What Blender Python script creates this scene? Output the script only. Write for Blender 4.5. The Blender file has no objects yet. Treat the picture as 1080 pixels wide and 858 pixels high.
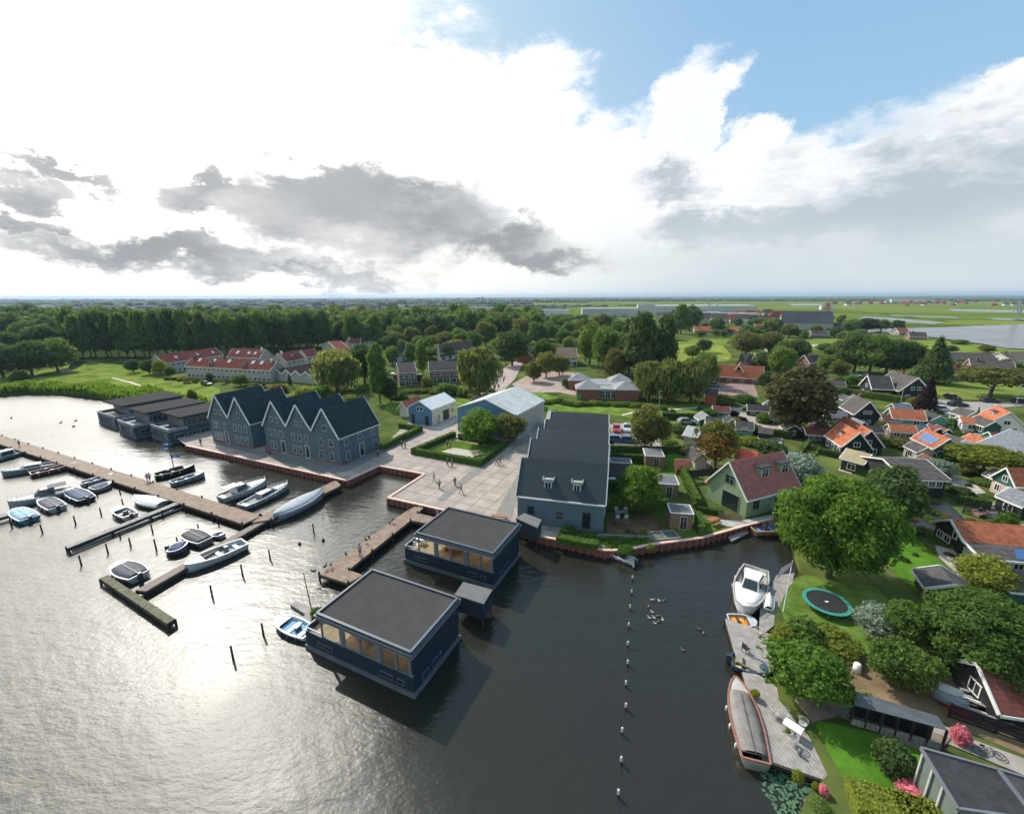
import bpy, bmesh, math, random
import numpy as np
from mathutils import Vector, Matrix
random.seed(7)
S = bpy.context.scene
COL = S.collection
R_ = math.radians

# ---------------------------------------------------------------- camera
F = 455.0; H = 32.0
def _cam():
    a = Vector((-540, -(314.8-429), -F)); b = Vector((540, -(310.2-429), -F))
    up = a.cross(b).normalized()
    if up.y < 0: up = -up
    fw = Vector((0, 0, -1)); fw = (fw-up*fw.dot(up)).normalized()
    rt = fw.cross(up)
    return Matrix((rt, fw, up))
CR = _cam()
cd = bpy.data.cameras.new('camera'); cam = bpy.data.objects.new('camera', cd); COL.objects.link(cam)
cd.sensor_width = 36; cd.lens = F/1080*36; cd.clip_start = 0.3; cd.clip_end = 60000
cam.matrix_world = Matrix.Translation((0, 0, H)) @ CR.to_4x4()
S.camera = cam

def ray(px, py): return CR @ Vector((px-540, -(py-429), -F))
def at(px, py, z=1.0):
    """world point at height z seen at this point of the photograph"""
    d = ray(px, py); t = (z-H)/d.z
    return Vector((d.x*t, d.y*t, z))
def depth(p):
    d = CR.transposed() @ (Vector(p)-Vector((0, 0, H))); return -d.z

# ---------------------------------------------------------------- sun and sky
SAZ, SEL = -40.0, 43.0          # azimuth from +Y (negative = left), elevation
sd = Vector((math.sin(R_(SAZ))*math.cos(R_(SEL)), math.cos(R_(SAZ))*math.cos(R_(SEL)), math.sin(R_(SEL))))
ld = bpy.data.lights.new('sun', 'SUN'); ld.energy = 4.0; ld.angle = R_(1.0); ld.color = (1, .95, .86)
lo = bpy.data.objects.new('sun', ld); COL.objects.link(lo); lo.rotation_euler = sd.to_track_quat('Z', 'Y').to_euler()
S.view_settings.view_transform = 'Standard'; S.view_settings.look = 'None'
S.view_settings.exposure = 0.30; S.view_settings.gamma = 1.0

W = bpy.data.worlds.new('World'); S.world = W; W.use_nodes = True
nt = W.node_tree; N = nt.nodes; Lk = nt.links; N.clear()
def nd(t, **k):
    n = N.new(t)
    for a, b in k.items(): setattr(n, a, b)
    return n
def sock(n, i, v):
    if hasattr(v, 'is_linked') or isinstance(v, bpy.types.NodeSocket): Lk.new(v, n.inputs[i])
    else: n.inputs[i].default_value = v
def mth(op, a, b=0.0, c=None, clamp=False):
    n = nd('ShaderNodeMath', operation=op, use_clamp=clamp); sock(n, 0, a); sock(n, 1, b)
    if c is not None: sock(n, 2, c)
    return n.outputs[0]
def mixc(f, a, b):
    n = nd('ShaderNodeMix', data_type='RGBA'); sock(n, 0, f); sock(n, 6, a); sock(n, 7, b); return n.outputs[2]
sky = nd('ShaderNodeTexSky', sky_type='NISHITA'); sky.sun_disc = False
sky.sun_elevation = R_(SEL); sky.sun_rotation = R_(SAZ); sky.altitude = 0; sky.air_density = 1.0; sky.dust_density = .6; sky.ozone_density = 1.5
tc = nd('ShaderNodeTexCoord'); vec = tc.outputs['Generated']
sx = nd('ShaderNodeSeparateXYZ'); Lk.new(vec, sx.inputs[0]); X, Y, Z = sx.outputs
azr = mth('ARCTAN2', X, Y); elr = mth('ARCSINE', Z)
az0 = mth('MULTIPLY', azr, 57.2958); el0 = mth('MULTIPLY', elr, 57.2958)
def noise(scale, detail, rough, off=(0, 0, 0), stretch=1.0):
    m = nd('ShaderNodeMapping'); Lk.new(vec, m.inputs[0]); m.inputs['Location'].default_value = off
    m.inputs['Scale'].default_value = (1, 1, stretch)
    n = nd('ShaderNodeTexNoise'); Lk.new(m.outputs[0], n.inputs['Vector'])
    n.inputs['Scale'].default_value = scale; n.inputs['Detail'].default_value = detail; n.inputs['Roughness'].default_value = rough
    return mth('SUBTRACT', n.outputs['Fac'], .5)
n1 = noise(3.2, 9, .62, (0, 0, 0), 2.0); n2 = noise(7.0, 8, .66, (3, 1, 2), 1.8); n3 = noise(3.4, 9, .64, (9, 4, 7), 3.4)
az = mth('ADD', az0, mth('MULTIPLY', n1, 17.0)); el = mth('ADD', el0, mth('MULTIPLY', n2, 13.0))
def azel(px, py):
    d = ray(px, py).normalized(); return math.degrees(math.atan2(d.x, d.y)), math.degrees(math.asin(d.z))
def blob(px, py, rx, ry, tilt=0.0, a=None, e=None):
    """soft elliptical bump (1 in the middle, 0 at the rim) in the sky, sizes in degrees"""
    A, E_ = azel(px, py); a = a or az; e = e or el
    da = mth('SUBTRACT', a, A); de = mth('SUBTRACT', e, E_)
    c, s = math.cos(R_(tilt)), math.sin(R_(tilt))
    p = mth('ADD', mth('MULTIPLY', da, c/rx), mth('MULTIPLY', de, s/rx))
    q = mth('ADD', mth('MULTIPLY', da, -s/ry), mth('MULTIPLY', de, c/ry))
    return mth('SUBTRACT', 1.0, mth('SQRT', mth('ADD', mth('MULTIPLY', p, p), mth('MULTIPLY', q, q))))
def union(l):
    r = l[0]
    for x in l[1:]: r = mth('MAXIMUM', r, x)
    return r
def sstep(v, lo, hi):
    n = nd('ShaderNodeMapRange', interpolation_type='SMOOTHSTEP'); sock(n, 0, v); n.inputs[1].default_value = lo; n.inputs[2].default_value = hi
    return n.outputs[0]
K = 10.0   # colours below are the radiance wanted in the picture; the Background runs at 0.1
def rgb(r, g, b): return (r*K, g*K, b*K, 1)
# glow of the veiled sun: bright towards the left
dt = nd('ShaderNodeVectorMath', operation='DOT_PRODUCT'); Lk.new(vec, dt.inputs[0]); dt.inputs[1].default_value = sd
ang = mth('MULTIPLY', mth('ARCCOSINE', dt.outputs['Value']), 57.2958)
glow = mth('POWER', 2.718, mth('MULTIPLY', mth('MULTIPLY', ang, ang), -1/2600.0))
core = mth('POWER', 2.718, mth('MULTIPLY', mth('MULTIPLY', ang, ang), -1/130.0))
# blue sky, deepened to the right
side = sstep(az0, -25, 30)
blue = mixc(side, rgb(.50, .70, .76), rgb(.21, .42, .70))
blue = mixc(sstep(el0, 4, 45), mixc(side, rgb(.74, .80, .80), rgb(.36, .57, .74)), blue)
blue = mixc(.25, blue, sky.outputs[0])
# the high white mass on the left, fading away from the sun
hi = union([blob(60, 110, 42, 22, 0), blob(-20, -10, 26, 22, 0), blob(350, 175, 23, 11, 6), blob(250, 60, 14, 16, 0), blob(455, 118, 9, 7, 30),
            blob(545, 125, 8, 6.5, 0), blob(610, 205, 14, 8.5, 0), blob(690, 165, 11, 4.2, 55), blob(742, 118, 6, 2.2, 50), blob(30, 250, 40, 14), blob(730, 250, 15, 4.5), blob(600, 262, 20, 6)])
himask = sstep(mth('ADD', hi, mth('MULTIPLY', n3, 1.0)), -.08, .36)
wcol = mixc(mth('MULTIPLY', mth('MULTIPLY', glow, sstep(mth('MULTIPLY', az0, -1.0), -22, 24)), sstep(mth('ADD', hi, mth('MULTIPLY', n3, .8)), .05, .75)), rgb(.93, .94, .95), rgb(6.2, 6.0, 5.65))
wcol = mixc(sstep(mth('ADD', hi, mth('MULTIPLY', n3, 1.6)), .05, .5), wcol, mixc(sstep(az0, -25, 22), wcol, rgb(.80, .82, .85)))
out = mixc(himask, blue, wcol)
# the cumulus bank on the right with grey undersides
rb = union([blob(740, 215, 9, 6), blob(800, 222, 11, 6.5), blob(870, 215, 12, 6, 10), blob(930, 212, 11, 4.0, 28), blob(995, 182, 11, 3.0, 34),
            blob(1066, 118, 12, 2.8, 44), blob(788, 158, 5, 3.0), blob(1020, 232, 24, 10), blob(1100, 200, 16, 10)])
rmask = sstep(mth('ADD', rb, mth('MULTIPLY', n3, .9)), -.06, .38)
rb2 = union([blob(760, 243, 9, 3), blob(830, 240, 9, 3.2), blob(900, 218, 9, 3, 20), blob(1010, 215, 20, 7), blob(690, 205, 6, 3)])
rcol = mixc(sstep(mth('ADD', rb2, mth('MULTIPLY', n3, 2.2)), -.1, .7), rgb(.86, .87, .885), rgb(.42, .475, .52))
out = mixc(mth('MULTIPLY', rmask, .95), out, rcol)
# thin streaky veil low over the horizon
low = mth('SUBTRACT', 1.0, sstep(mth('ADD', el0, mth('MULTIPLY', n3, 9)), 3.5, 9.5))
lowc = mixc(sstep(az0, -22, 30), rgb(1.05, 1.02, .93), rgb(.56, .62, .64))
lowc = mixc(mth('MULTIPLY', sstep(n3, .0, .16), .3), lowc, rgb(.60, .68, .74))
out = mixc(mth('MULTIPLY', low, .92), out, lowc)
# dark grey cloud banks on the left
dk = union([blob(345, 208, 22, 8.5), blob(225, 200, 7, 4.5), blob(440, 230, 18, 7), blob(520, 255, 13, 4.2), blob(565, 272, 13, 2.6), blob(20, 200, 8, 3.0), blob(85, 184, 8, 1.8, -12), blob(175, 268, 22, 3.0), blob(10, 240, 6, 1.6), blob(330, 287, 16, 1.8)])
dmask = sstep(mth('ADD', dk, mth('MULTIPLY', n3, 1.2)), -.04, .62)
dcol = mixc(sstep(mth('ADD', dk, mth('MULTIPLY', n3, -1.7)), .1, .95), rgb(.58, .58, .585), rgb(.29, .305, .325))
out = mixc(mth('MULTIPLY', dmask, .97), out, dcol)
hot = nd('ShaderNodeMix', data_type='RGBA', blend_type='ADD'); sock(hot, 0, core); sock(hot, 6, out); sock(hot, 7, rgb(.2, .2, .2))
bg = nd('ShaderNodeBackground'); bg.inputs[1].default_value = 0.1; Lk.new(hot.outputs[2], bg.inputs[0])
wo = nd('ShaderNodeOutputWorld'); Lk.new(bg.outputs[0], wo.inputs[0])

# ---------------------------------------------------------------- materials
MATS = {}
def srgb(r, g, b):
    f = lambda c: (c/255/12.92) if c/255 <= .04045 else ((c/255+.055)/1.055)**2.4
    return (f(r), f(g), f(b))
def mat(name, c, rough=.7, var=.18, scale=1.5, bump=0.0, bscale=20, metal=0.0, band=None, bandamt=.25, brick=None, objvar=0.0, c2=None, spec=.5, coat=0, dist=0):
    """procedural principled material: base colour broken up by noise, optional bands, bricks or slabs"""
    if name in MATS: return MATS[name]
    m = bpy.data.materials.new(name); m.use_nodes = True; t = m.node_tree; n = t.nodes; l = t.links
    b = n['Principled BSDF']; b.inputs['Roughness'].default_value = rough; b.inputs['Metallic'].default_value = metal
    b.inputs['Specular IOR Level'].default_value = 0 if any(q in name for q in ('grass', 'ground', 'meadow', 'soil', 'floor', 'verge', 'roof', 'tiles')) else spec; b.inputs['Coat Weight'].default_value = coat
    co = n.new('ShaderNodeTexCoord')
    ns = n.new('ShaderNodeTexNoise'); l.new(co.outputs['Object'], ns.inputs['Vector']); ns.inputs['Scale'].default_value = scale; ns.inputs['Detail'].default_value = 6; ns.inputs['Roughness'].default_value = .65
    rp = n.new('ShaderNodeValToRGB'); l.new(ns.outputs['Fac'], rp.inputs[0])
    a = tuple(x*(1-var*1.6) for x in c); d = tuple(min(1, x*(1+var*1.4)) for x in (c2 or c))
    rp.color_ramp.elements[0].position = .3; rp.color_ramp.elements[0].color = a+(1,)
    rp.color_ramp.elements[1].position = .7; rp.color_ramp.elements[1].color = d+(1,)
    cur = rp.outputs[0]; hs = None
    if band:
        ax, sc = band
        w = n.new('ShaderNodeTexWave'); w.wave_type = 'BANDS'; w.bands_direction = ax; w.wave_profile = 'SAW'; w.inputs['Scale'].default_value = sc; w.inputs['Distortion'].default_value = dist
        l.new(co.outputs['Object'], w.inputs['Vector'])
        mr = n.new('ShaderNodeMapRange'); l.new(w.outputs['Fac'], mr.inputs[0]); mr.inputs[1].default_value = 0; mr.inputs[2].default_value = .35; mr.inputs[3].default_value = 1-bandamt; mr.inputs[4].default_value = 1
        mx = n.new('ShaderNodeMix'); mx.data_type = 'RGBA'; mx.blend_type = 'MULTIPLY'; mx.inputs[0].default_value = 1
        l.new(cur, mx.inputs[6]); l.new(mr.outputs[0], mx.inputs[7]); cur = mx.outputs[2]; hs = w.outputs['Fac']
    if brick:
        bw, bh, mo, mc = brick
        br = n.new('ShaderNodeTexBrick'); l.new(co.outputs['Object'], br.inputs['Vector']); br.inputs['Scale'].default_value = 1; br.inputs['Brick Width'].default_value = bw; br.inputs['Row Height'].default_value = bh
        br.inputs['Mortar Size'].default_value = mo; br.inputs['Color1'].default_value = (.9, .9, .9, 1); br.inputs['Color2'].default_value = (1.08, 1.06, 1.04, 1); br.inputs['Mortar'].default_value = (mc, mc, mc, 1); br.offset = .5
        mx = n.new('ShaderNodeMix'); mx.data_type = 'RGBA'; mx.blend_type = 'MULTIPLY'; mx.inputs[0].default_value = 1
        l.new(cur, mx.inputs[6]); l.new(br.outputs['Color'], mx.inputs[7]); cur = mx.outputs[2]
    if objvar:
        oi = n.new('ShaderNodeObjectInfo'); hv = n.new('ShaderNodeHueSaturation')
        m1 = n.new('ShaderNodeMapRange'); l.new(oi.outputs['Random'], m1.inputs[0]); m1.inputs[3].default_value = 1-objvar; m1.inputs[4].default_value = 1+objvar
        m2 = n.new('ShaderNodeMapRange'); l.new(oi.outputs['Random'], m2.inputs[0]); m2.inputs[3].default_value = .5+objvar*.05; m2.inputs[4].default_value = .5-objvar*.06
        l.new(m1.outputs[0], hv.inputs['Value']); l.new(m2.outputs[0], hv.inputs['Hue']); l.new(cur, hv.inputs['Color']); cur = hv.outputs[0]
    l.new(cur, b.inputs['Base Color'])
    if bump:
        n2_ = n.new('ShaderNodeTexNoise'); l.new(co.outputs['Object'], n2_.inputs['Vector']); n2_.inputs['Scale'].default_value = bscale; n2_.inputs['Detail'].default_value = 4
        bp = n.new('ShaderNodeBump'); bp.inputs['Strength'].default_value = bump; bp.inputs['Distance'].default_value = .1
        l.new(n2_.outputs['Fac'], bp.inputs['Height']); l.new(bp.outputs[0], b.inputs['Normal'])
    MATS[name] = m; return m
def leafmat(name, c, c2, trans=.42):
    if name in MATS: return MATS[name]
    m = mat(name, c, rough=.7, var=.38, scale=5.0, objvar=.18, c2=c2, spec=.08)
    t = m.node_tree; n = t.nodes; l = t.links; b = n['Principled BSDF']; o = n['Material Output']
    src = b.inputs['Base Color'].links[0].from_socket
    tr = n.new('ShaderNodeBsdfTranslucent'); ms = n.new('ShaderNodeMixShader'); ms.inputs[0].default_value = trans
    hv = n.new('ShaderNodeHueSaturation'); hv.inputs['Value'].default_value = 1.5; hv.inputs['Hue'].default_value = .485; hv.inputs['Saturation'].default_value = 1.1
    l.new(src, hv.inputs['Color']); l.new(hv.outputs[0], tr.inputs[0])
    l.new(b.outputs[0], ms.inputs[1]); l.new(tr.outputs[0], ms.inputs[2]); l.new(ms.outputs[0], o.inputs[0])
    return m
def glassmat():
    m = bpy.data.materials.new('clear_glass'); m.use_nodes = True; t = m.node_tree; n = t.nodes; l = t.links; n.remove(n['Principled BSDF'])
    g = n.new('ShaderNodeBsdfGlossy'); g.inputs['Roughness'].default_value = .02; tr = n.new('ShaderNodeBsdfTransparent'); tr.inputs[0].default_value = (.86, .9, .9, 1)
    fr = n.new('ShaderNodeFresnel'); fr.inputs[0].default_value = 1.35; ms = n.new('ShaderNodeMixShader')
    ge = n.new('ShaderNodeNewGeometry'); sb = n.new('ShaderNodeMath'); sb.operation = 'SUBTRACT'; sb.inputs[0].default_value = 1; l.new(ge.outputs['Backfacing'], sb.inputs[1]); ml = n.new('ShaderNodeMath'); ml.operation = 'MULTIPLY'; l.new(fr.outputs[0], ml.inputs[0]); l.new(sb.outputs[0], ml.inputs[1])
    l.new(ml.outputs[0], ms.inputs[0]); l.new(tr.outputs[0], ms.inputs[1]); l.new(g.outputs[0], ms.inputs[2]); l.new(ms.outputs[0], n['Material Output'].inputs[0])
    return m
GLASS = glassmat()
WHITE = mat('white_paint', (.72, .71, .68), .45, .06)
WIN = mat('dark_window_glass', (.02, .025, .03), .08, .2, spec=.8)
BLUEG = mat('blue_grey_timber', (.078, .130, .152), .65, .16, 1.2, band=('Z', 1.1), bandamt=.18)
BLUER = mat('dark_slate_roof', (.038, .058, .064), .72, .16, 1.2, band=('Z', .9), bandamt=.16)
NAVY = mat('navy_timber', (.014, .027, .045), .55, .22, 3, band=('X', 1.2), bandamt=.12)
LGREY = mat('light_grey_metal', (.26, .28, .30), .5, .1)
ROOFG = mat('roof_felt', (.068, .064, .064), .9, .07, .8, bump=.1)
TERRA = mat('terracotta_cap', (.72, .46, .36), .7, .12)
RUST = mat('rust_sheet_pile', (.22, .085, .06), .8, .25, 3)
FRAME = mat('pale_grey_frame', (.46, .47, .46), .5, .08)
WOOD = mat('new_deck_planks', (.215, .145, .10), .8, .26, 1.0, band=('X', .6), bandamt=.3)
OLDW = mat('weathered_planks', (.30, .27, .25), .85, .20, 1.5, band=('X', 1.2), bandamt=.4)
MOSSW = mat('mossy_planks', (.13, .12, .07), .9, .35, 2.0, band=('X', .9), bandamt=.4)
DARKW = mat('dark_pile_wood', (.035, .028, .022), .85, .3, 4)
TARBL = mat('black_tarred_boards', (.012, .014, .017), .7, .2, 3, band=('Z', 1.6), bandamt=.3)
ORANGE = mat('orange_roof_tiles', (.40, .135, .075), .75, .22, 1.4, band=('Z', 1.6), bandamt=.3)
REDR = mat('dark_red_roof_tiles', (.185, .068, .055), .75, .26, 1.2, band=('Z', 1.4), bandamt=.28)
ROSER = mat('rose_red_roof_tiles', (.42, .155, .125), .75, .14, 1.2, band=('Z', 1.6), bandamt=.25)
GREYR = mat('grey_brown_roof_tiles', (.105, .092, .09), .8, .22, 1.3, band=('Z', 1.5), bandamt=.3)
SLATE = mat('blue_grey_slates', (.14, .15, .17), .7, .3, 2.5, band=('Z', 1.8), bandamt=.3)
BRICK = mat('red_brick', (.23, .085, .065), .85, .2, 2, band=('Z', 2.2), bandamt=.2)
BRNBR = mat('brown_brick', (.17, .09, .07), .85, .2, 2, band=('Z', 2.2), bandamt=.2)
CREAM = mat('cream_render', (.62, .58, .50), .8, .1)
GREENW = mat('pale_green_boards', (.22, .31, .17), .65, .08, 2, band=('Z', 1.2), bandamt=.2)
DGREEN = mat('dark_green_boards', (.02, .10, .07), .65, .12, 2, band=('Z', 1.6), bandamt=.25)
TEALW = mat('teal_green_boards', (.13, .32, .24), .65, .12, 2, band=('Z', 1.6), bandamt=.2)
SKYW = mat('blue_corrugated_steel', (.085, .20, .33), .55, .10, 2, band=('X', 1.4), bandamt=.25)
BEIGE = mat('beige_corrugated_steel', (.44, .41, .35), .6, .08, 2, band=('Y', 1.2), bandamt=.12)
PALER = mat('pale_fibre_cement_roof', (.50, .52, .50), .7, .12, .6, band=('Y', 1.0), bandamt=.12)
TIMB = mat('brown_shed_timber', (.24, .15, .10), .8, .15, 2, band=('X', 1.8), bandamt=.3)
SAND = mat('sand_paving', (.36, .30, .26), .9, .12, .8)
ASPH = mat('grey_asphalt', (.11, .11, .115), .9, .14, 1.0)
CONC = mat('concrete', (.36, .35, .33), .85, .14, 1.2)
METAL = mat('steel', (.4, .4, .41), .35, .1, metal=.8)
RUBB = mat('black_rubber', (.02, .02, .022), .6, .2)
PINK = mat('pink_flowers', (.65, .17, .22), .7, .3, 6)
SKIN = mat('skin', (.48, .29, .21), .6, .05)
def plain(name, c, rough=.55, **k): return mat(name, c, rough, .1, 3, **k)
HEDGE = leafmat('hedge_leaves', (.055, .11, .022), (.09, .16, .03), .2)
LF = {'g': leafmat('mid_green_leaves', (0.08, 0.138, 0.036), (0.13, 0.2, 0.045)),
      'd': leafmat('dark_green_leaves', (0.056, 0.1, 0.034), (0.092, 0.14, 0.044)),
      'y': leafmat('yellow_green_leaves', (0.15, 0.18, 0.03), (0.21, 0.24, 0.04)),
      'b': leafmat('bright_green_leaves', (0.066, 0.138, 0.024), (0.105, 0.19, 0.03)),
      'o': leafmat('olive_leaves', (0.125, 0.145, 0.045), (0.175, 0.185, 0.05)),
      'r': leafmat('bronze_leaves', (0.06, 0.064, 0.026), (0.085, 0.08, 0.03)),
      'c': leafmat('copper_orange_leaves', (.22, .10, .03), (.16, .13, .03)),
      's': leafmat('silver_green_leaves', (.17, .23, .17), (.24, .29, .22)),
      'p': leafmat('dark_purple_leaves', (.03, .018, .022), (.05, .03, .03)),
      'w': leafmat('willow_leaves', (0.125, 0.155, 0.048), (0.19, 0.215, 0.065)),
      'k': leafmat('pink_hydrangea_heads', (.55, .16, .2), (.7, .25, .28))}
BARK = mat('bark', (.09, .07, .055), .9, .3, 4)
GRASS = mat('grass', (.075, .135, .020), .9, .25, .25, bump=.3, bscale=6, c2=(.10, .16, .025), spec=.0)
LAWN = mat('bright_lawn', (.065, .155, .018), .9, .14, .6, bump=.3, bscale=8, c2=(.085, .18, .02), spec=.0)

# ---------------------------------------------------------------- mesh helpers
class MB:
    def __init__(s): s.v = []; s.f = []; s.m = []
    def add(s, vs, fs, mi=0, M=None):
        o = len(s.v)
        s.v += [tuple(M @ Vector(p)) for p in vs] if M else [tuple(p) for p in vs]
        s.f += [tuple(i+o for i in q) for q in fs]; s.m += [mi]*len(fs); return s
    def box(s, x0, y0, z0, x1, y1, z1, mi=0, M=None):
        return s.add([(x0, y0, z0), (x1, y0, z0), (x1, y1, z0), (x0, y1, z0), (x0, y0, z1), (x1, y0, z1), (x1, y1, z1), (x0, y1, z1)],
                     [(0, 3, 2, 1), (4, 5, 6, 7), (0, 1, 5, 4), (1, 2, 6, 5), (2, 3, 7, 6), (3, 0, 4, 7)], mi, M)
    def prism(s, poly, z0, z1, mi=0, M=None):
        n = len(poly); v = [(p[0], p[1], z0) for p in poly]+[(p[0], p[1], z1) for p in poly]
        return s.add(v, [tuple(range(n-1, -1, -1)), tuple(range(n, 2*n))]+[(i, (i+1) % n, n+(i+1) % n, n+i) for i in range(n)], mi, M)
    def extr(s, prof, a, b, axis='y', mi=0):
        """profile (u,z) extruded along an axis"""
        n = len(prof)
        g = (lambda p, t: (p[0], t, p[1])) if axis == 'y' else (lambda p, t: (t, p[0], p[1]))
        v = [g(p, a) for p in prof]+[g(p, b) for p in prof]
        return s.add(v, [tuple(range(n)), tuple(range(2*n-1, n-1, -1))]+[(i, n+i, n+(i+1) % n, (i+1) % n) for i in range(n)], mi)
    def slab(s, q, t, mi=0):
        """4 points, thickened upward along their normal"""
        q = [Vector(p) for p in q]; nn = (q[1]-q[0]).cross(q[3]-q[0]).normalized()
        if nn.z < 0: nn = -nn
        v = q+[p+nn*t for p in q]; k = len(q)
        return s.add(v, [tuple(range(k-1, -1, -1)), tuple(range(k, 2*k))]+[(i, (i+1) % k, k+(i+1) % k, k+i) for i in range(k)], mi)
    def bar(s, a, b, w, h=None, mi=0):
        a = Vector(a); b = Vector(b); h = h or w; d = (b-a); L = d.length
        if L < 1e-6: return s
        q = d.to_track_quat('X', 'Z').to_matrix().to_4x4(); q.translation = a
        return s.box(0, -w/2, -h/2, L, w/2, h/2, mi, q)
    def tube(s, a, b, r0, r1=None, n=8, mi=0):
        a = Vector(a); b = Vector(b); r1 = r0 if r1 is None else r1; d = b-a
        q = d.to_track_quat('Z', 'Y').to_matrix().to_4x4(); q.translation = a; L = d.length
        v = [(r0*math.cos(6.28318*i/n), r0*math.sin(6.28318*i/n), 0) for i in range(n)]+[(r1*math.cos(6.28318*i/n), r1*math.sin(6.28318*i/n), L) for i in range(n)]
        return s.add(v, [tuple(range(n-1, -1, -1)), tuple(range(n, 2*n))]+[(i, (i+1) % n, n+(i+1) % n, n+i) for i in range(n)], mi, q)
    def ball(s, c, r, seg=8, rings=6, mi=0):
        rx, ry, rz = (r, r, r) if not hasattr(r, '__len__') else r
        v = [(c[0], c[1], c[2]-rz)]
        for j in range(1, rings):
            t = math.pi*j/rings
            for i in range(seg): v.append((c[0]+rx*math.sin(t)*math.cos(6.28318*i/seg), c[1]+ry*math.sin(t)*math.sin(6.28318*i/seg), c[2]-rz*math.cos(t)))
        v.append((c[0], c[1], c[2]+rz)); f = []
        for i in range(seg):
            f.append((0, 1+(i+1) % seg, 1+i))
            for j in range(rings-2):
                a = 1+j*seg; f.append((a+i, a+(i+1) % seg, a+seg+(i+1) % seg, a+seg+i))
            a = 1+(rings-2)*seg; f.append((a+i, a+(i+1) % seg, len(v)-1))
        return s.add(v, f, mi)
    def mesh(s, name, mats, smooth=False):
        me = bpy.data.meshes.new(name); me.from_pydata(s.v, [], s.f)
        for m in (mats if isinstance(mats, (list, tuple)) else [mats]): me.materials.append(m)
        if any(s.m): me.polygons.foreach_set('material_index', s.m)
        if smooth: me.polygons.foreach_set('use_smooth', [True]*len(s.f))
        me.update(); return me
    def build(s, name, mats, parent=None, loc=None, rz=0, smooth=False, **k):
        return link(name, s.mesh(name, mats, smooth), parent, loc, rz, **k)
def tag(o, label=None, cat=None, group=None, kind=None):
    if label: o['label'] = label
    if cat: o['category'] = cat
    if group: o['group'] = group
    if kind: o['kind'] = kind
    return o
def link(name, me, parent=None, loc=None, rz=0, scale=None, **k):
    o = bpy.data.objects.new(name, me); COL.objects.link(o)
    if parent: o.parent = parent
    if loc is not None: o.location = loc
    if rz: o.rotation_euler = (0, 0, rz)
    if scale is not None: o.scale = scale
    if k: tag(o, **k)
    return o
def thing(name, loc, rz, label, cat, group=None, scale=None):
    return link(name, None, None, loc, rz, scale, label=label, cat=cat, group=group)
def copy_tree(o, parent=None):
    c = o.copy(); COL.objects.link(c)
    if parent: c.parent = parent
    for ch in KIDS.get(o.name, []) or [x for x in o.children]: copy_tree(ch, c)
    return c
KIDS = {}
def fix_normals(me):
    bm = bmesh.new(); bm.from_mesh(me); bmesh.ops.recalc_face_normals(bm, faces=bm.faces); bm.to_mesh(me); bm.free()
def sheet(name, pts, z, m, kind='structure', thick=0.0, **k):
    """flat polygon lying at height z; pts are world xy"""
    bm = bmesh.new(); vs = [bm.verts.new((p[0], p[1], z)) for p in pts]; f = bm.faces.new(vs)
    if f.normal.z < 0 or (f.normal_update() or f.normal.z < 0): f.normal_flip()
    if thick:
        r = bmesh.ops.extrude_face_region(bm, geom=[f]); bmesh.ops.translate(bm, vec=(0, 0, -thick), verts=[g for g in r['geom'] if isinstance(g, bmesh.types.BMVert)])
    bmesh.ops.triangulate(bm, faces=[x for x in bm.faces if len(x.verts) > 4])
    bmesh.ops.recalc_face_normals(bm, faces=bm.faces)
    me = bpy.data.meshes.new(name); bm.to_mesh(me); bm.free(); me.materials.append(m)
    if not thick:
        for p in me.polygons:
            if p.normal.z < 0: me.flip_normals(); break
    return link(name, me, kind=kind, **k)
def pxs(l, z=1.0): return [at(x, y, z) for x, y in l]
U = Vector((.905, -.425, 0)).normalized(); V = Vector((.425, .905, 0)).normalized(); UA = math.atan2(U.y, U.x)
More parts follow.
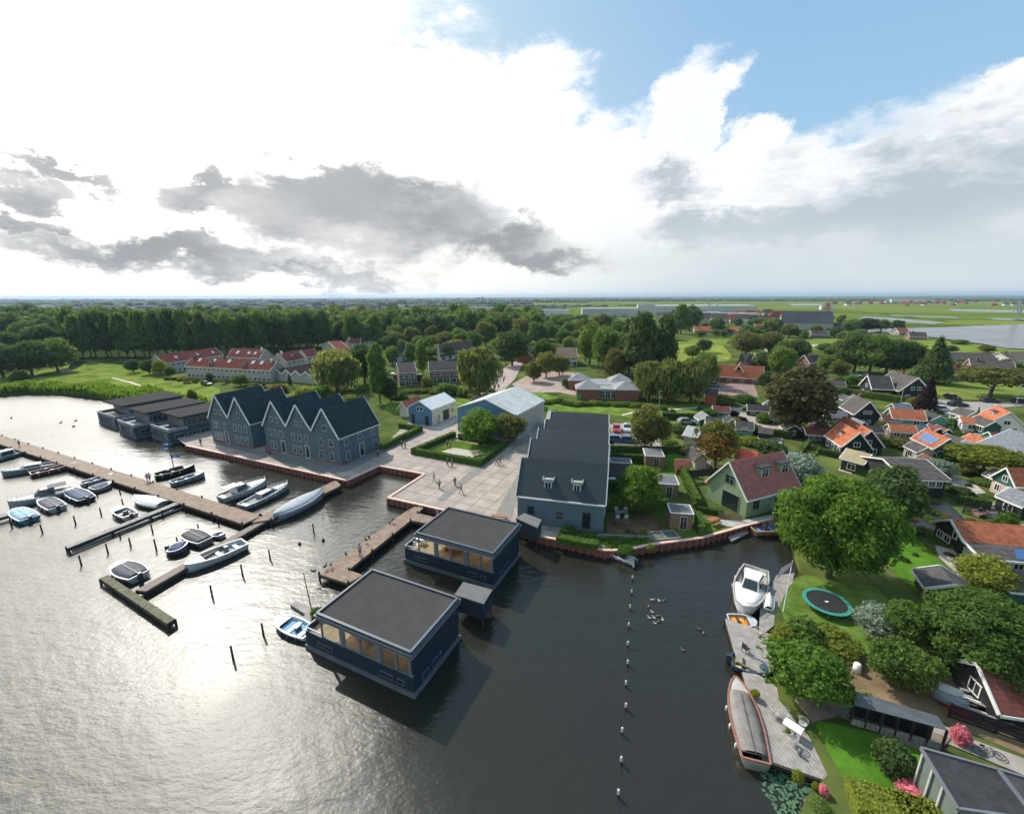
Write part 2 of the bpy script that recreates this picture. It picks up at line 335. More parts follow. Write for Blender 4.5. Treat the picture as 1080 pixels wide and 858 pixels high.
# ================================================================ SETTING
def watermat(name='water', r0=.36, r1=.48):
    m = bpy.data.materials.new(name); m.use_nodes = True; t = m.node_tree; n = t.nodes; l = t.links; b = n['Principled BSDF']
    b.inputs['Base Color'].default_value = (.022, .021, .015, 1); b.inputs['Roughness'].default_value = .28; b.inputs['IOR'].default_value = 1.33; b.inputs['Specular IOR Level'].default_value = .85
    co = n.new('ShaderNodeTexCoord'); last = None
    for sc, det, dist, st in ((.9, 4, .30, .14), (.22, 3, .9, .10), (3.2, 3, .12, .12)):
        mp = n.new('ShaderNodeMapping'); mp.inputs['Rotation'].default_value = (0, 0, R_(25)); mp.inputs['Scale'].default_value = (1, 1.9, 1); l.new(co.outputs['Object'], mp.inputs[0])
        ns = n.new('ShaderNodeTexNoise'); ns.inputs['Scale'].default_value = sc; ns.inputs['Detail'].default_value = det; l.new(mp.outputs[0], ns.inputs['Vector'])
        bp = n.new('ShaderNodeBump'); bp.inputs['Strength'].default_value = st; bp.inputs['Distance'].default_value = dist; l.new(ns.outputs['Fac'], bp.inputs['Height'])
        if last: l.new(last, bp.inputs['Normal'])
        last = bp.outputs[0]
    l.new(last, b.inputs['Normal'])
    ns = n.new('ShaderNodeTexNoise'); ns.inputs['Scale'].default_value = .035; ns.inputs['Detail'].default_value = 4; l.new(co.outputs['Object'], ns.inputs['Vector'])
    mr = n.new('ShaderNodeMapRange'); l.new(ns.outputs['Fac'], mr.inputs[0]); mr.inputs[1].default_value = .35; mr.inputs[2].default_value = .65; mr.inputs[3].default_value = r0; mr.inputs[4].default_value = r1; calm = None
    for (cx, cy, rad) in ((-27, 64, 13), (-45, 73, 16), (-12, 52, 14), (3, 44, 16), (14, 36, 18), (14, 22, 14), (30, 50, 14), (2, 30, 13), (-75, 88, 18)):
        if r0 < .2: break
        vd = n.new('ShaderNodeVectorMath'); vd.operation = 'DISTANCE'; l.new(co.outputs['Object'], vd.inputs[0]); vd.inputs[1].default_value = (cx, cy, 0)
        m1 = n.new('ShaderNodeMapRange'); m1.interpolation_type = 'SMOOTHSTEP'; l.new(vd.outputs['Value'], m1.inputs[0]); m1.inputs[1].default_value = rad*.55; m1.inputs[2].default_value = rad*1.35; m1.inputs[3].default_value = 1; m1.inputs[4].default_value = 0
        if calm is None: calm = m1.outputs[0]
        else: mm = n.new('ShaderNodeMath'); mm.operation = 'MAXIMUM'; l.new(calm, mm.inputs[0]); l.new(m1.outputs[0], mm.inputs[1]); calm = mm.outputs[0]
    if calm is None: l.new(mr.outputs[0], b.inputs['Roughness'])
    else:   # sheltered water between quay, houseboats and gardens is smoother than the open, wind ruffled side
        mx = n.new('ShaderNodeMix'); l.new(calm, mx.inputs[0]); l.new(mr.outputs[0], mx.inputs[2]); mx.inputs[3].default_value = .13; l.new(mx.outputs[0], b.inputs['Roughness'])
    return m
WATER = watermat(); LAKE = watermat('lake_water', .10, .16)
sheet('water', [(-9000, -400), (9000, -400), (9000, 9000), (-9000, 9000)], 0.0, WATER)
shore_left = [(-160, 424), (0, 414.5), (30, 412.5), (70, 413), (110, 418), (150, 424), (190, 433), (225, 445)]
quay = [(197, 470), (366, 507), (399.9, 491.4), (448, 500.1), (409.5, 525.1), (466.4, 537.7), (540, 556), (570.3, 565.7)]
garden = [(605, 573), (638, 580.5), (655, 580.5), (690, 574), (740, 567.3), (791.5, 552.9), (824, 545)]
right = [(833, 560), (838, 580), (846, 600), (830, 622), (817, 650), (816, 700), (822, 735), (855, 775), (874, 815), (850, 840), (835, 880)]
coast = pxs(shore_left+quay+garden+right)
end = coast[-1]
land = [Vector((-7000, coast[0].y+60, 1))]+coast+[Vector((end.x+4, end.y-14, 1)), Vector((7000, end.y-14, 1)), Vector((16000, 16000, 1)), Vector((-16000, 16000, 1))]
def groundmat():
    m = mat('meadow_ground', (.055, .09, .022), .95, .32, .09, c2=(.10, .12, .035))
    return m
sheet('ground', land, 1.0, groundmat(), thick=2.5)

# plaza
def plazamat():
    m = mat('plaza_slabs', (.335, .278, .240), .85, .16, .35, brick=(2.6, 2.6, .07, .5))
    for nn in m.node_tree.nodes:
        if nn.type == 'TEX_BRICK':
            nn.offset = 0; t = m.node_tree; mp = t.nodes.new('ShaderNodeMapping'); mp.inputs['Rotation'].default_value = (0, 0, -UA)
            t.links.new(t.nodes['Texture Coordinate'].outputs['Object'], mp.inputs[0]); t.links.new(mp.outputs[0], nn.inputs['Vector'])
    return m
PLAZA = plazamat()
sheet('plaza', pxs(quay+[(575, 566), (620, 556), (606, 436), (575, 443), (548, 462), (486, 452), (488, 436), (470, 436), (430, 446), (404, 470), (300, 470), (262, 452), (215, 446), (192, 452), (186, 462)]), 1.02, PLAZA)
sheet('quay_road', pxs([(220, 466), (228, 465.5), (360, 491), (404, 471.5), (440, 456), (447, 458), (412, 474), (366, 497), (345, 500)]), 1.04, mat('quay_road_paving', (.17, .165, .16), .9, .12, .8))
band = mat('dark_paving_band', (.20, .185, .17), .9, .12, .8)
sheet('paving_band', pxs([(460, 527), (468, 529), (540, 468), (556, 452), (549, 452), (533, 466)]), 1.04, band)
sheet('side_paving', pxs([(522, 543), (540, 546), (552, 500), (575, 455), (585, 437), (572, 447), (560, 470), (546, 500)]), 1.04, band)
sheet('hangar_yard', pxs([(546, 468), (560, 462), (588, 432), (578, 433), (574, 446)]), 1.05, mat('yard_grey_green', (.26, .27, .25), .9, .12, .8))  # flat grey-green strip along the hangar's right wall
sheet('lane_paving', pxs([(447, 450), (470, 455), (487, 437), (484, 438.5), (457, 450)]), 1.06, mat('lane_slabs', (.40, .37, .35), .9, .12, .8))

# far country: fields, roads and water
def fieldmat(name, c, c2, stripe, rot):
    m = mat(name, c, .95, .12, .004, c2=c2); t = m.node_tree; n = t.nodes; l = t.links; b = n['Principled BSDF']
    src = b.inputs['Base Color'].links[0].from_socket; co = n['Texture Coordinate']
    mp = n.new('ShaderNodeMapping'); mp.inputs['Rotation'].default_value = (0, 0, R_(rot)); l.new(co.outputs['Object'], mp.inputs[0])
    br = n.new('ShaderNodeTexBrick'); l.new(mp.outputs[0], br.inputs['Vector']); br.inputs['Scale'].default_value = 1; br.inputs['Brick Width'].default_value = stripe[0]; br.inputs['Row Height'].default_value = stripe[1]; br.inputs['Mortar Size'].default_value = stripe[2]
    br.inputs['Color1'].default_value = (.7, .82, .65, 1); br.inputs['Color2'].default_value = (1.25, 1.15, 1.1, 1); br.inputs['Mortar'].default_value = (.32, .4, .42, 1); br.inputs['Mortar Smooth'].default_value = .2
    mx = n.new('ShaderNodeMix'); mx.data_type = 'RGBA'; mx.blend_type = 'MULTIPLY'; mx.inputs[0].default_value = 1
    l.new(src, mx.inputs[6]); l.new(br.outputs['Color'], mx.inputs[7]); l.new(mx.outputs[2], b.inputs['Base Color']); return m
FIELD = fieldmat('polder_meadows', (.125, .165, .032), (.175, .21, .045), (520, 48, 5.0), 24)
sheet('fields', pxs([(530, 329), (560, 336), (1300, 348), (1700, 334), (1200, 315.5), (540, 318.5)]), 1.3, FIELD)
sheet('field_by_railway', pxs([(700, 362), (800, 366), (905, 372), (1010, 376), (1120, 376), (1090, 369), (985, 359), (860, 357), (705, 358)]), 1.15, mat('meadow_strip', (.15, .20, .04), .95, .2, .06))
sheet('lake', pxs([(903, 350), (930, 346.8), (960, 346.5), (1000, 345.5), (1035, 343.5), (1080, 342.5), (1300, 338), (1300, 374), (1080, 369), (1060, 368), (1040, 364), (990, 357), (950, 353)]), 1.6, LAKE)
for pl in ([(830, 320.5), (868, 320.5), (866, 322), (836, 322.5)], [(1000, 326), (1090, 327.5), (1085, 330), (1005, 328)], [(912, 334), (940, 335.5), (996, 340.5), (985, 342.2), (930, 338), (905, 336)], [(1040, 335.5), (1120, 337), (1120, 339), (1050, 337.4)], [(940, 332.4), (1010, 334.6), (1012, 335.8), (940, 333.2)]):
    sheet('ditch', pxs(pl), 1.5, LAKE)
sheet('railway_path', pxs([(812, 362), (860, 363.8), (905, 365.8), (905, 368), (860, 366), (812, 364)]), 1.25, CONC)
sheet('meadow', pxs([(700, 380), (708, 362), (760, 362), (772, 375), (768, 381), (735, 383)]), 1.12, mat('light_meadow', (.20, .235, .05), .95, .2, .08))
sheet('park_lawn', pxs([(-60, 408), (0, 398), (60, 388), (90, 380), (150, 388), (205, 401), (232, 410), (232, 420), (215, 425), (150, 416), (110, 409), (40, 405)]), 1.06, mat('park_grass', (.135, .195, .034), .95, .30, .22, c2=(.16, .20, .042)))
sheet('creek', pxs([(57, 391), (72, 388), (76, 381.5), (92, 379.5), (93, 381), (82, 388), (68, 394)]), 1.10, LAKE)
PATHM = mat('pale_footpath', (.45, .41, .34), .9, .1, 1)
sheet('footpath', pxs([(118, 398), (140, 403), (150, 406.5), (171, 414), (167, 414.4), (147, 407.4), (136, 403.7), (118, 399)]), 1.10, PATHM)
sheet('footpath', pxs([(655, 437.5), (668, 434), (735, 429.5), (736, 430.8), (668, 436), (657, 438.6)]), 1.12, PATHM)
sheet('verge_grass', pxs([(410, 424), (500, 420), (560, 411), (607, 424), (700, 428), (735, 424), (755, 441), (700, 448), (640, 436), (560, 432), (500, 440), (404, 434)]), 1.05, mat('verge', (.125, .19, .034), .95, .25, .3))
sheet('school_yard', pxs([(540, 405), (560, 394), (585, 392), (606, 393), (611, 418), (590, 414), (562, 414), (545, 411)]), 1.10, mat('school_yard_tiles', (.36, .28, .24), .9, .15, .3))
sheet('street', pxs([(496, 421), (514, 407), (532, 388), (545, 380), (552, 382), (543, 400), (528, 415), (512, 423)]), 1.12, mat('street_bricks', (.34, .26, .235), .9, .12, .3))
sheet('car_park', pxs([(642, 448), (646, 457), (648, 470), (702, 473), (694, 452), (660, 446)]), 1.08, mat('gravel_parking', (.30, .26, .22), .95, .15, .4))
sheet('farm_yard', pxs([(742, 411), (772, 404), (795, 404), (800, 419), (770, 417), (742, 413)]), 1.10, mat('farm_yard_bricks', (.27, .17, .15), .9, .15, .4))
sheet('village_street', pxs([(955, 432), (985, 437), (1030, 443), (1045, 431), (1080, 428), (1130, 430), (1130, 420), (1080, 424), (1020, 424), (985, 421), (975, 425)]), 1.12, mat('village_street_bricks', (.30, .27, .25), .9, .12, .4))
sheet('village_green', pxs([(975, 406), (1000, 398), (1100, 408), (1120, 420), (1060, 424), (1000, 420), (980, 414)]), 1.10, mat('village_grass', (.16, .20, .045), .95, .18, .15))
sheet('walled_soil', pxs([(826, 700), (842, 704), (905, 730), (985, 757), (1080, 796), (1140, 800), (1140, 745), (1000, 715), (930, 700), (880, 680)]), 1.03, mat('bare_soil', (.20, .14, .085), .95, .25, .5))
sheet('garden_lawn', pxs([(858, 759), (938, 777), (985, 800), (960, 850), (900, 840), (877, 800)]), 1.06, LAWN)
sheet('orchard_lawn', pxs([(940, 556), (960, 561), (1012, 612), (985, 640), (940, 600), (930, 570)]), 1.06, LAWN)
sheet('trampoline_lawn', pxs([(850, 606), (925, 620), (945, 640), (930, 690), (880, 690), (830, 660), (822, 640), (838, 610)]), 1.06, mat('trodden_grass', (.085, .17, .022), .95, .3, .4, c2=(.12, .17, .04)))
sheet('dark_ditch', pxs([(928, 528), (1000, 530), (1030, 560), (1000, 565), (975, 556), (950, 553), (930, 545)]), 1.05, WATER)
sheet('garden_soil', pxs([(640, 549), (690, 544), (700, 560), (640, 566)]), 1.06, mat('garden_soil_dark', (.16, .10, .06), .95, .3, .5))
sheet('side_garden_lawn', pxs([(701, 477), (728, 478), (735, 500), (706, 502)]), 1.06, LAWN)
sheet('terrace_tiles', pxs([(560, 562), (600, 572), (640, 578), (640, 575), (600, 566), (572, 558)]), 1.08, CONC)
sheet('green_house_path', pxs([(760, 548), (783, 549), (822, 541), (824, 544.5), (790, 551), (775, 556), (758, 554)]), 1.06, CONC)
sheet('allotment_paving', pxs([(770, 430), (800, 430), (820, 445), (826, 460), (800, 452), (785, 440), (770, 437)]), 1.05, SAND)
sheet('canal', pxs([(751, 432), (757, 431), (768, 452), (776, 470), (770, 472), (758, 450)]), 1.09, WATER)
sheet('shed_path', pxs([(938, 760), (1000, 785), (1080, 818), (1120, 835), (1120, 815), (1020, 778), (985, 760), (960, 755), (940, 752)]), 1.08, mat('path_paving', (.30, .26, .23), .9, .2, .6))

# quay wall: rust red sheet piles under a terracotta cap
def quaywall(name, pts, label):
    P = pxs(pts); r = thing(name, (0, 0, 0), 0, label, 'quay wall'); w = MB(); c = MB()
    for a, b in zip(P[:-1], P[1:]):
        d = (b-a); L = d.length; d.normalize(); nrm = Vector((d.y, -d.x, 0))
        c.bar(a+Vector((0, 0, .09)), b+Vector((0, 0, .09)), .40, .16)
        k = int(L/1.0)
        for i in range(k+1):
            p = a+d*min(L, i*1.0); q = p+nrm*.12; w.box(q.x-.17, q.y-.17, -.6, q.x+.17, q.y+.17, .98)
        w.bar(a-Vector((0, 0, .7)), b-Vector((0, 0, .7)), .1, 1.3)
    w.build('sheet_pile', RUST, r); c.build('cap', TERRA, r); return r
quaywall('quay_wall', quay[:1]+quay[1:], 'rust red sheet pile quay wall with pale orange cap around the plaza basin')
quaywall('garden_quay_wall', [(570.3, 565.7)]+garden, 'dark red curved retaining wall below the gardens behind the white dinghy')

# ================================================================ BUILDERS
WM = {}
def window(root, w, h, loc, rz, frame=WHITE, kind='w', door=None, bars=1, prot=.07, fw=.09, sill=False):
    """frame mesh (a part) with its pane (a sub-part); local -y is outwards"""
    key = (round(w, 2), round(h, 2), frame.name, kind, door.name if door else '', bars)
    if key not in WM:
        f = MB(); f.box(-w/2, -prot, 0, -w/2+fw, .02, h).box(w/2-fw, -prot, 0, w/2, .02, h).box(-w/2+fw, -prot, h-fw, w/2-fw, .02, h).box(-w/2+fw, -prot, 0, w/2-fw, .02, fw)
        for i in range(bars): x = -w/2+w*(i+1)/(bars+1); f.box(x-.03, -prot+.01, fw, x+.03, .02, h-fw)
        if kind == 'w' and h > 1.2: f.box(-w/2+fw, -prot+.015, h*.62, w/2-fw, .01, h*.62+.05)
        p = MB(); p.box(-w/2+fw, -.045, fw, w/2-fw, -.005, h-fw)
        WM[key] = (f.mesh('window', frame), p.mesh('pane', door or WIN))
    a, b = WM[key]; nm = 'door' if kind == 'd' else 'window'
    o = link(nm, a, root, loc, rz); link('door_leaf' if kind == 'd' and door else 'pane', b, o); return o
FACE = lambda W_, D_: {'f': lambda u, z: ((u, 0, z), 0), 'b': lambda u, z: ((W_-u, D_, z), math.pi), 'l': lambda u, z: ((0, D_-u, z), -math.pi/2), 'r': lambda u, z: ((W_, u, z), math.pi/2)}
def place_wins(r, W_, D_, wins, frame):
    fc = FACE(W_, D_)
    for wn in wins:
        s, u, z, w, h = wn[:5]; k = wn[5] if len(wn) > 5 else 'w'; dm = wn[6] if len(wn) > 6 else None
        loc, rz = fc[s](u, z); window(r, w, h, loc, rz, WHITE if k == 'd' and frame is not None and frame.name == 'pale_grey_frame' else frame, k, dm, bars=(0 if w < .75 or k == 'd' else 1))
def house(name, label, cat, o, ang, W_, D_, ze, zr, ridge='y', wall=BLUEG, roof=BLUER, trim=WHITE, wins=(), over=.3, z0=1.0, group=None, chim=(), dorm=(), sky=(), frame=None, ra=.5, bay=None, tw=.22, hip=0):
    r = thing(name, (o[0], o[1], 0), ang, label, cat, group)
    w = MB(); ro = MB(); t0 = MB(); t1 = MB(); n = 1 if bay is None else bay
    span = W_ if ridge == 'y' else D_; L = D_ if ridge == 'y' else W_; ax = 'y' if ridge == 'y' else 'x'
    prof = [(0, z0-.4), (span, z0-.4), (span, ze)]
    for k in range(n-1, -1, -1):
        prof.append((span/n*(k+ra), zr))
        prof.append((span/n*k, ze if k == 0 else ze+.5))
    w.extr(prof, 0, L, ax)
    g = (lambda u, t_, z: (u, t_, z)) if ax == 'y' else (lambda u, t_, z: (t_, u, z))
    for k in range(n):
        a = span/n*k; m = a+span/n*ra; b = span/n*(k+1); za = ze if k == 0 else ze+.5; zb = ze if k == n-1 else ze+.5
        sa = (zr-za)/(m-a); sb = (zr-zb)/(b-m); oa = over if k == 0 else 0; ob = over if k == n-1 else 0
        p0, p1, p2 = (a-oa, za-sa*oa+.03), (m, zr+.03), (b+ob, zb-sb*ob+.03)
        e0, e1 = -over, L+over
        h0 = hip
        ro.slab([g(p0[0], e0, p0[1]), g(p0[0], e1, p0[1]), g(p1[0], e1-h0, p1[1]), g(p1[0], e0+h0, p1[1])], .12)
        ro.slab([g(p1[0], e0+h0, p1[1]+.002), g(p1[0], e1-h0, p1[1]+.002), g(p2[0], e1, p2[1]), g(p2[0], e0, p2[1])], .12)
        if hip:
            ro.add([g(p0[0], e0, p0[1]+.1), g(p1[0], e0+h0, p1[1]+.1), g(p2[0], e0, p2[1]+.1)], [(0, 1, 2)]); ro.add([g(p0[0], e1, p0[1]+.1), g(p1[0], e1-h0, p1[1]+.1), g(p2[0], e1, p2[1]+.1)], [(0, 1, 2)])
        elif trim:
            for e, t in ((e0-.05, t0), (e1+.05, t1)):
                t.bar(g(p0[0], e, p0[1]+.02), g(p1[0], e, p1[1]+.04), .1, tw); t.bar(g(p1[0], e, p1[1]+.04), g(p2[0], e, p2[1]+.02), .1, tw)
    if hip:
        w = MB(); w.box(0, 0, z0-.4, W_, D_, ze)
    me = w.mesh('wall', wall); fix_normals(me); link('wall', me, r)
    me = ro.mesh('roof', roof); fix_normals(me); link('roof', me, r)
    if trim and not hip: t0.build('bargeboard', trim, r); t1.build('bargeboard', trim, r)
    if trim:
        gt = MB()
        if ridge == 'x': gt.box(-over, -over-.12, ze-.25*1-.05, W_+over, -over, ze-.08)
        else: gt.box(W_+over, -over, ze-.3, W_+over+.12, D_+over, ze-.12)
        gt.build('gutter', trim, r)
    place_wins(r, W_, D_, wins, frame or WHITE)
    for c in chim:
        cm = MB(); cm.box(c[0]-.35, c[1]-.35, ze, c[0]+.35, c[1]+.35, zr+.7).box(c[0]-.42, c[1]-.42, zr+.7, c[0]+.42, c[1]+.42, zr+.82); cm.build('chimney', c[2] if len(c) > 2 else BRNBR, r)
    m = span*ra
    for x in dorm:   # dormers on the viewer's slope: position along the ridge, width, height
        u, wd, hh, yy = x[:4]; zb = ze+(zr-ze)*(yy/m)
        if ridge == 'x': base = lambda p: p
        d = MB(); dl = (hh)/((zr-ze)/m)+.3
        d.box(u-wd/2, yy, zb-.1, u+wd/2, yy+dl, zb+hh); do = d.build('dormer', x[4] if len(x) > 4 else LGREY, r)
        d2 = MB(); d2.box(u-wd/2-.18, yy-.22, zb+hh, u+wd/2+.18, yy+dl+.1, zb+hh+.14); d2.build('dormer_roof', ROOFG if len(x) < 6 else x[5], do)
        window(do, wd*.72, hh*.82, (u, yy, zb+.02), 0, WHITE, bars=1)
    for u, yy, wd in sky:
        zb = ze+(zr-ze)*(yy/m); sl = math.atan2(zr-ze, m); k = MB(); k.box(-wd/2, 0, .12, wd/2, wd*1.2, .24)
        so = k.build('skylight', WHITE, r, (u, yy, zb)); so.rotation_euler = (sl, 0, 0)
        k = MB(); k.box(-wd/2+.08, .08, .24, wd/2-.08, wd*1.2-.08, .26); k.build('pane', plain('skylight_glass', (.5, .55, .6), .1), so)
    return r
HF = {'bhA': (66.05, 86.24, 256.94, 6.66, 4.83, 3.46, 6.35),
 'bhB': (70.05, 90.85, 256.06, 10.22, 4.98, 3.48, 6.37),
 'tall': (83.89, 106.49, 254.65, 7.18, 5.1, 4.46, 7.55),
 'villa': (119.3, 138.62, 259.0, 11.46, 7.93, 3.97, 7.97),
 'wing': (111.59, 130.57, 346.64, 5.35, 6.93, 3.95, 7.38),
 'teal': (92.5, 100.58, 339.71, 6.11, 4.56, 3.15, 4.9),
 'solar': (83.37, 85.22, 256.45, 6.35, 4.05, 3.15, 5.22),
 'oran': (113.37, 101.21, 239.42, 6.81, 5.8, 3.36, 6.22),
 'bung': (105.9, 97.07, 330.77, 3.16, 4.18, 2.91, 3.78),
 'slate': (92.54, 81.01, 260.79, 8.02, 10.08, 3.36, 6.4),
 'pink': (77.41, 61.05, 354.53, 4.56, 3.65, 3.53, 5.68),
 'canal': (61.53, 62.73, 354.86, 6.11, 9.17, 4.21, 5.5),
 'ochre': (60.06, 73.7, 300.92, 3.18, 4.08, 3.36, 4.59),
 'cabin': (55.24, 46.91, 348.39, 7.09, 4.68, 2.96, 4.36),
 'gshed': (44.45, 41.4, 244.58, 2.87, 3.64, 2.58, 3.49),
 'rbarn': (36.41, 24.94, 348.34, 2.1, 4.89, 2.93, 3.43),
 'coral': (44.26, 76.46, 355.9, 2.43, 3.8, 2.93, 4.17),
 'ghw': (38.29, 87.68, 2.76, 3.54, 5.36, 2.99, 4.36),
 'ghl': (34.78, 78.42, 352.74, 1.52, 3.76, 2.53, 3.44),
 'green': (32.95, 56.26, 21.24, 8.9, 6.05, 4.41, 8.54),
 'T1': (-145.05, 179.32, 74.56, 27.27, 8.39, 5.56, 8.81),
 'T2': (-130.83, 171.77, 343.91, 41.79, 6.87, 5.57, 8.42),
 'T3': (-131.35, 198.74, 345.48, 17.85, 8.02, 5.57, 9.02),
 'T4': (-95.9, 182.84, 72.96, 10.35, 7.83, 5.56, 8.98),
 'T5': (-94.13, 197.74, 56.15, 5.99, 7.62, 5.55, 8.43),
 'T7': (-96.47, 255.06, 13.37, 6.87, 7.27, 5.55, 8.18),
 'T8': (-92.77, 268.44, 1.17, 7.1, 7.61, 5.55, 8.36),
 'T9': (-85.04, 272.36, 13.83, 7.42, 8.2, 5.56, 8.69),
 'cott': (-31.82, 112.86, 324.31, 4.84, 7.73, 3.43, 4.88),
 'barnh': (93.94, 181.21, 343.25, 9.99, 11.47, 3.59, 7.69),
 'farmh': (78.57, 165.12, 327.72, 15.47, 6.98, 3.17, 6.32)}
def autowins(L, D, ze, zr, two=False):
    """windows for a small gabled house: a row along the viewer's side and in each gable end"""
    o = []; n = max(1, int(L/2.1)); st = L/n
    for i in range(n): o.append(('f', st*(i+.5), 1.5 if ze < 5 else 1.3, min(1.3, st*.6), 1.2))
    if ze > 5: o += [('f', st*(i+.5), 4.0, min(1.2, st*.5), 1.1) for i in range(n)]
    for sd_ in 'lr':
        if zr-ze > 1.3: o.append((sd_, D/2, ze-.1, min(1.2, D*.24), 1.0))
        for f_ in ((.28, .72) if D > 3.6 else (.5,)): o.append((sd_, D*f_, 1.5, min(1.2, D*.24), 1.2))
    return o
def hf(key, name, label, cat, wins=None, **k):
    ox, oy, a, L, D, ze, zr = HF[key]
    return house(name, label, cat, (ox, oy), R_(a), L, D, ze, zr, ridge='x', wins=autowins(L, D, ze, zr) if wins is None else wins, **k)
def rh(name, label, cat, p1, p2, e, ze, zr, W2=None, **k):
    """house from the two ends of its ridge and one eave point seen in the photograph; front = viewer's side"""
    A = at(*p1, zr); B = at(*p2, zr); E_ = at(*e, ze); d = (B-A); L = d.length; d.normalize(); nr = Vector((-d.y, d.x, 0))
    half = W2 or abs((E_-A).dot(nr)); o = A-nr*half+d*.3
    return house(name, label, cat, o, math.atan2(d.y, d.x), L-.6, 2*half, ze, zr, ridge='x', **k)

# ---- waterfront apartments with saw tooth gables
A = at(225.1, 464.5); B = at(269.2, 472.6); C_ = at(282, 474.1); D_ = at(362.9, 489.7)
DOORM = plain('white_door', (.6, .6, .58))
def bayw(x0, top, mid, gr, door):
    o = []
    for dx, w in top: o.append(('f', x0+dx, 7.4, w, 1.15))
    for dx, w in mid: o.append(('f', x0+dx, 4.35, w, 1.5))
    for dx, w in gr: o.append(('f', x0+dx, 1.55, w, 1.75))
    if door is not None: o.append(('f', x0+door, 1.1, 1.15, 2.7, 'd', WIN))
    return o
w1 = bayw(0, ((2.6, .8), (4.1, .8)), ((1.7, .85), (2.7, .85), (4.9, .9)), ((1.6, .8), (2.5, .8), (3.4, .8)), 5.1)+bayw(6.7, ((3.35, 1.0),), ((1.7, .95), (3.3, .95), (5.0, .95)), ((1.7, .95), (3.3, .95), (5.0, .95)), None)
ap1 = house('apartment_building', 'blue-grey timber building with two white-edged gables, left one on the quay', 'building', A, UA+.02, (B-A).length, 10.6, 6.5, 11.75, 'y', bay=2, wins=w1, over=.2, tw=.34, frame=FRAME)
w2 = bayw(0, ((2.7, .8), (4.3, .8)), ((1.7, .95), (3.4, .95), (5.1, .95)), ((1.9, .85), (2.9, .85)), 5.3)+bayw(7.03, ((2.8, .75), (4.1, .75)), ((1.6, .95), (3.4, .95), (5.2, .95)), ((1.6, .95), (3.2, .95)), 5.2)+bayw(14.06, ((3.5, 1.1),), ((2.2, 1.15), (4.8, 1.15)), ((2.0, 1.2), (4.7, 1.2)), None)
w2 += [('r', 1.6, 4.5, 1.1, 1.3), ('r', 5.2, 4.8, 1.0, 1.0), ('r', 8.8, 4.6, 1.0, 1.3), ('r', 1.8, 1.6, 1.0, 1.8), ('r', 5.4, 1.1, 1.3, 2.8, 'd', WIN), ('r', 9.2, 1.7, 1.1, 1.6)]
ap2 = house('apartment_building', 'blue-grey timber building with three white-edged gables, right one at the quay corner', 'building', C_, UA, (D_-C_).length, 10.5, 6.5, 11.75, 'y', bay=3, wins=w2, over=.2, tw=.34, frame=FRAME)
for ap, L in ((ap1, 13.4), (ap2, 21.08)):
    m = MB(); m.box(-.03, -.05, .7, L+.03, 0.01, 1.35).box(L-.01, 0, .7, L+.05, 10.5, 1.35); m.build('brick_plinth', BRICK, ap)

# ---- long black slate house with staggered gables beside the gardens
o = at(545.8, 550.5); ang = R_(-14.2); WB = 11.9
r = thing('long_house', (o.x, o.y, 0), ang, 'long dark slate roofed house with stepped gables and two small dormers', 'house')
DS = [(0, 6.6, 3.3, 5.3, 9.4, 0, 11.9), (6.6, 12.1, 9.3, 7.7, 10.35, .15, 11.8), (12.1, 17.9, 15.0, 7.7, 10.35, .3, 11.6), (17.9, 23.5, 20.6, 7.7, 10.35, .5, 11.4), (23.5, 29.2, 26.3, 7.7, 10.35, .6, 11.2)]
w = MB(); t = MB(); rf = MB()
for i, (y0, y1, yr, ze, zr, x0, x1) in enumerate(DS):
    zb = ze if i else 5.3; zback = 7.7 if i else 6.9
    w.extr([(y0, .6), (y1, .6), (y1, zback), (yr, zr), (y0, zb)], x0, x1, 'x')
    for s in (0, 1): pass
    rf.slab([(x0-.15, y0-(.25 if i == 0 else 0), zb-(.25 if i == 0 else 0)), (x1+.15, y0-(.25 if i == 0 else 0), zb-(.25 if i == 0 else 0)), (x1+.15, yr, zr+.03), (x0-.15, yr, zr+.03)], .12)
    rf.slab([(x0-.15, yr, zr+.028), (x1+.15, yr, zr+.028), (x1+.15, y1, zback), (x0-.15, y1, zback)], .12)
    for x in (x0-.2, x1+.2):
        t.bar((x, y0-(.25 if i == 0 else 0), zb-(.2 if i == 0 else 0)), (x, yr, zr+.06), .12, .4); t.bar((x, yr, zr+.06), (x, y1, zback), .12, .4)
t.box(-.1, -.42, 5.0, 12.0, -.25, 5.2)
LB = mat('light_blue_grey_boards', (.095, .155, .185), .65, .1, 2.5, band=('Z', 1.1), bandamt=.2)
for mb, nm, mm in ((w, 'wall', LB), (rf, 'roof', mat('charcoal_slate', (.035, .045, .052), .75, .1, 2, band=('Z', .8), bandamt=.15)), (t, 'bargeboard', WHITE)):
    me = mb.mesh(nm, mm); fix_normals(me); link(nm, me, r)
place_wins(r, 11.9, 29, [('f', 1.9, 2.5, 1.0, 1.3), ('f', 5.9, 2.3, .9, 1.1), ('f', 9.6, 1.3, 1.2, 2.5, 'd', WIN), ('f', 1.0, 1.2, .05, .05)][:3], plain('dark_frame', (.08, .09, .1)))
place_wins(r, 11.9, 29, [('r', 3, 2.2, 1.4, 1.4), ('r', 9, 2.2, 2.4, 2.2), ('r', 15, 2.2, 2.4, 2.2), ('r', 21, 2.2, 2.4, 2.2), ('r', 26, 2.2, 1.4, 1.4), ('r', 9.3, 5.2, 1.1, 1.3), ('r', 15, 5.2, 1.1, 1.3)], WHITE)
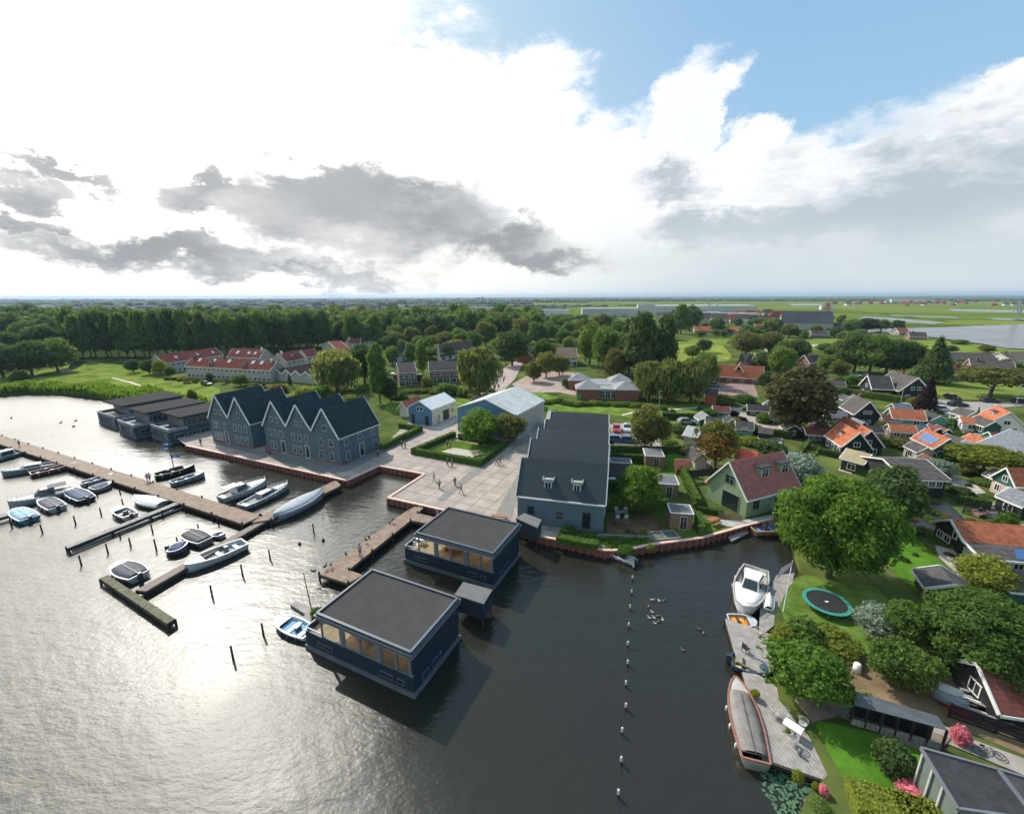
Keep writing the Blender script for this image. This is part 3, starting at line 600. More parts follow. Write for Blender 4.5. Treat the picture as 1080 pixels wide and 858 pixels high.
for u in (4.15, 8.1):
    y = .75; zb = 5.3+4.1*y/3.3; d = MB(); d.box(u-.65, y, zb-.2, u+.65, y+1.6, zb+1.15); do = d.build('dormer', LB, r)
    d = MB(); d.box(u-.8, y-.15, zb+1.15, u+.8, y+1.7, zb+1.3).box(u-.8, y-.15, zb+1.3, u-.72, y+1.7, zb+1.5).box(u+.72, y-.15, zb+1.3, u+.8, y+1.7, zb+1.5).box(u-.72, y-.15, zb+1.3, u+.72, y-.08, zb+1.5); d.build('dormer_roof', CONC, do)
    window(do, .95, 1.05, (u, y, zb+.02), 0, WHITE)

# ---- boatyard hangar and small workshop
A = at(483.3, 454.4); B = at(544.4, 464.4); an = math.atan2((B-A).y, (B-A).x)
hg = house('boat_hangar', 'large hangar with blue steel front and pale corrugated roof behind the plaza tree', 'hangar', A, an, (B-A).length, 15.5, 6.75, 9.55, 'y', wall=BEIGE, roof=PALER, trim=CREAM, over=.15, wins=())
m = MB(); WH = (B-A).length; m.extr([(0.02, .6), (WH-.02, .6), (WH-.02, 6.65), (WH/2, 9.45), (.02, 6.65)], -.06, -.01, 'y'); me = m.mesh('blue_gable', SKYW); fix_normals(me); link('blue_gable', me, hg)
A = at(431.8, 445.6); B = at(456.2, 449.3); an = math.atan2((B-A).y, (B-A).x); WH = (B-A).length
wk = house('workshop', 'small gabled workshop with blue front and white roof left of the hangar', 'workshop', A, an, WH, 10.4, 5.15, 7.0, 'y', wall=mat('cream_brick', (.55, .52, .44), .85, .1), roof=mat('white_metal_roof', (.68, .70, .68), .5, .06, 1, band=('Y', .8), bandamt=.1), trim=WHITE, over=.15,
           wins=[('r', 2.9, 2.1, .9, 1.3), ('r', 5.9, 1.1, 3.0, 2.9, 'd', WIN), ('r', 8.9, 2.4, .9, 1.2)])
m = MB(); m.extr([(0.02, .6), (WH-.02, .6), (WH-.02, 5.1), (WH/2, 6.9), (.02, 5.1)], -.06, -.01, 'y'); me = m.mesh('blue_gable', SKYW); fix_normals(me); link('blue_gable', me, wk)
for u, wd, z, h in ((1.4, 1.0, 1.1, 2.3), (5.6, 1.0, 1.1, 2.3)): window(wk, wd, h, (u, -.08, z), 0, plain('black_frame', (.03, .03, .035)), 'd', RUBB)
for u in (3.1, 4.1): window(wk, .95, 1.1, (u, -.08, 4.5), 0, WHITE, bars=0)
for x, y, a, b in ((411, 436, 0, 0),):
    rh('cottage', 'small cream cottage with flat red tiled roof left of the workshop', 'cottage', (424, 424.5), (441, 417.5), (421, 433), 3.7, 5.0, wall=CREAM, roof=mat('faded_red_tiles', (.33, .10, .08), .8, .15, 1), over=.5, wins=[('f', 2.5, 1.6, 1.2, 1.5), ('f', 6, 1.5, .9, 1.8)])

# ---- pale green house
gh = rh('green_house', 'pale green timber house with rose red roof and two dormers beside the water', 'house', (768.9, 487.6), (825.3, 476), (785.7, 526.8), 4.0, 8.3, wall=GREENW, roof=ROSER, over=.3, frame=mat('grey_green_frame', (.20, .24, .19), .6, .08),
        wins=[('f', 1.9, 1.9, 1.4, 1.5), ('f', 5.2, 1.1, 1.0, 2.2, 'd', GREENW), ('f', 6.4, 1.1, 1.4, 2.4, 'd', WIN), ('f', 9.6, 1.5, 2.2, 1.2), ('l', 4.3, 1.1, 3.0, 2.7, 'd', WIN), ('l', 3.8, 4.9, 1.6, 1.5)],
        dorm=[(5.0, 2.0, 1.6, 1.5, mat('dormer_green', (.20, .27, .18), .7, .1)), (9.3, 2.0, 1.6, 1.5, mat('dormer_green', (.2, .27, .18)))])

# ---- village houses on the right (ridge ends and an eave point each)
hf('bhA', 'black_house', 'black boarded house with orange roof and small dormer below the bronze tree', 'house', wall=TARBL, roof=ORANGE, dorm=[(3.2, .9, .8, .9, WHITE)])
hf('bhB', 'black_house', 'black gabled house with orange roof joined behind the dormered one', 'house', wall=TARBL, roof=ORANGE)
house('house_annex', 'low annex with dark red roof and row of white framed windows under the bronze tree', 'annex', at(850, 466), R_(-14), 6.2, 3.2, 2.9, 3.9, 'x', wall=TARBL, roof=REDR, wins=[('f', .8+i*1.15, 1.4, .9, 1.2) for i in range(5)])
hf('tall', 'black_house', 'tall black house with grey-brown roof and two paired gable windows behind the orange roofs', 'house', wall=TARBL, roof=GREYR, chim=[(1.6, 3)], wins=[('f', 2, 1.5, 1, 1.2), ('f', 5, 1.5, 1, 1.2), ('r', 2.0, 2.2, .8, .9), ('r', 3.2, 2.2, .8, .9), ('r', 2.1, 4.5, .75, .9), ('r', 3.1, 4.5, .75, .9)])
hf('villa', 'villa', 'wide black villa with grey roof and white gable edges before the dark tree row', 'house', wall=TARBL, roof=GREYR, tw=.35, chim=[(3, 5)], wins=[('r', 3.3, 4.2, 1.0, 1.1), ('r', 5.0, 4.2, 1.0, 1.1), ('r', 2.4, 1.4, 1.2, 1.4), ('r', 5.6, 1.4, 1.2, 1.4), ('f', 3, 1.5, 1.2, 1.4), ('f', 8, 1.5, 1.2, 1.4)])
hf('wing', 'villa_wing', 'black gabled wing with grey roof and white edges left of the wide villa', 'house', wall=TARBL, roof=GREYR, tw=.35)
hf('teal', 'teal_cottage', 'pale green cottage with plain orange roof beside the village street', 'cottage', wall=TEALW, roof=ORANGE)
o = at(941, 457); house('grey_annex', 'dark grey flat-pitched annex below the plain orange cottage roof', 'annex', o, R_(-18), 6.4, 3.2, 2.4, 3.1, 'x', wall=TEALW, roof=mat('dark_annex_roof', (.09, .10, .11), .8, .15, 1))
sh_ = hf('solar', 'solar_house', 'green boarded house with eight solar panels on its orange roof', 'house', wall=DGREEN, roof=ORANGE)
L, D2, ze, zr = HF['solar'][3:]
sl = math.atan2(zr-ze, D2/2); pl = math.hypot(zr-ze, D2/2)
for i in range(4):
    for j in range(2):
        k = MB(); k.box(0, 0, .16, 1.02, .84, .21); dist = .35+j*.9
        so = k.build('solar_panel', plain('solar_cells', (.12, .19, .36), .25), sh_, (1.0+i*1.08, dist*math.cos(sl), ze+dist*math.sin(sl))); so.rotation_euler = (sl, 0, 0)
hf('oran', 'orange_house', 'large orange roofed house with white dormer beyond the solar roof', 'house', wall=WHITE, roof=ORANGE, dorm=[(3.4, 1.3, 1.0, 1.2, WHITE)])
hf('bung', 'orange_bungalow', 'low orange roofed wing with white veranda left of the large orange house', 'house', wall=WHITE, roof=ORANGE)
o = at(1084, 450); house('orange_house', 'orange roofed house with cream gable cut by the right edge near the street', 'house', o, R_(-103), 6.5, 6, 3.4, 6.2, 'x', wall=CREAM, roof=ORANGE, wins=autowins(6.5, 6, 3.4, 6.2))
hf('slate', 'slate_house', 'house with big blue-grey slate roof at the right edge behind yellow-green tree', 'house', wall=WHITE, roof=SLATE)
o = at(1046, 466); house('red_shed', 'small white edged shed with red roof below the large orange house', 'shed', o, R_(-13), 2.6, 2.0, 2.2, 2.9, 'x', wall=TEALW, roof=REDR)
for i, lab in enumerate(('left', 'right')):
    o = at(984+i*9, 459.5+i*1.2); house('boat_garage', 'white edged dark gabled shed near the street hedge, %s of a pair' % lab, 'shed', o, R_(-15), 1.9, 3.6, 2.1, 2.8, 'y', wall=TARBL, roof=REDR, over=.15)
hf('pink', 'pink_house', 'cream and dark green gabled house with orange roof at the right edge', 'house', wall=mat('pinkish_plaster', (.48, .37, .31), .8, .08), roof=ORANGE)
me = MB(); D2 = HF['pink'][4]; ze, zr = HF['pink'][5:]
hf_p = [x for x in bpy.data.objects if x.name.startswith('pink_house')][0]; me.add([(-.03, 0, ze-.6), (-.03, D2, ze-.6), (-.03, D2, ze), (-.03, D2/2, zr-.05), (-.03, 0, ze)], [(0, 1, 2, 3, 4)]); me.build('green_gable', DGREEN, hf_p)
hf('canal', 'canal_house', 'dark house with long grey roof and white window band behind the big tree', 'house', wall=TARBL, roof=GREYR, wins=[('f', 1.0+i*1.05, 2.7, .95, 1.1) for i in range(5)]+[('r', 1.4, 2.7, 1.0, 1.1), ('r', 2.8, 2.7, 1.0, 1.1), ('r', 4.2, 2.7, 1.0, 1.1), ('r', 5.6, 2.7, 1.0, 1.1)])
hf('ochre', 'ochre_annex', 'annex with ochre felt roof and white framed windows in front of black gables', 'annex', wall=TARBL, roof=mat('ochre_felt', (.33, .26, .15), .85, .15, 1))
bh = hf('cabin', 'black_cabin', 'black cabin with orange upper roof, grey lower roof and blue patch at the right edge', 'house', wall=TARBL, roof=ORANGE, tw=.3, wins=[('l', 3.2, 2.3, .7, 1.3), ('l', 2.2, 1.2, 1.0, 1.0), ('l', 1.0, 1.2, 1.0, 1.0)])
k = MB(); k.slab([(-.3, -2.9, 2.25), (9, -2.9, 2.25), (9, -.25, 2.85), (-.3, -.25, 2.85)], .1); k.build('lower_roof', GREYR, bh)
k = MB(); k.slab([(3.4, -2.5, 2.46), (9, -2.7, 2.42), (9, -1.0, 2.8), (4.4, -.8, 2.84)], .02); k.build('blue_tarpaulin', plain('blue_sheet', (.05, .12, .28)), bh)
k = MB(); k.bar((-.35, -2.95, 2.32), (-.35, -.2, 2.95), .12, .26).bar((-.3, -2.98, 2.28), (9, -2.98, 2.28), .12, .22); k.build('lower_bargeboard', WHITE, bh)
k = MB(); k.box(0, -2.6, .6, 8.8, -.05, 2.2); k.build('conservatory_wall', mat('pale_glazing', (.30, .38, .38), .2, .2), bh)
for i in range(6): window(bh, 1.1, 1.0, (.9+i*1.4, -2.62, 1.0), 0, WHITE)
hf('gshed', 'garden_shed', 'black garden shed with pale ridge board between lawn and leafy tree', 'shed', wall=TARBL, roof=mat('shed_felt', (.07, .065, .065), .9, .2, 1), tw=.3, wins=())
o = at(1062, 634); house('green_shed', 'dark green shed with white gable edges at the right edge', 'shed', o, R_(-12), 4, 3.0, 2.5, 3.9, 'x', wall=DGREEN, roof=GREYR, tw=.3, wins=[('l', 1.5, 1.4, 1.0, 1.0)])
o = at(1050, 768); house('red_roof_barn', 'black barn with dark red roof and white square window at the right edge', 'barn', o, R_(-12), 5, 4.6, 2.7, 4.4, 'x', wall=TARBL, roof=REDR, tw=.3, wins=[('l', 2.3, 1.8, 1.1, 1.1)])
# dark flat pitched roof in the lower right corner
def slabroof(name, label, pts, z, zl, wallm, roofm):
    P = [at(x, y, zz) for (x, y), zz in zip(pts, z)]; r = thing(name, (P[0].x, P[0].y, 0), 0, label, 'house'); o = Vector((P[0].x, P[0].y, 0)); Q = [p-o for p in P]
    m = MB(); m.slab(Q, .12); me = m.mesh('roof', roofm); fix_normals(me); link('roof', me, r)
    c = sum(Q, Vector())/len(Q); w = MB(); q2 = [c+(p-c)*.93 for p in Q]; n = len(q2)
    w.add([(p.x, p.y, .8) for p in q2]+[(p.x, p.y, p.z-.03) for p in q2], [tuple(range(n-1, -1, -1)), tuple(range(n, 2*n))]+[(i, (i+1) % n, n+(i+1) % n, n+i) for i in range(n)])
    me = w.mesh('wall', wallm); fix_normals(me); link('wall', me, r)
    t = MB()
    for i in range(n): t.bar(Q[i]+Vector((0, 0, .1)), Q[(i+1) % n]+Vector((0, 0, .1)), .14, .2)
    t.build('roof_edge', mat('grey_trim', (.15, .155, .165), .5, .08), r); return r, Q
sr, Q = slabroof('garden_house', 'garden house with dark felt roof and pale edge trim in the lower right corner', [(970.8, 789.8), (1051, 812.4), (1092, 866), (1009.9, 854)], (4.2, 4.2, 3.6, 3.6), 0, mat('grey_green_wall', (.12, .15, .13), .8, .1), mat('dark_felt', (.035, .036, .04), .9, .25, 1.5))
slabroof('garden_house', 'dark felt roof section next to the garden house, cut by the frame', [(1053, 812.9), (1130, 836), (1150, 885), (1094, 866.5)], (4.15, 4.15, 3.5, 3.5), 0, mat('grey_green_wall', (.12, .15, .13)), mat('dark_felt2', (.05, .046, .05), .9, .3, 1.2))
k = MB()
for t_ in (.06, .34, .62): a = Q[0].lerp(Q[3], t_); k.bar((a.x+.05, a.y, .9), (a.x+.05, a.y, a.z-.1), .1)
k.build('veranda_post', mat('pale_grey_frame', (.46, .47, .46), .5, .08), sr)
# long low lean-to along the path
P = [at(x, y, 3.2) for x, y in ((901.5, 729), (988, 755))]+[at(x, y, 2.8) for x, y in ((999, 770), (900.5, 743.5))]
r = thing('lean_to', (P[0].x, P[0].y, 0), 0, 'long open lean-to with grey roof above the plank path', 'shed'); o = Vector((P[0].x, P[0].y, 0)); Q = [p-o for p in P]
m = MB(); m.slab(Q, .1); me = m.mesh('roof', mat('blue_grey_felt', (.11, .115, .125), .85, .12, 1)); fix_normals(me); link('roof', me, r)
m = MB(); m.bar(Q[0]+Vector((0, 0, -1.2)), Q[1]+Vector((0, 0, -1.2)), .1, 2.3); m.build('back_wall', TARBL, r)
for i in range(7): p = Q[3].lerp(Q[2], i/6.0); m = MB(); m.bar((p.x, p.y, .9), (p.x, p.y, p.z), .12); m.build('post', DARKW, r)
m = MB(); a = Q[3].copy(); b = Q[2].copy(); a.z = b.z = 1.35; m.bar(a, b, .08, .5); m.build('low_fence', OLDW, r)
# ================================================================ FAR AND MIDDLE BUILDINGS
ROWK = {'T1': 'farther long row', 'T2': 'nearest row of white', 'T3': 'dark red roofed row behind the nearest', 'T4': 'short dark red roofed row', 'T5': 'small dark red roofed house pair', 'T7': 'wood edge, left one', 'T8': 'wood edge, middle one', 'T9': 'wood edge, right one'}
def simple_rows(tab):
    for name, label, p1, p2, e, ze, zr, wm, rm, n, k in tab:
        key = [q for q, w_ in ROWK.items() if w_ in label]
        if key:
            L_ = HF[key[0]][3]; D_ = HF[key[0]][4]; k = {a: [(b[0]*L_/50,)+((min(b[1], D_*.3),)+tuple(b[2:]) if a == 'sky' else tuple(b[1:])) for b in v] for a, v in k.items()}
            hf(key[0], name, label, 'terraced houses', wall=wm, roof=rm, over=.25, tw=.2, **k); continue
        r = rh(name, label, 'terraced houses' if 'row' in name else 'house', p1, p2, e, ze, zr, wall=wm, roof=rm, over=.25, tw=.2, **k)
        L = max(v.co.x for v in [c for c in r.children if c.name.startswith('wall')][0].data.vertices); st = L/n
        place_wins(r, L, 8, [('f', st*(i+.3), 4.0, 1.5, 1.1) for i in range(n)]+[('f', st*(i+.75), 4.0, 1.0, 1.1) for i in range(n)]+[('f', st*(i+.5), 1.3, 2.2, 1.8) for i in range(n)], WHITE)
WR = mat('white_render', (.40, .37, .34), .8, .08)
simple_rows([
 ('terrace_row', 'farther long row with dark red roof, cream gable at its left end', (163, 376), (227.5, 366.6), (200, 379.5), 5.6, 9.0, WR, REDR, 9, dict(sky=[(12, 1.5, 1), (30, 1.5, 1), (44, 1.5, 1)])),
 ('terrace_row', 'nearest row of white houses under a long dark red roof with skylights', (200, 380), (290.4, 381), (250, 388.5), 5.6, 9.2, WR, REDR, 8, dict(sky=[(6, 2, 1.3), (15, 2, 1.3), (24, 2, 1.3), (38, 2, 1.3), (43, 2, 1.3)], dorm=[(14, 1.6, 1.2, 1.2, WR), (34, 1.6, 1.2, 1.2, WR)], chim=[(2, 3), (48, 3, CREAM)])),
 ('terrace_row', 'dark red roofed row behind the nearest white row, two chimneys on its right end', (245, 367.3), (281, 368.5), (262, 377.5), 5.6, 9.4, WR, REDR, 4, dict(sky=[(12, 1.5, 1.4), (30, 1.5, 1.2), (40, 1.5, 1.2)], chim=[(48, 3, CREAM)])),
 ('terrace_row', 'short dark red roofed row with white walls, right of the brick gable', (293, 373), (314, 368.5), (311, 380.5), 5.6, 9.2, WR, REDR, 3, dict(dorm=[(25, 1.6, 1.2, 1.5, WR)], chim=[(4, 3, CREAM)])),
 ('terrace_row', 'small dark red roofed house pair beside the golden willow', (318, 367.5), (331, 368.5), (330, 374.5), 5.6, 9.0, WR, REDR, 2, {}),
 ('terrace_row', 'tiny dark red roof with white dormers above the golden willow', (346, 360.3), (359, 359.5), (352, 362.6), 5.6, 8.6, WR, REDR, 2, {}),
 ('terrace_row', 'red roofed row at the wood edge, left one of three', (367, 358.5), (381, 355.2), (375, 361), 5.6, 9.4, CREAM, REDR, 2, dict(chim=[(6, 3, CREAM)])),
 ('terrace_row', 'red roofed row at the wood edge, middle one of three', (383, 356), (395, 352.8), (392, 358.3), 5.6, 9.4, CREAM, REDR, 2, dict(chim=[(6, 3, CREAM)])),
 ('terrace_row', 'red roofed row at the wood edge, right one of three', (396.5, 354), (409.5, 352), (405, 358.3), 5.6, 9.4, WR, REDR, 2, dict(chim=[(6, 3, CREAM)])),
 ('brown_row', 'long grey-brown roof behind the brick apartments on their left', (410, 367), (440, 358.5), (425, 372), 5.0, 9.0, CREAM, GREYR, 4, {}),
 ('brown_row', 'grey-brown roofed row with pale dormers, centre of the village trees', (462, 363), (497, 358.5), (480, 370), 5.0, 9.4, CREAM, mat('brown_tiles', (.19, .145, .12), .8, .2, 1, band=('Z', 1.5), bandamt=.2), 5, dict(dorm=[(8, 2, 1.3, 3, CREAM), (20, 2, 1.3, 3, CREAM)])),
 ('brown_row', 'grey-brown roofed row behind the school yard trees', (582, 366.5), (608, 366.5), (596, 372.5), 5.0, 8.6, CREAM, mat('brown_tiles', (.19, .145, .12)), 4, {}),
 ('brown_row', 'brown roofed house half hidden by trees right of the street', (552, 366), (560, 364.5), (556, 371), 5.0, 8.6, BRICK, mat('brown_tiles', (.19, .145, .12)), 1, {}),
 ('brick_row', 'brown brick apartments with balconies, left block', (418, 383), (437, 382), (428, 387.3), 6.0, 8.6, BRNBR, GREYR, 3, {}),
 ('brick_row', 'brown brick apartments with pale gablets, right block', (452, 381.5), (488, 380.5), (470, 386.5), 6.0, 8.6, BRNBR, GREYR, 5, {}),
])
for j, (x0, x1, y, lab) in enumerate(((415, 446, 401.5, 'left'), (455, 479, 400.5, 'right'))):
    a = at(x0, y, 1); b = at(x1, y, 1); k = MB(); k.bar(a+Vector((0, 0, 1.1)), b+Vector((0, 0, 1.1)), .4, 2.6); k.bar(a+Vector((0, 0, 2.5)), b+Vector((0, 0, 2.5)), .6, .15, 1)
    k.build('garden_wall', [BRNBR, CREAM], label='brown brick wall in front of the brick apartments, %s section' % lab, cat='wall')
# zig-zag roofed garages
A = at(289, 401); B = at(340, 406); d = B-A
k = house('garage_row', 'row of garages with five white zig-zag gables and a dark roof', 'garages', A, math.atan2(d.y, d.x), d.length, 16, 3.3, 5.4, 'y', bay=5, wall=WR, roof=mat('brown_black_roof', (.07, .055, .055), .85, .15, 1), over=.3, tw=.5)
# school with pyramid roofs
A = at(608.1, 421.3); B = at(672.9, 422.5); d = (B-A); L = d.length; an = math.atan2(d.y, d.x)
r = thing('school', (A.x, A.y, 0), an, 'low red brick school with grey pyramid roofs and a glazed link', 'school')
ZE = 4.3; w = MB(); ro = MB()
def pyr(mb, x0, y0, s, z, h): mb.add([(x0-.4, y0-.4, z), (x0+s+.4, y0-.4, z), (x0+s+.4, y0+s+.4, z), (x0-.4, y0+s+.4, z), (x0+s/2, y0+s/2, z+h)], [(0, 1, 4), (1, 2, 4), (2, 3, 4), (3, 0, 4), (3, 2, 1, 0)])
s = L*.37
w.box(0, 0, .6, s, s, ZE).box(L-s, 0, .6, L, s, ZE).box(-2, s+7, .6, -2+s, s*2+7, ZE).box(L-s, s+6, .6, L, 2*s+6, ZE).box(s*.5, s, .6, L-.5, s*2.6, ZE-.4).box(s, 1.2, .6, L-s, s, ZE-.5)
pyr(ro, 0, 0, s, ZE, 2.3); pyr(ro, L-s, 0, s, ZE, 2.3); pyr(ro, -2, s+7, s, ZE, 2.3); pyr(ro, L-s, s+6, s, ZE, 2.3)
ro.box(s*.5, s+.5, ZE-.38, L-.6, s*2.6, ZE+.05).box(s+.1, 1.0, ZE-.48, L-s-.1, s+.4, ZE-.1)
w.build('wall', BRICK, r); ro.build('roof', mat('grey_school_roof', (.27, .27, .275), .8, .12, .6), r)
place_wins(r, L, s, [('f', s+1+i*1.7, 1.3, 1.6, 2.4) for i in range(4)], WHITE)
for c in [c for c in r.children if c.name.startswith('window')]: c.location.y = 1.18
k = MB(); k.box(.1, -.1, 1, 1.3, .0, 3); k.build('green_panel', plain('green_door', (.03, .30, .05)), r)
# farm with orange roof
rh('farmhouse', 'long orange tiled farmhouse by the brick yard', 'farmhouse', (748, 383.5), (806, 386.5), (775, 395), 3.2, 7.2, wall=BRICK, roof=ORANGE, wins=[('f', 3+i*4, 1.2, 1.4, 1.3) for i in range(6)])
rh('farm_barn', 'big hipped grey thatch roofed barn behind the orange farmhouse', 'barn', (777, 372.5), (797, 373.5), (790, 388), 3.6, 9.8, wall=TARBL, roof=GREYR, hip=5, trim=None)
A = at(768.5, 402.5); B = at(786.5, 404); d = B-A
house('farm_gable', 'black gable with white cross trim in front of the orange farmhouse', 'barn', A, math.atan2(d.y, d.x), d.length, 8, 3.4, 7.4, 'y', wall=TARBL, roof=ORANGE, tw=.4, wins=[('f', 1.3, 1.3, 1, 1.2), ('f', d.length/2, 4.2, .8, 1.0), ('f', d.length-1.3, 1.3, 1, 1.2)])
A = at(743, 426); B = at(755, 427); d = B-A
house('brick_barn', 'small red-orange brick shed at the end of the lawn by the willows', 'shed', A, math.atan2(d.y, d.x), d.length, 4, 4.2, 5.2, 'x', wall=mat('orange_brick', (.34, .10, .06), .85, .12, 2), roof=GREYR, trim=None)
# low house rows in the right middle distance
mid = [((734, 345), (748, 345), (740, 349), 'orange', 'orange hipped roof villa behind the tall dark trees'), ((762, 346), (775, 346), (769, 349), 'orange', 'small orange roof between trees near the yellow-green tree'),
 ((784, 344), (802, 345), (793, 350), 'red', 'dark red roofed house left of the pointed conifer'), ((798, 341), (806, 342), (803, 345), 'orange', 'small orange gable above the dark red roofed house'),
 ((812, 362), (822, 362), (817, 366), 'orange', 'orange roof peeping between trees by the railway path'), ((836, 366.5), (846, 372), (838, 376), 'brick', 'brown brick gabled house at the meadow corner'),
 ((853, 375), (874, 379), (862, 386), 'brick', 'brown brick house with dark dormers left of the dark tree row'), ((826, 340), (836, 338), (833, 343), 'grey', 'white walled house with steep grey roof beside the dark barn'),
 ((858, 349.5), (872, 350), (865, 352), 'grey', 'flat grey outbuilding in front of the dark barn'), ((878, 340), (889, 341), (884, 343), 'brick', 'small brown brick house right of the dark barn'),
 ((948, 346.5), (958, 345.5), (952, 350), 'orange', 'white house with orange roof on the lake shore'), ((962, 350), (974, 352), (968, 355), 'brick', 'dark brown boathouse on the lake shore'),
 ((1000, 374), (1048, 377), (1022, 384), 'grey', 'long dark roofed terrace behind the village green, left'), ((1030, 383), (1062, 386), (1045, 392), 'grey', 'dark roofed pair of houses before the long terrace'),
 ((1060, 370), (1110, 376), (1085, 382), 'brown', 'long brown roof behind the spreading tree at the right edge'), ((806, 380), (820, 383), (812, 390), 'orange', 'orange roofed house below the grey hip roof at the trees'),
 ((800, 372), (815, 377), (808, 384), 'grey', 'steep grey roof half hidden at the left of the tree clump'), ((1006, 392), (1030, 393), (1016, 398), 'red', 'dark red fronted shed row on the village green edge')]
RM = {'orange': ORANGE, 'red': REDR, 'brick': GREYR, 'grey': GREYR, 'brown': mat('brown_tiles', (.19, .145, .12))}
for qi, (p1, p2, e, c, lab) in enumerate(mid):
    b0 = at((p1[0]+p2[0])/2, max(p1[1], p2[1])+(9 if p1[1] > 360 else 6.5)); dd = depth(b0); L = max(6, (p2[0]-p1[0]+6)*dd/F*(.85 if p1[1] > 355 else .8)); D_ = min(max(6, L*.7), 11); h_ = (5.2 if p1[1] > 355 else 6)*dd/F; h_ = min(max(h_, 4.6), 9)
    an = R_((-14, -30, 10, -20)[qi % 4]); u = Vector((math.cos(an), math.sin(an), 0)); o = b0-u*L/2
    house('village_house', lab, 'house', o, an, L, D_, 1+h_*.5, 1+h_*1.15, 'x', wall={'orange': WR, 'red': BRICK, 'brick': BRICK, 'grey': BRNBR, 'brown': CREAM}[c], roof=RM[c], chim=[(2, D_*.4)], wins=autowins(L, D_, 1+h_*.5, 1+h_*1.15))
A = at(823, 347); B = at(878, 348.5); d = B-A
house('dark_barn', 'very large dark barn with a small red mark on its roof, near the lake', 'barn', A, math.atan2(d.y, d.x), d.length, 40, 7, 17, 'x', wall=CONC, roof=mat('dark_barn_roof', (.05, .055, .065), .8, .1, .05), trim=None)
# small garden buildings near the long slate house
def cube_shed(px, py, w_, d_, h, an, label, wallm=TIMB, roofm=ROOFG, door=True):
    p = at(px, py); r = thing('garden_shed', (p.x, p.y, 0), an, label, 'shed')
    k = MB(); k.box(0, 0, .7, w_, d_, 1+h); k.build('wall', wallm, r); k = MB(); k.box(-.1, -.1, 1+h, w_+.1, d_+.1, 1+h+.14); k.build('roof_edge', WHITE, r); k = MB(); k.box(.06, .06, 1+h+.14, w_-.06, d_-.06, 1+h+.17); k.build('roof', mat('grey_sedum_roof', (.16, .155, .165), .9, .2, 3), r)
    if door: window(r, .95, 2.0, (w_*.6, -.02, 1.05), 0, mat('pale_grey_door', (.42, .44, .42), .6, .05), 'd', WIN)
    return r
an = R_(-10)
cube_shed(706, 557.5, 2.9, 2.6, 2.4, an, 'brown timber shed with white roof edge nearest the water')
cube_shed(691, 524, 3.4, 3.6, 2.3, an, 'timber shed with white roof edge between hedges, middle of the three')
cube_shed(680, 493, 3.3, 4.0, 2.3, an, 'timber shed with white roof edge farthest from the water')
cube_shed(643, 502, 3.6, 2.2, 2.6, an, 'mint roofed veranda against the side of the slate house', mat('grey_shade_wall', (.12, .13, .14), .7, .1), mat('mint_roof', (.45, .58, .52), .5, .06), False)
rh('garden_house', 'white garden house with pale grey roof behind the car park tree', 'house', (726, 449), (741, 452), (735, 461), 3.2, 4.6, wall=WR, roof=mat('pale_grey_roof', (.36, .38, .38), .8, .1, 1))
rh('garden_house', 'low garden house with grey roof left of the copper tree', 'house', (730, 470), (741, 480), (733, 484), 2.8, 3.8, wall=WR, roof=GREYR, trim=None)
rh('pavilion', 'small pavilion with coral tiled roof at the end of the garden path', 'shed', (712, 484), (728, 485), (720, 491), 2.8, 3.8, wall=BRICK, roof=mat('coral_tiles', (.50, .20, .14), .8, .15, 2), trim=None)
rh('red_barn', 'bright coral roof directly behind the pale green house', 'shed', (778, 473), (800, 477), (797, 488), 3.6, 5.2, wall=WR, roof=mat('bright_coral_roof', (.55, .13, .10), .8, .1, 2), trim=None)
rh('white_shed', 'small white lean-to roof right of the pale green house', 'shed', (832, 477), (842, 478), (838, 484), 3.0, 4.0, wall=WR, roof=PALER, trim=None)
rh('allotment_shed', 'dark little shed with grey roof under the bronze tree', 'shed', (800, 450.5), (816, 452.5), (806, 456.5), 2.4, 3.2, wall=DARKW, roof=GREYR, trim=None)
A = at(534, 430); house('site_cabin', 'brown roofed cabin behind the hangar by the street', 'shed', A, R_(-15), 9, 5, 3.6, 4.2, 'x', wall=CREAM, roof=BRNBR, trim=None)

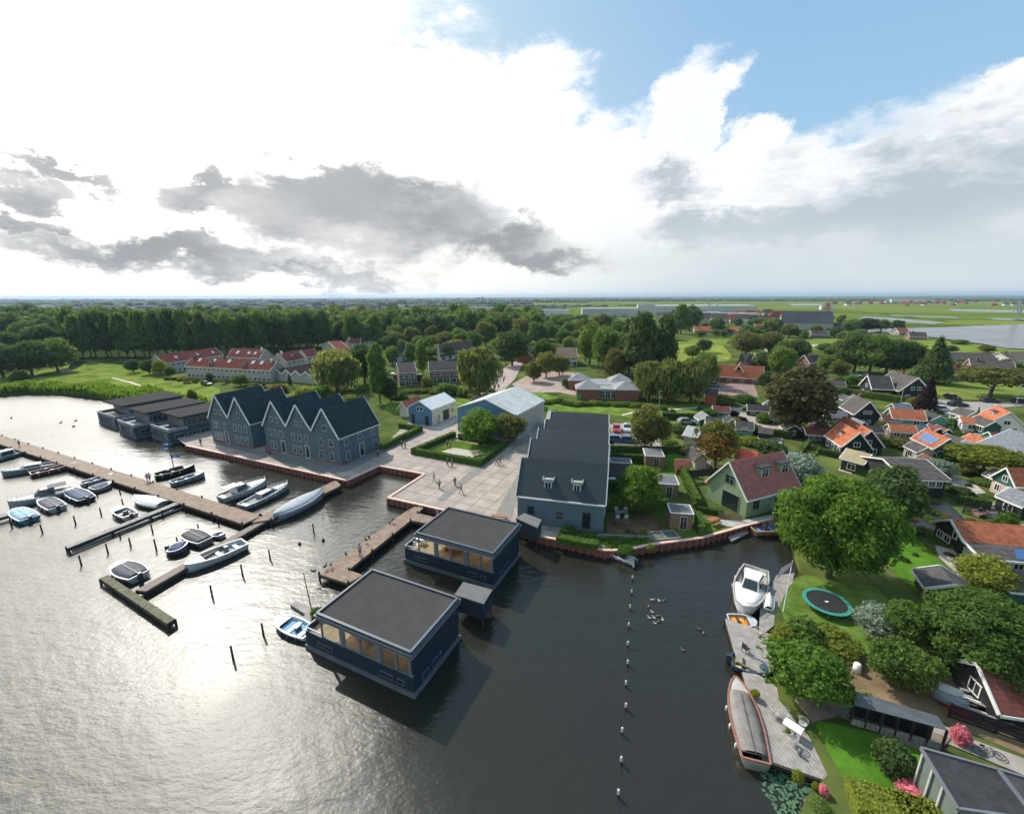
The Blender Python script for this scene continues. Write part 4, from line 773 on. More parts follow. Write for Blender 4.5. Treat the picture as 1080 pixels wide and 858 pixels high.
# long industrial sheds far behind
for x0, x1, yb, h, lab, c in ((614, 672, 334.5, 9, 'long pale grey industrial hall left of the taller block', (.40, .40, .40)), (672, 690, 334, 13, 'taller pale industrial block beside the long hall', (.52, .51, .48)), (690, 798, 331.5, 10, 'very long pale greenhouse hall behind the round dark tree', (.46, .48, .46)),
      (560, 600, 333, 7, 'low white factory hall left of the industrial group', (.55, .55, .54)), (488, 520, 330.5, 8, 'pale warehouse beyond the wood, centre', (.5, .5, .5)), (0, 46, 330.6, 10, 'white warehouse on the far left horizon', (.6, .6, .6)), (58, 78, 331.4, 9, 'second pale warehouse on the far left horizon', (.55, .55, .58)), (100, 135, 331.5, 8, 'bluish warehouse behind the park trees', (.35, .38, .45)),
      (722, 760, 336, 6, 'cluster hall with reddish front in the far industrial estate', (.40, .27, .24)), (762, 800, 337.5, 6, 'low cream hall in the far industrial estate', (.50, .45, .38)), (595, 612, 341, 5, 'pale roofed shed beyond the wood near the polder', (.5, .5, .5)), (866, 880, 326.5, 6, 'small white farm hall in the polder', (.6, .6, .6)), (940, 985, 318.7, 8, 'long white hall on the polder horizon', (.6, .62, .66))):
    a = at(x0, yb); b = at(x1, yb); d = b-a; L = d.length; r = thing('industrial_hall', (a.x, a.y, 0), math.atan2(d.y, d.x), lab, 'warehouse'); h *= 1.5; m_ = mat('hall_%d_%d' % (x0, yb), c, .7, .12, .02)
    k = MB(); k.box(0, 0, .5, L, L*.35, h); k.build('wall', m_, r); k = MB(); k.box(-.5, -.5, h, L+.5, L*.35+.5, h+.5); k.build('roof', mat('hall_roof', (.50, .50, .50), .7, .12, .02), r)
    k = MB()
    for i in range(int(L/14)): k.box(4+i*14, -.15, 1.2, 9+i*14, .05, 4.2)
    k.build('loading_doors', mat('hall_doors', (.16, .18, .2), .6, .1), r)
# far scattered houses: towns on the horizon
hm = []
for k_, (wc, rc) in enumerate(((WR, REDR), (CREAM, GREYR), (BRICK, ORANGE), (WR, GREYR))):
    k = MB(); k.box(0, 0, .5, 10, 8, 4.5); ww = k; rf = MB(); rf.extr([(-.4, 4.4), (4, 8), (8.4, 4.4)], -.3, 10.3, 'x'); a = ww.mesh('wall', wc); b = rf.mesh('roof', rc); fix_normals(b); hm.append((a, b))
rng = random.Random(3)
for i in range(210):
    if i < 60: px = rng.uniform(690, 835); py = rng.uniform(333.8, 341)
    elif i < 175: px = rng.uniform(0, 420); py = rng.uniform(321.5, 332)
    else: px = rng.uniform(880, 1080); py = rng.choice((319, 320.5, 322.3))
    p = at(px, py); sc = rng.uniform(.9, 1.4)*(1.6 if py < 326 and i < 175 else 1)
    where = 'in the estate behind the tall dark trees' if i < 60 else ('in the hazy town on the left horizon' if i < 175 else 'along the polder horizon')
    r = thing('distant_house', (p.x, p.y, 0), rng.uniform(-.6, .6), 'tiny distant house %s' % where, 'house', 'tiny distant houses '+where, (sc, sc, sc*1.1)); a, b = rng.choice(hm if i < 60 and px > 715 else (hm[1], hm[3], hm[3]) if i < 175 else (hm[2], hm[1]))
    link('wall', a, r); link('roof', b, r)
# towers on the skyline
for px, wpx, hpx, py in ((484, 3, 4, 318.5), (504, 5, 4.5, 318.5), (509, 3, 5, 318.5), (517, 4, 3.6, 318.5), (130, 3, 3.5, 319)):
    p = at(px, py); dd = depth(p); w_ = wpx*dd/F; h = hpx*dd/F
    k = MB(); k.box(-w_/2, -w_/2, 0, w_/2, w_/2, h).box(-w_/4, -w_/4, h, w_/4, w_/4, h*1.08); k.build('tower_block', mat('far_concrete', (.35, .36, .38), .8, .1, .01), None, (p.x, p.y, 1), label='faint tower block on the skyline', cat='tower block', group='tower blocks on the skyline')
for px, hpx, py in ((747, 10, 331), (755, 11, 331)):
    p = at(px, py); h = hpx*depth(p)/F; k = MB(); k.tube((0, 0, 0), (0, 0, h), 3.2, 2.2, 10); k.build('silo_stack', CONC, None, (p.x, p.y, 1), label='pair of slim grey stacks in the industrial estate, %s one' % ('left' if px < 750 else 'right'), cat='chimney')
for px, hpx, py in ((1072, 16, 333), (871, 16, 335)):
    p = at(px, py); h = hpx*depth(p)/F; b = h*.16; k = MB()
    for sx_ in (-1, 1):
        for sy_ in (-1, 1): k.bar((sx_*b, sy_*b, 0), (sx_*b*.12, sy_*b*.12, h), 1.0)
    for i in range(6):
        f_ = i/6; w_ = b*(1-.88*f_); w2_ = b*(1-.88*(f_+1/6)); k.bar((-w_, -w_, h*f_), (w2_, -w2_, h*(f_+1/6)), .6); k.bar((w_, -w_, h*f_), (-w2_, -w2_, h*(f_+1/6)), .6)
    for z in (.62, .78, .92): k.bar((-h*.2, 0, h*z), (h*.2, 0, h*z), .9)
    k.build('power_pylon', METAL if px > 1000 else plain('red_lattice', (.4, .15, .1)), None, (p.x, p.y, 1), label='tall lattice power pylon standing in the polder at the %s' % ('right edge' if px > 1000 else 'centre of the fields'), cat='pylon')

# ================================================================ HOUSEBOATS
def houseboat_near():
    r = thing('houseboat', (0, 0, 0), 0, 'x', 'houseboat')
    LX, DY = 12.4, 6.9
    k = MB(); k.box(-.15, -.15, -.5, LX+.15, DY+.15, .42); k.build('pontoon', mat('pontoon_concrete', (.105, .115, .125), .8, .16, 1), r)
    k = MB(); k.box(0, 0, .42, LX, .2, 1.95).box(0, DY-.2, .42, LX, DY, 2.25).box(0, .2, .42, .2, DY-.2, 2.25).box(LX-.2, .2, .42, LX, DY-.2, 2.25).box(LX-.2, 0.0, 2.25, LX, DY, 4.0).box(2.1, DY-.2, 2.25, LX-.2, DY, 4.0); k.build('hull', NAVY, r)
    k = MB(); k.box(.2, .2, 1.55, LX-.2, DY-.2, 1.7); k.build('floor', mat('warm_floor', (.55, .38, .25), .6, .15, 1, band=('Y', 2), bandamt=.2), r)
    k = MB(); k.box(2.2, DY-.32, 1.7, LX-.25, DY-.22, 4.0).box(7.9, 3.2, 1.7, 8.0, DY-.3, 3.95); k.build('inner_wall', CREAM, r)
    k = MB(); x0 = 1.95
    k.box(x0-.1, -.2, 4.0, LX+.2, DY+.25, 4.12); k.build('ceiling', CREAM, r)
    k = MB()
    k.box(x0-.2, -.28, 4.12, LX+.25, DY+.3, 4.42); rr = k.build('roof', mat('fascia_grey', (.095, .108, .125), .5, .08), r)
    k = MB()
    for a_, b_ in (((x0, -.05), (LX+.1, -.05)), ((LX+.0, -.05), (LX+.0, DY+.1)), ((x0, DY+.05), (LX+.1, DY+.05)), ((x0+.05, -.05), (x0+.05, DY+.1))): k.bar((a_[0], a_[1], 4.53), (b_[0], b_[1], 4.53), .22, .24)
    k.build('parapet', mat('navy_grey_edge', (.05, .07, .095), .5, .1), rr)
    k = MB(); k.box(x0+.17, .07, 4.42, LX-.12, DY-.07, 4.47); k.build('roof_felt', ROOFG, rr)
    # window band: four bays on the front, one glazed end towards the terrace
    NF = mat('slate_blue_frame', (.10, .125, .15), .5, .06); FR = mat('grey_window_frame', (.17, .19, .21), .5, .06)
    for a_, b_ in ((2.1, 4.5), (4.9, 6.75), (6.8, 8.65), (9.1, 10.7), (10.75, 12.1)):
        k = MB(); w_ = b_-a_; k.box(0, -.06, 1.95, w_, .06, 2.03).box(0, -.06, 3.9, w_, .06, 4.0).box(0, -.06, 2.03, .1, .06, 3.9).box(w_-.1, -.06, 2.03, w_, .06, 3.9); o = k.build('window', FR, r, (a_, .1, 0))
        k = MB(); k.box(.1, -.015, 2.03, w_-.1, .015, 3.9); k.build('pane', GLASS, o)
    k = MB()
    for x in (4.7, 8.87, 12.2): k.box(x-.17, 0, 1.95, x+.17, .2, 4.0)
    k.build('mullion', FR, r)
    k = MB(); k.box(-.05, .3, 1.7, .05, 3.2, 4.0).box(-.05, 3.6, 1.7, .05, DY-.4, 4.0)
    o = MB().box(1.98, .2, 1.7, 2.06, .3, 4.0).box(1.98, DY-.3, 1.7, 2.06, DY-.2, 4.0).box(1.98, 3.3, 1.7, 2.06, 3.4, 4.0).box(1.98, .3, 3.9, 2.06, DY-.3, 4.0).build('terrace_door', FR, r); MB().box(2.0, .3, 1.72, 2.03, 3.3, 3.9).box(2.0, 3.4, 1.72, 2.03, DY-.3, 3.9).build('pane', GLASS, o)
    for x, w_ in ((1.9, .8), (2.8, 1.2), (9.6, 1.4), (11.1, .8)): window(r, w_, .5, (x, -.01, .8), 0, NF, bars=0, fw=.06)
    for y, w_ in ((1.6, 1.0), (3.2, 1.4)): window(r, w_, .6, (LX+.01, y, .65), math.pi/2, NF, bars=0, fw=.06)
    MB().box(.02, .02, 2.25, .14, DY-.02, 2.32).box(.14, .02, 2.25, 2.0, .14, 2.32).box(.14, DY-.14, 2.25, 2.0, DY-.02, 2.32).build('parapet_cap', LGREY, r)
    return r
def place_hb(r, px, py, ang, label):
    p = at(px, py, 0); r.location = (p.x, p.y, 0); r.rotation_euler = (0, 0, ang); r['label'] = label
hb1 = houseboat_near(); hb2 = copy_tree(hb1)
P3 = Vector((-8.15, 28.55, 0)); A1 = P3-U*12.4; hb1.location = A1; hb1.rotation_euler = (0, 0, UA); hb1['label'] = 'nearest navy houseboat with flat grey roof and glazed front, closest to the camera'
A2 = A1+Vector((6.0, 13.6, 0)); hb2.location = A2; hb2.rotation_euler = (0, 0, UA); hb2['label'] = 'second navy houseboat with white terrace table, between jetty and slate house'
def furn(base, kx, ky, kz, fn, label, cat, name, rz=0, group=None):
    p = base+U*kx+V*ky; r = thing(name, (p.x, p.y, kz), UA+rz, label, cat, group); fn(r); return r
def f_table(w_, d_, h, m):
    def g(r):
        MB().box(-w_/2, -d_/2, h-.05, w_/2, d_/2, h).build('table_top', m, r)
        for sx_ in (-1, 1):
            for sy_ in (-1, 1): x, y = sx_*(w_/2-.08), sy_*(d_/2-.08); MB().box(x-.04, y-.04, 0, x+.04, y+.04, h-.05).build('leg', m, r)
    return g
def f_chair(m, m2=None):
    def g(r):
        MB().box(-.24, -.24, .40, .24, .24, .46).build('seat', m, r); MB().box(-.24, .2, .46, .24, .25, .95).build('backrest', m2 or m, r)
        for sx_ in (-1, 1):
            for sy_ in (-1, 1): MB().box(sx_*.21-.02, sy_*.21-.02, 0, sx_*.21+.02, sy_*.21+.02, .4).build('leg', m, r)
    return g
def f_sofa(m):
    def g(r): MB().box(-1.1, -.45, .1, 1.1, .45, .45).build('seat', m, r); MB().box(-1.1, .3, .45, 1.1, .48, .85).build('backrest', m, r); MB().box(-1.12, -.45, .45, -.95, .3, .62).build('armrest', m, r); MB().box(.95, -.45, .45, 1.12, .3, .62).build('armrest', m, r)
    return g
TAN = plain('tan_leather', (.30, .12, .05)); OAK = plain('oak', (.36, .22, .11)); WHT = plain('white_plastic', (.75, .74, .72))
for base, nm in ((A1, 'nearest'), (A2, 'second')):
    furn(base, 5.9, 2.2, 1.7, f_table(1.9, .9, .75, OAK), 'oak dining table behind the glass of the %s houseboat' % nm, 'table', 'dining_table')
    for i, (dx, dy, rz) in enumerate(((-.5, -.75, math.pi), (.5, -.75, math.pi), (-.5, .75, 0), (.5, .75, 0))):
        furn(base, 5.9+dx, 2.2+dy, 1.7, f_chair(TAN), 'tan chair at the dining table inside the %s houseboat' % nm, 'chair', 'dining_chair', rz, 'chairs round the dining table of the %s houseboat' % nm)
    furn(base, 3.3, 3.6, 1.7, f_sofa(TAN if nm == 'second' else plain('brown_fabric', (.12, .08, .06))), 'sofa in the living corner of the %s houseboat' % nm, 'sofa', 'sofa')
    furn(base, 9.9, 4.2, 1.7, f_sofa(WHT if nm == 'second' else OAK), 'pale bench sofa in the right hand room of the %s houseboat' % nm, 'sofa', 'sofa')
furn(A2, 1.0, 2.0, 1.7, f_table(1.1, .8, .72, WHT), 'white table on the terrace of the second houseboat', 'table', 'terrace_table')
for dy in (-1.0, 1.1): furn(A2, 1.0, 2.0+dy, 1.7, f_chair(WHT), 'white chair on the terrace of the second houseboat, %s side of the table' % ('near' if dy < 0 else 'far'), 'chair', 'terrace_chair', math.pi if dy < 0 else 0)
furn(A1, 1.0, 3.2, 1.7, f_chair(DARKW), 'dark chair on the terrace of the nearest houseboat', 'chair', 'terrace_chair', 1.2)
def parasol(base, kx, ky):
    p = base+U*kx+V*ky; r = thing('parasol', (p.x, p.y, 1.7), 0, 'closed grey parasol standing on the second houseboat terrace', 'parasol')
    MB().tube((0, 0, 0), (0, 0, 2.8), .04).build('pole', METAL, r); MB().tube((0, 0, 1.0), (0, 0, 2.7), .2, .07).ball((0, 0, 2.75), .08).build('folded_canopy', plain('pale_grey_canvas', (.4, .41, .42)), r); MB().box(-.3, -.3, 0, .3, .3, .08).build('base', CONC, r)
parasol(A2, 1.0, 5.8)
for base, nm in ((A1, 'nearest'), (A2, 'second')):
    for kx, ky, wh in ((5.9, 2.2, 'dining table'), (3.2, 2.4, 'living corner'), (9.9, 2.6, 'right hand room')):
        p = base+U*kx+V*ky; r = thing('pendant_lamp', (p.x, p.y, 3.55), 0, 'lit warm pendant lamp over the %s inside the %s houseboat' % (wh, nm), 'lamp')
        em = bpy.data.materials.get('lit_bulb') or bpy.data.materials.new('lit_bulb'); em.use_nodes = True; b = em.node_tree.nodes['Principled BSDF']; b.inputs['Emission Color'].default_value = (1, .62, .3, 1); b.inputs['Emission Strength'].default_value = 6
        MB().ball((0, 0, 0), .09).build('bulb', em, r, smooth=True); MB().tube((0, 0, .08), (0, 0, .44), .015).build('cord', RUBB, r); MB().tube((0, 0, .04), (0, 0, .16), .22, .08, 14).build('lamp_shade', TAN, r)
        pl_ = bpy.data.lights.new('lamp_light', 'POINT'); pl_.energy = 18; pl_.color = (1, .80, .60); pl_.shadow_soft_size = .1; lo_ = bpy.data.objects.new('lamp_light', pl_); COL.objects.link(lo_); lo_.parent = r; lo_.location = (0, 0, -.14)
# connecting boxes on stilts
def linkbox(pts, zr, zb, label):
    P = [at(x, y, zr) for x, y in pts]; c = sum(P, Vector())/4; r = thing('link_corridor', (c.x, c.y, 0), 0, label, 'corridor'); Q = [(p.x-c.x, p.y-c.y) for p in P]
    me = MB().prism(Q, zb, zr-.12).mesh('wall', NAVY); fix_normals(me); link('wall', me, r)
    me = MB().prism([(x*1.04, y*1.04) for x, y in Q], zr-.12, zr).mesh('roof', mat('grey_link_roof', (.16, .155, .155), .85, .1, 1)); fix_normals(me); link('roof', me, r)
    for x, y in Q: MB().tube((x*.9, y*.9, -1), (x*.9, y*.9, zb), .08).build('stilt', DARKW, r)
linkbox([(480, 626.5), (509.8, 636), (518.7, 621.5), (489, 613.6)], 2.9, .95, 'navy corridor box on thin stilts between the two near houseboats')
linkbox([(544.5, 546), (566.5, 556), (571, 547.5), (553, 541)], 3.4, 1.3, 'navy corridor box between the second houseboat and the slate house')
# three houseboats far left
def hb_far(c, left, label, clutter):
    C_ = at(*c, 0); L_ = at(*left, 0); d = C_-L_; W_ = d.length; an = math.atan2(d.y, d.x); r = thing('houseboat', (L_.x, L_.y, 0), an, label, 'houseboat'); D_ = 15.5
    HB = mat('houseboat_slate_boards', (.05, .07, .08), .65, .12, 2, band=('Z', 1.1), bandamt=.2)
    MB().box(0, 0, -.5, W_, D_, .5).build('pontoon', mat('pontoon_concrete', (.22, .235, .25)), r); MB().box(.1, .1, .5, W_-.1, D_-.1, 2.7).build('hull', HB, r)
    MB().box(.1, .1, 2.7, W_-.1, .25, 3.4).box(.1, .25, 2.7, .25, 4, 3.4).box(W_-.25, .25, 2.7, W_-.1, 4, 3.4).build('balustrade', LGREY, r)
    MB().box(.4, 3.6, 2.7, W_-.4, D_-.2, 5.4).build('upper_wall', HB, r); MB().box(-.1, 1.8 if not clutter else 2.6, 5.4, W_+.1, D_+.1, 5.75).build('roof', ROOFG, r)
    place_wins(r, W_, D_, [('f', 1.4, .9, 1.5, 1.3), ('f', W_-1.5, .9, 1.5, 1.3)]+[('r', 2+i*2.6, 1.0, 2.0, 1.0) for i in range(5)]+[('r', 5+i*2.2, 3.3, 1.8, 1.7) for i in range(5)]+[('l', 4, 3.2, 1.8, 1.8)], LGREY)
    for w_ in [x for x in r.children if x.name.startswith('window') and x.location.z > 3]: w_.location.x += (-.4 if w_.location.x > W_/2 else .4)
    o = MB()
    for i in range(3): o.box(.6+i*(W_-1.2)/3, 3.5, 2.9, .5+(i+1)*(W_-1.2)/3, 3.58, 5.1)
    o.build('glazed_front', mat('dim_glass', (.18, .17, .16), .08, .3), r); return r
hb_far((124, 453), (104.5, 446.5), 'slate houseboat on the far left of the row of three', False)
hb_far((143.5, 463), (126, 456.5), 'slate houseboat in the middle of the row of three', True)
hb_far((180, 468.5), (160.5, 461.5), 'slate houseboat at the right of the row of three, next to the quay end', True)

# ================================================================ PIERS AND POLES
def pier(name, label, pts, z, m, posts=True, t=.22, rails=None, ang=0.0, cat='jetty', step=4.0):
    P = [at(x, y, z) for x, y in pts]; c = sum(P, Vector())/len(P); r = thing(name, (c.x, c.y, 0), ang, label, cat); inv = Matrix.Rotation(-ang, 3, 'Z'); Q = [inv @ (p-Vector((c.x, c.y, z))) for p in P]
    me = MB().prism([(q.x, q.y) for q in Q], z-t, z).mesh('deck', m); fix_normals(me); bm = bmesh.new(); bm.from_mesh(me); bmesh.ops.triangulate(bm, faces=bm.faces); bm.to_mesh(me); bm.free(); link('deck', me, r)
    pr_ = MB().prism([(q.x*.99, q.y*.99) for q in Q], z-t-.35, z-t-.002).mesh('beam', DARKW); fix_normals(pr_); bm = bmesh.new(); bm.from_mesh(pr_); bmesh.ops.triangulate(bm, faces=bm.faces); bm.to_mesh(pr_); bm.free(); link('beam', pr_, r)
    if posts:
        n = len(Q); cnt = 0
        for i in range(n):
            a, b = Q[i], Q[(i+1) % n]; k = max(1, int((b-a).length/step))
            for j in range(k):
                if cnt > 60: break
                p = a.lerp(b, j/k)*.995; MB().tube((p.x, p.y, -1.0), (p.x, p.y, z+(.28 if posts == 'tall' else -.1)), .13, .12, 6).build('post', DARKW, r); cnt += 1
    return r
def strip(a, b, w_, z):
    """corner pixels for a strip of width w_ whose one edge runs from a to b"""
    A = at(*a, z); B = at(*b, z); return A, B
def proj(p):
    d = CR.transposed() @ (Vector(p)-Vector((0, 0, H))); return (540+F*d.x/-d.z, 429-F*d.y/-d.z)
J = at(275.4, 543.4); K0 = J-U*112
long_pts = [proj(K0), proj(J), proj(J-V*2.7), proj(K0-V*2.7)]
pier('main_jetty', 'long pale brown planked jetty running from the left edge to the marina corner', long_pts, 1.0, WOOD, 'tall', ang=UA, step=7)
Q1 = at(354, 506.1); Q2 = at(359.8, 511.5)
pier('quay_jetty', 'planked jetty from the quay corner down to the long jetty', [proj(Q1), proj(Q2), proj(at(285.5, 547.5)), proj(at(265, 551)), proj(J)], 1.004, WOOD, 'tall', ang=UA+math.pi/2, step=7)
pier('finger_jetty', 'narrow grey finger jetty beside the white open sloop, leading to the mossy platform', [(272, 549.5), (281, 549.3), (154, 623), (143, 622)], .8, mat('grey_brown_planks', (.22, .17, .14), .85, .15, 1.5, band=('X', .9), bandamt=.3), True, ang=UA+math.pi/2, step=5)
pier('mossy_platform', 'mossy grey platform crossing the end of the finger jetty', [(105, 609.5), (113.8, 606), (184.5, 652), (176, 657.5)], .85, MOSSW, True, ang=UA, step=3)
pier('catwalk', 'thin grey catwalk with a floating log beside white tarpaulined boat', [(192, 526.5), (195, 528.5), (71.5, 577.8), (69, 575.5)], .9, OLDW, True, t=.12, step=4)
a = at(195, 534, 0); b = at(76, 581, 0); MB().tube(a, b, .18, .18, 8).build('floating_log', CONC, label='grey floating boom lying along the thin catwalk', cat='boom')
pier('catwalk', 'short grey catwalk at the left edge near the blue tender', [(-8, 548), (-8, 544.5), (13, 539), (14, 541.5)], .9, OLDW, True, t=.12, step=4)
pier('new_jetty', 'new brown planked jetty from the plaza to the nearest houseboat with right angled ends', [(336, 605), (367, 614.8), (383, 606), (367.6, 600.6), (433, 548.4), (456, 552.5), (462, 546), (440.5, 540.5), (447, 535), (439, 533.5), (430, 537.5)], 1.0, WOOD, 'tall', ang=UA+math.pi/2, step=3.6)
poles = [(13, 557, 12), (45, 562, 12), (49, 537, 8), (80, 553, 12), (79, 533, 7), (103, 523, 8), (107, 543, 10), (130, 533, 9), (127, 521, 6), (114, 583, 13), (138, 576, 12), (127, 567, 8), (161, 561, 11), (172, 545, 9), (165, 580, 15), (187, 571, 6), (210, 561, 11), (230, 552, 12), (86, 596, 14), (256, 607, 16), (224, 629, 16), (278, 670, 18), (246, 695, 20), (331, 562, 13), (285, 590, 14)]
for x, y, hp in poles:
    p = at(x, y, 0); 
    m = MB(); m.tube((0, 0, -1), (0, 0, hp*depth(p)/F*.85), .11, .09, 7); m.build('mooring_pole', DARKW, None, (p.x, p.y, 0), smooth=True, label='thin dark mooring pole standing in the water by the marina', cat='mooring pole', group='mooring poles in the marina')
for x, y in ((316, 574), (391, 612), (341, 570), (143, 594)):
    p = at(x, y, 0); MB().ball((0, 0, .1), .22).tube((0, 0, .2), (0, 0, .5), .04).build('mooring_buoy', RUBB, None, (p.x, p.y, 0), smooth=True, label='small dark mooring buoy floating near the jetties', cat='buoy', group='small dark buoys')
# line of white floats
bl = [(668, 600), (667, 612), (666, 627), (664.5, 643), (663, 662), (662, 682), (662, 702), (660, 724), (660, 748), (656, 774), (655, 805), (652, 840)]
mw = plain('buoy_white', (.50, .49, .46)); fl = None
for i, (x, y) in enumerate(bl):
    p = at(x, y, 0); r = thing('lane_float', (p.x, p.y, 0), 0, 'white capped marker float in the straight line of floats, %s' % ('nearest the white dinghy' if i == 0 else 'farther half' if i < 6 else 'nearer half' if i < 11 else 'nearest the bottom edge'), 'float', 'line of marker floats')
    MB().tube((0, 0, -.3), (0, 0, .30), .09, .09, 10).build('black_base', RUBB, r, smooth=False); MB().tube((0, 0, .30), (0, 0, .62), .10, .09, 10).ball((0, 0, .62), (.09, .09, .05)).build('white_cap', mw, r)
ca = at(668, 598, .02); cb = at(651, 858, .02); MB().tube(ca, cb, .015, .015, 5).build('float_line', DARKW, label='thin dark rope joining the marker floats', cat='rope')

# ================================================================ BOATS
def hull_mesh(L, B, Hh, bow=1.0, trans=.75, mi=0, sheer=.3, n=14, full=.6, both=False):
    """lofted hull: x from stern 0 to bow L; returns MB and the deck outline"""
    k = MB(); rings = []; out = []
    for i in range(n+1):
        t = i/n
        if both: hb = B/2*max(0.02, math.sin(math.pi*min(1, max(0, t)))**full)
        else: hb = B/2*((trans+(1-trans)*math.sin(min(1, t/.45)*math.pi/2)) if t < .45 else max(.03, math.cos(min(1, (t-.45)/.55)*math.pi/2)**(full)))
        z = Hh*(1+sheer*t*t); x = t*L
        rings.append([(x, hb, z), (x, hb*.93, z*.45), (x-.06*t*L*0, hb*.6, -.12), (x, 0, -.22), (x, -hb*.6, -.12), (x, -hb*.93, z*.45), (x, -hb, z)]); out.append((x, hb, z))
    v = [p for r in rings for p in r]; f = []
    for i in range(n):
        for j in range(6): a = i*7+j; f.append((a, a+1, a+8, a+7))
    f.append(tuple(range(6, -1, -1))); f.append(tuple(n*7+j for j in range(7)))
    k.add(v, f, mi); return k, out
def inset_poly(out, s, t0, t1, dz, L):
    top = [(x, h*s, z+dz) for x, h, z in out if t0 <= x/L <= t1]
    return top
def deckmb(out, s, t0, t1, dz, th, L, crown=0.0):
    top = inset_poly(out, s, t0, t1, dz, L); k = MB(); v = []; f = []
    for x, h, z in top: v += [(x, h, z), (x, h*.5, z+crown*.75), (x, 0, z+crown), (x, -h*.5, z+crown*.75), (x, -h, z)]
    n = len(top)
    for i in range(n-1):
        for j in range(4): a = i*5+j; f.append((a, a+1, a+6, a+5))
    m = len(v); v += [(x, h, z-th) for x, h, z in top]+[(x, -h, z-th) for x, h, z in top]
    for i in range(n-1): f.append((i*5, (i+1)*5, m+i+1, m+i)); f.append((i*5+4, m+n+i, m+n+i+1, (i+1)*5+4))
    f.append((0, m, m+n, 4)); f.append(((n-1)*5, (n-1)*5+4, m+2*n-1, m+n-1)); k.add(v, f); return k
def boat(label, stern, bow, B, name='motor_boat', cat='boat', hc=(.55, .55, .54), rim=None, kind='open', cover=None, Hh=.75, trans=.78, full=.6, engine=True, both=False, z=0.0, inside=(.35, .33, .30), cabin=(.62, .62, .6), group=None):
    s_ = at(*stern, z); b_ = at(*bow, z); d = b_-s_; L = d.length; r = thing(name, (s_.x, s_.y, z), math.atan2(d.y, d.x), label, cat, group); q = lambda nm, c, rg=.35: plain('boat_%s_%d_%d_%d' % (nm, c[0]*999, c[1]*999, c[2]*999), c, rg)
    k, out = hull_mesh(L, B, Hh, trans=trans, full=full, both=both); me = k.mesh('hull', q('hull', hc), True); fix_normals(me); link('hull', me, r)
    def put(mb, nm, m_, sm=False, par=r): me = mb.mesh(nm, m_, sm); fix_normals(me); return link(nm, me, par)
    k = MB()
    for i in range(len(out)-1):
        for sg in (1, -1): k.bar((out[i][0], sg*out[i][1], out[i][2]+.03), (out[i+1][0], sg*out[i+1][1], out[i+1][2]+.03), .13, .10)
    k.bar((0, -out[0][1], out[0][2]+.03), (0, out[0][1], out[0][2]+.03), .13, .10); put(k, 'gunwale', q('rim', rim or tuple(min(.8, x*1.25) for x in hc)))
    if kind == 'open':
        put(deckmb(out, .93, .70, 1.0, .0, .05, L, .05), 'foredeck', q('deck', tuple(min(.8, x*1.15) for x in hc)))
        put(deckmb(out, .90, 0, .72, -.42*Hh/.75, .04, L), 'cockpit_floor', q('floor', inside, .7))
        for t_ in (.12, .42): 
            h = B*.42; put(MB().box(L*t_, -h, Hh*.55, L*t_+.45, h, Hh*.72), 'bench', q('bench', tuple(min(.8, x*1.5) for x in inside)))
        put(MB().box(L*.30, -.3, Hh*.5, L*.36, .3, Hh*1.45), 'console', q('console', (.05, .05, .06)))
    if kind == 'cover':
        put(deckmb(out, .95, .74, 1.0, .0, .05, L, .05), 'foredeck', q('deck', tuple(min(.8, x*1.1) for x in hc)))
        c = deckmb(out, .90, .03, .80, .06, .08, L, .18); put(c, 'tarpaulin', mat('tarp_%d_%d_%d' % (cover[0]*999, cover[1]*999, cover[2]*999), cover, .75, .2, 1.5, bump=.5, bscale=2), True)
        put(MB().bar((L*.05, 0, Hh+.26), (L*.74, 0, Hh+.46), .04, .04), 'ridge_strap', q('strap', tuple(x*.6 for x in cover)))
    if kind == 'full':
        put(deckmb(out, 1.02, 0, 1.0, .05, .35, L, .35), 'tarpaulin', mat('tarp_%d_%d_%d' % (cover[0]*999, cover[1]*999, cover[2]*999), cover, .75, .12, 1.2, bump=.4, bscale=2), True)
    if kind in ('cruiser', 'cabin'):
        put(deckmb(out, .94, .45, 1.0, .02, .05, L, .12), 'foredeck', q('deck', tuple(min(.8, x*1.2) for x in hc)), True)
        put(deckmb(out, .90, 0, .46, -.25, .04, L), 'cockpit_floor', q('floor', inside, .7))
        ca, cb = (.34, .72) if kind == 'cruiser' else (.28, .62); w_ = B*.34; zt = Hh+.62 if kind == 'cruiser' else Hh+1.05
        cm = MB(); cm.add([(L*ca, -w_, Hh-.1), (L*cb, -w_*.8, Hh+.1), (L*cb, w_*.8, Hh+.1), (L*ca, w_, Hh-.1), (L*ca, -w_*.85, zt), (L*(cb-.12), -w_*.65, zt), (L*(cb-.12), w_*.65, zt), (L*ca, w_*.85, zt)], [(0, 3, 2, 1), (4, 5, 6, 7), (0, 1, 5, 4), (1, 2, 6, 5), (2, 3, 7, 6), (3, 0, 4, 7)])
        co = put(cm, 'cabin', q('cabin', cabin)); x0, x1 = L*(cb-.105), L*(cb-.01)
        put(MB().slab([(x1, -w_*.66, Hh+.2), (x1, w_*.66, Hh+.2), (x0, w_*.55, zt-.06), (x0, -w_*.55, zt-.06)], .03), 'windscreen', WIN, par=co)
        for sg in (-1, 1): put(MB().slab([(L*(ca+.03), sg*w_*.965, Hh+.12), (L*(cb-.08), sg*w_*.84, Hh+.22), (L*(cb-.12), sg*w_*.74, zt-.14), (L*(ca+.03), sg*w_*.90, zt-.14)], .03), 'side_window', WIN, par=co)
        put(MB().box(.25, -B*.36, Hh*.5, .85, B*.36, Hh*.85), 'bench', q('bench', (.6, .57, .5)))
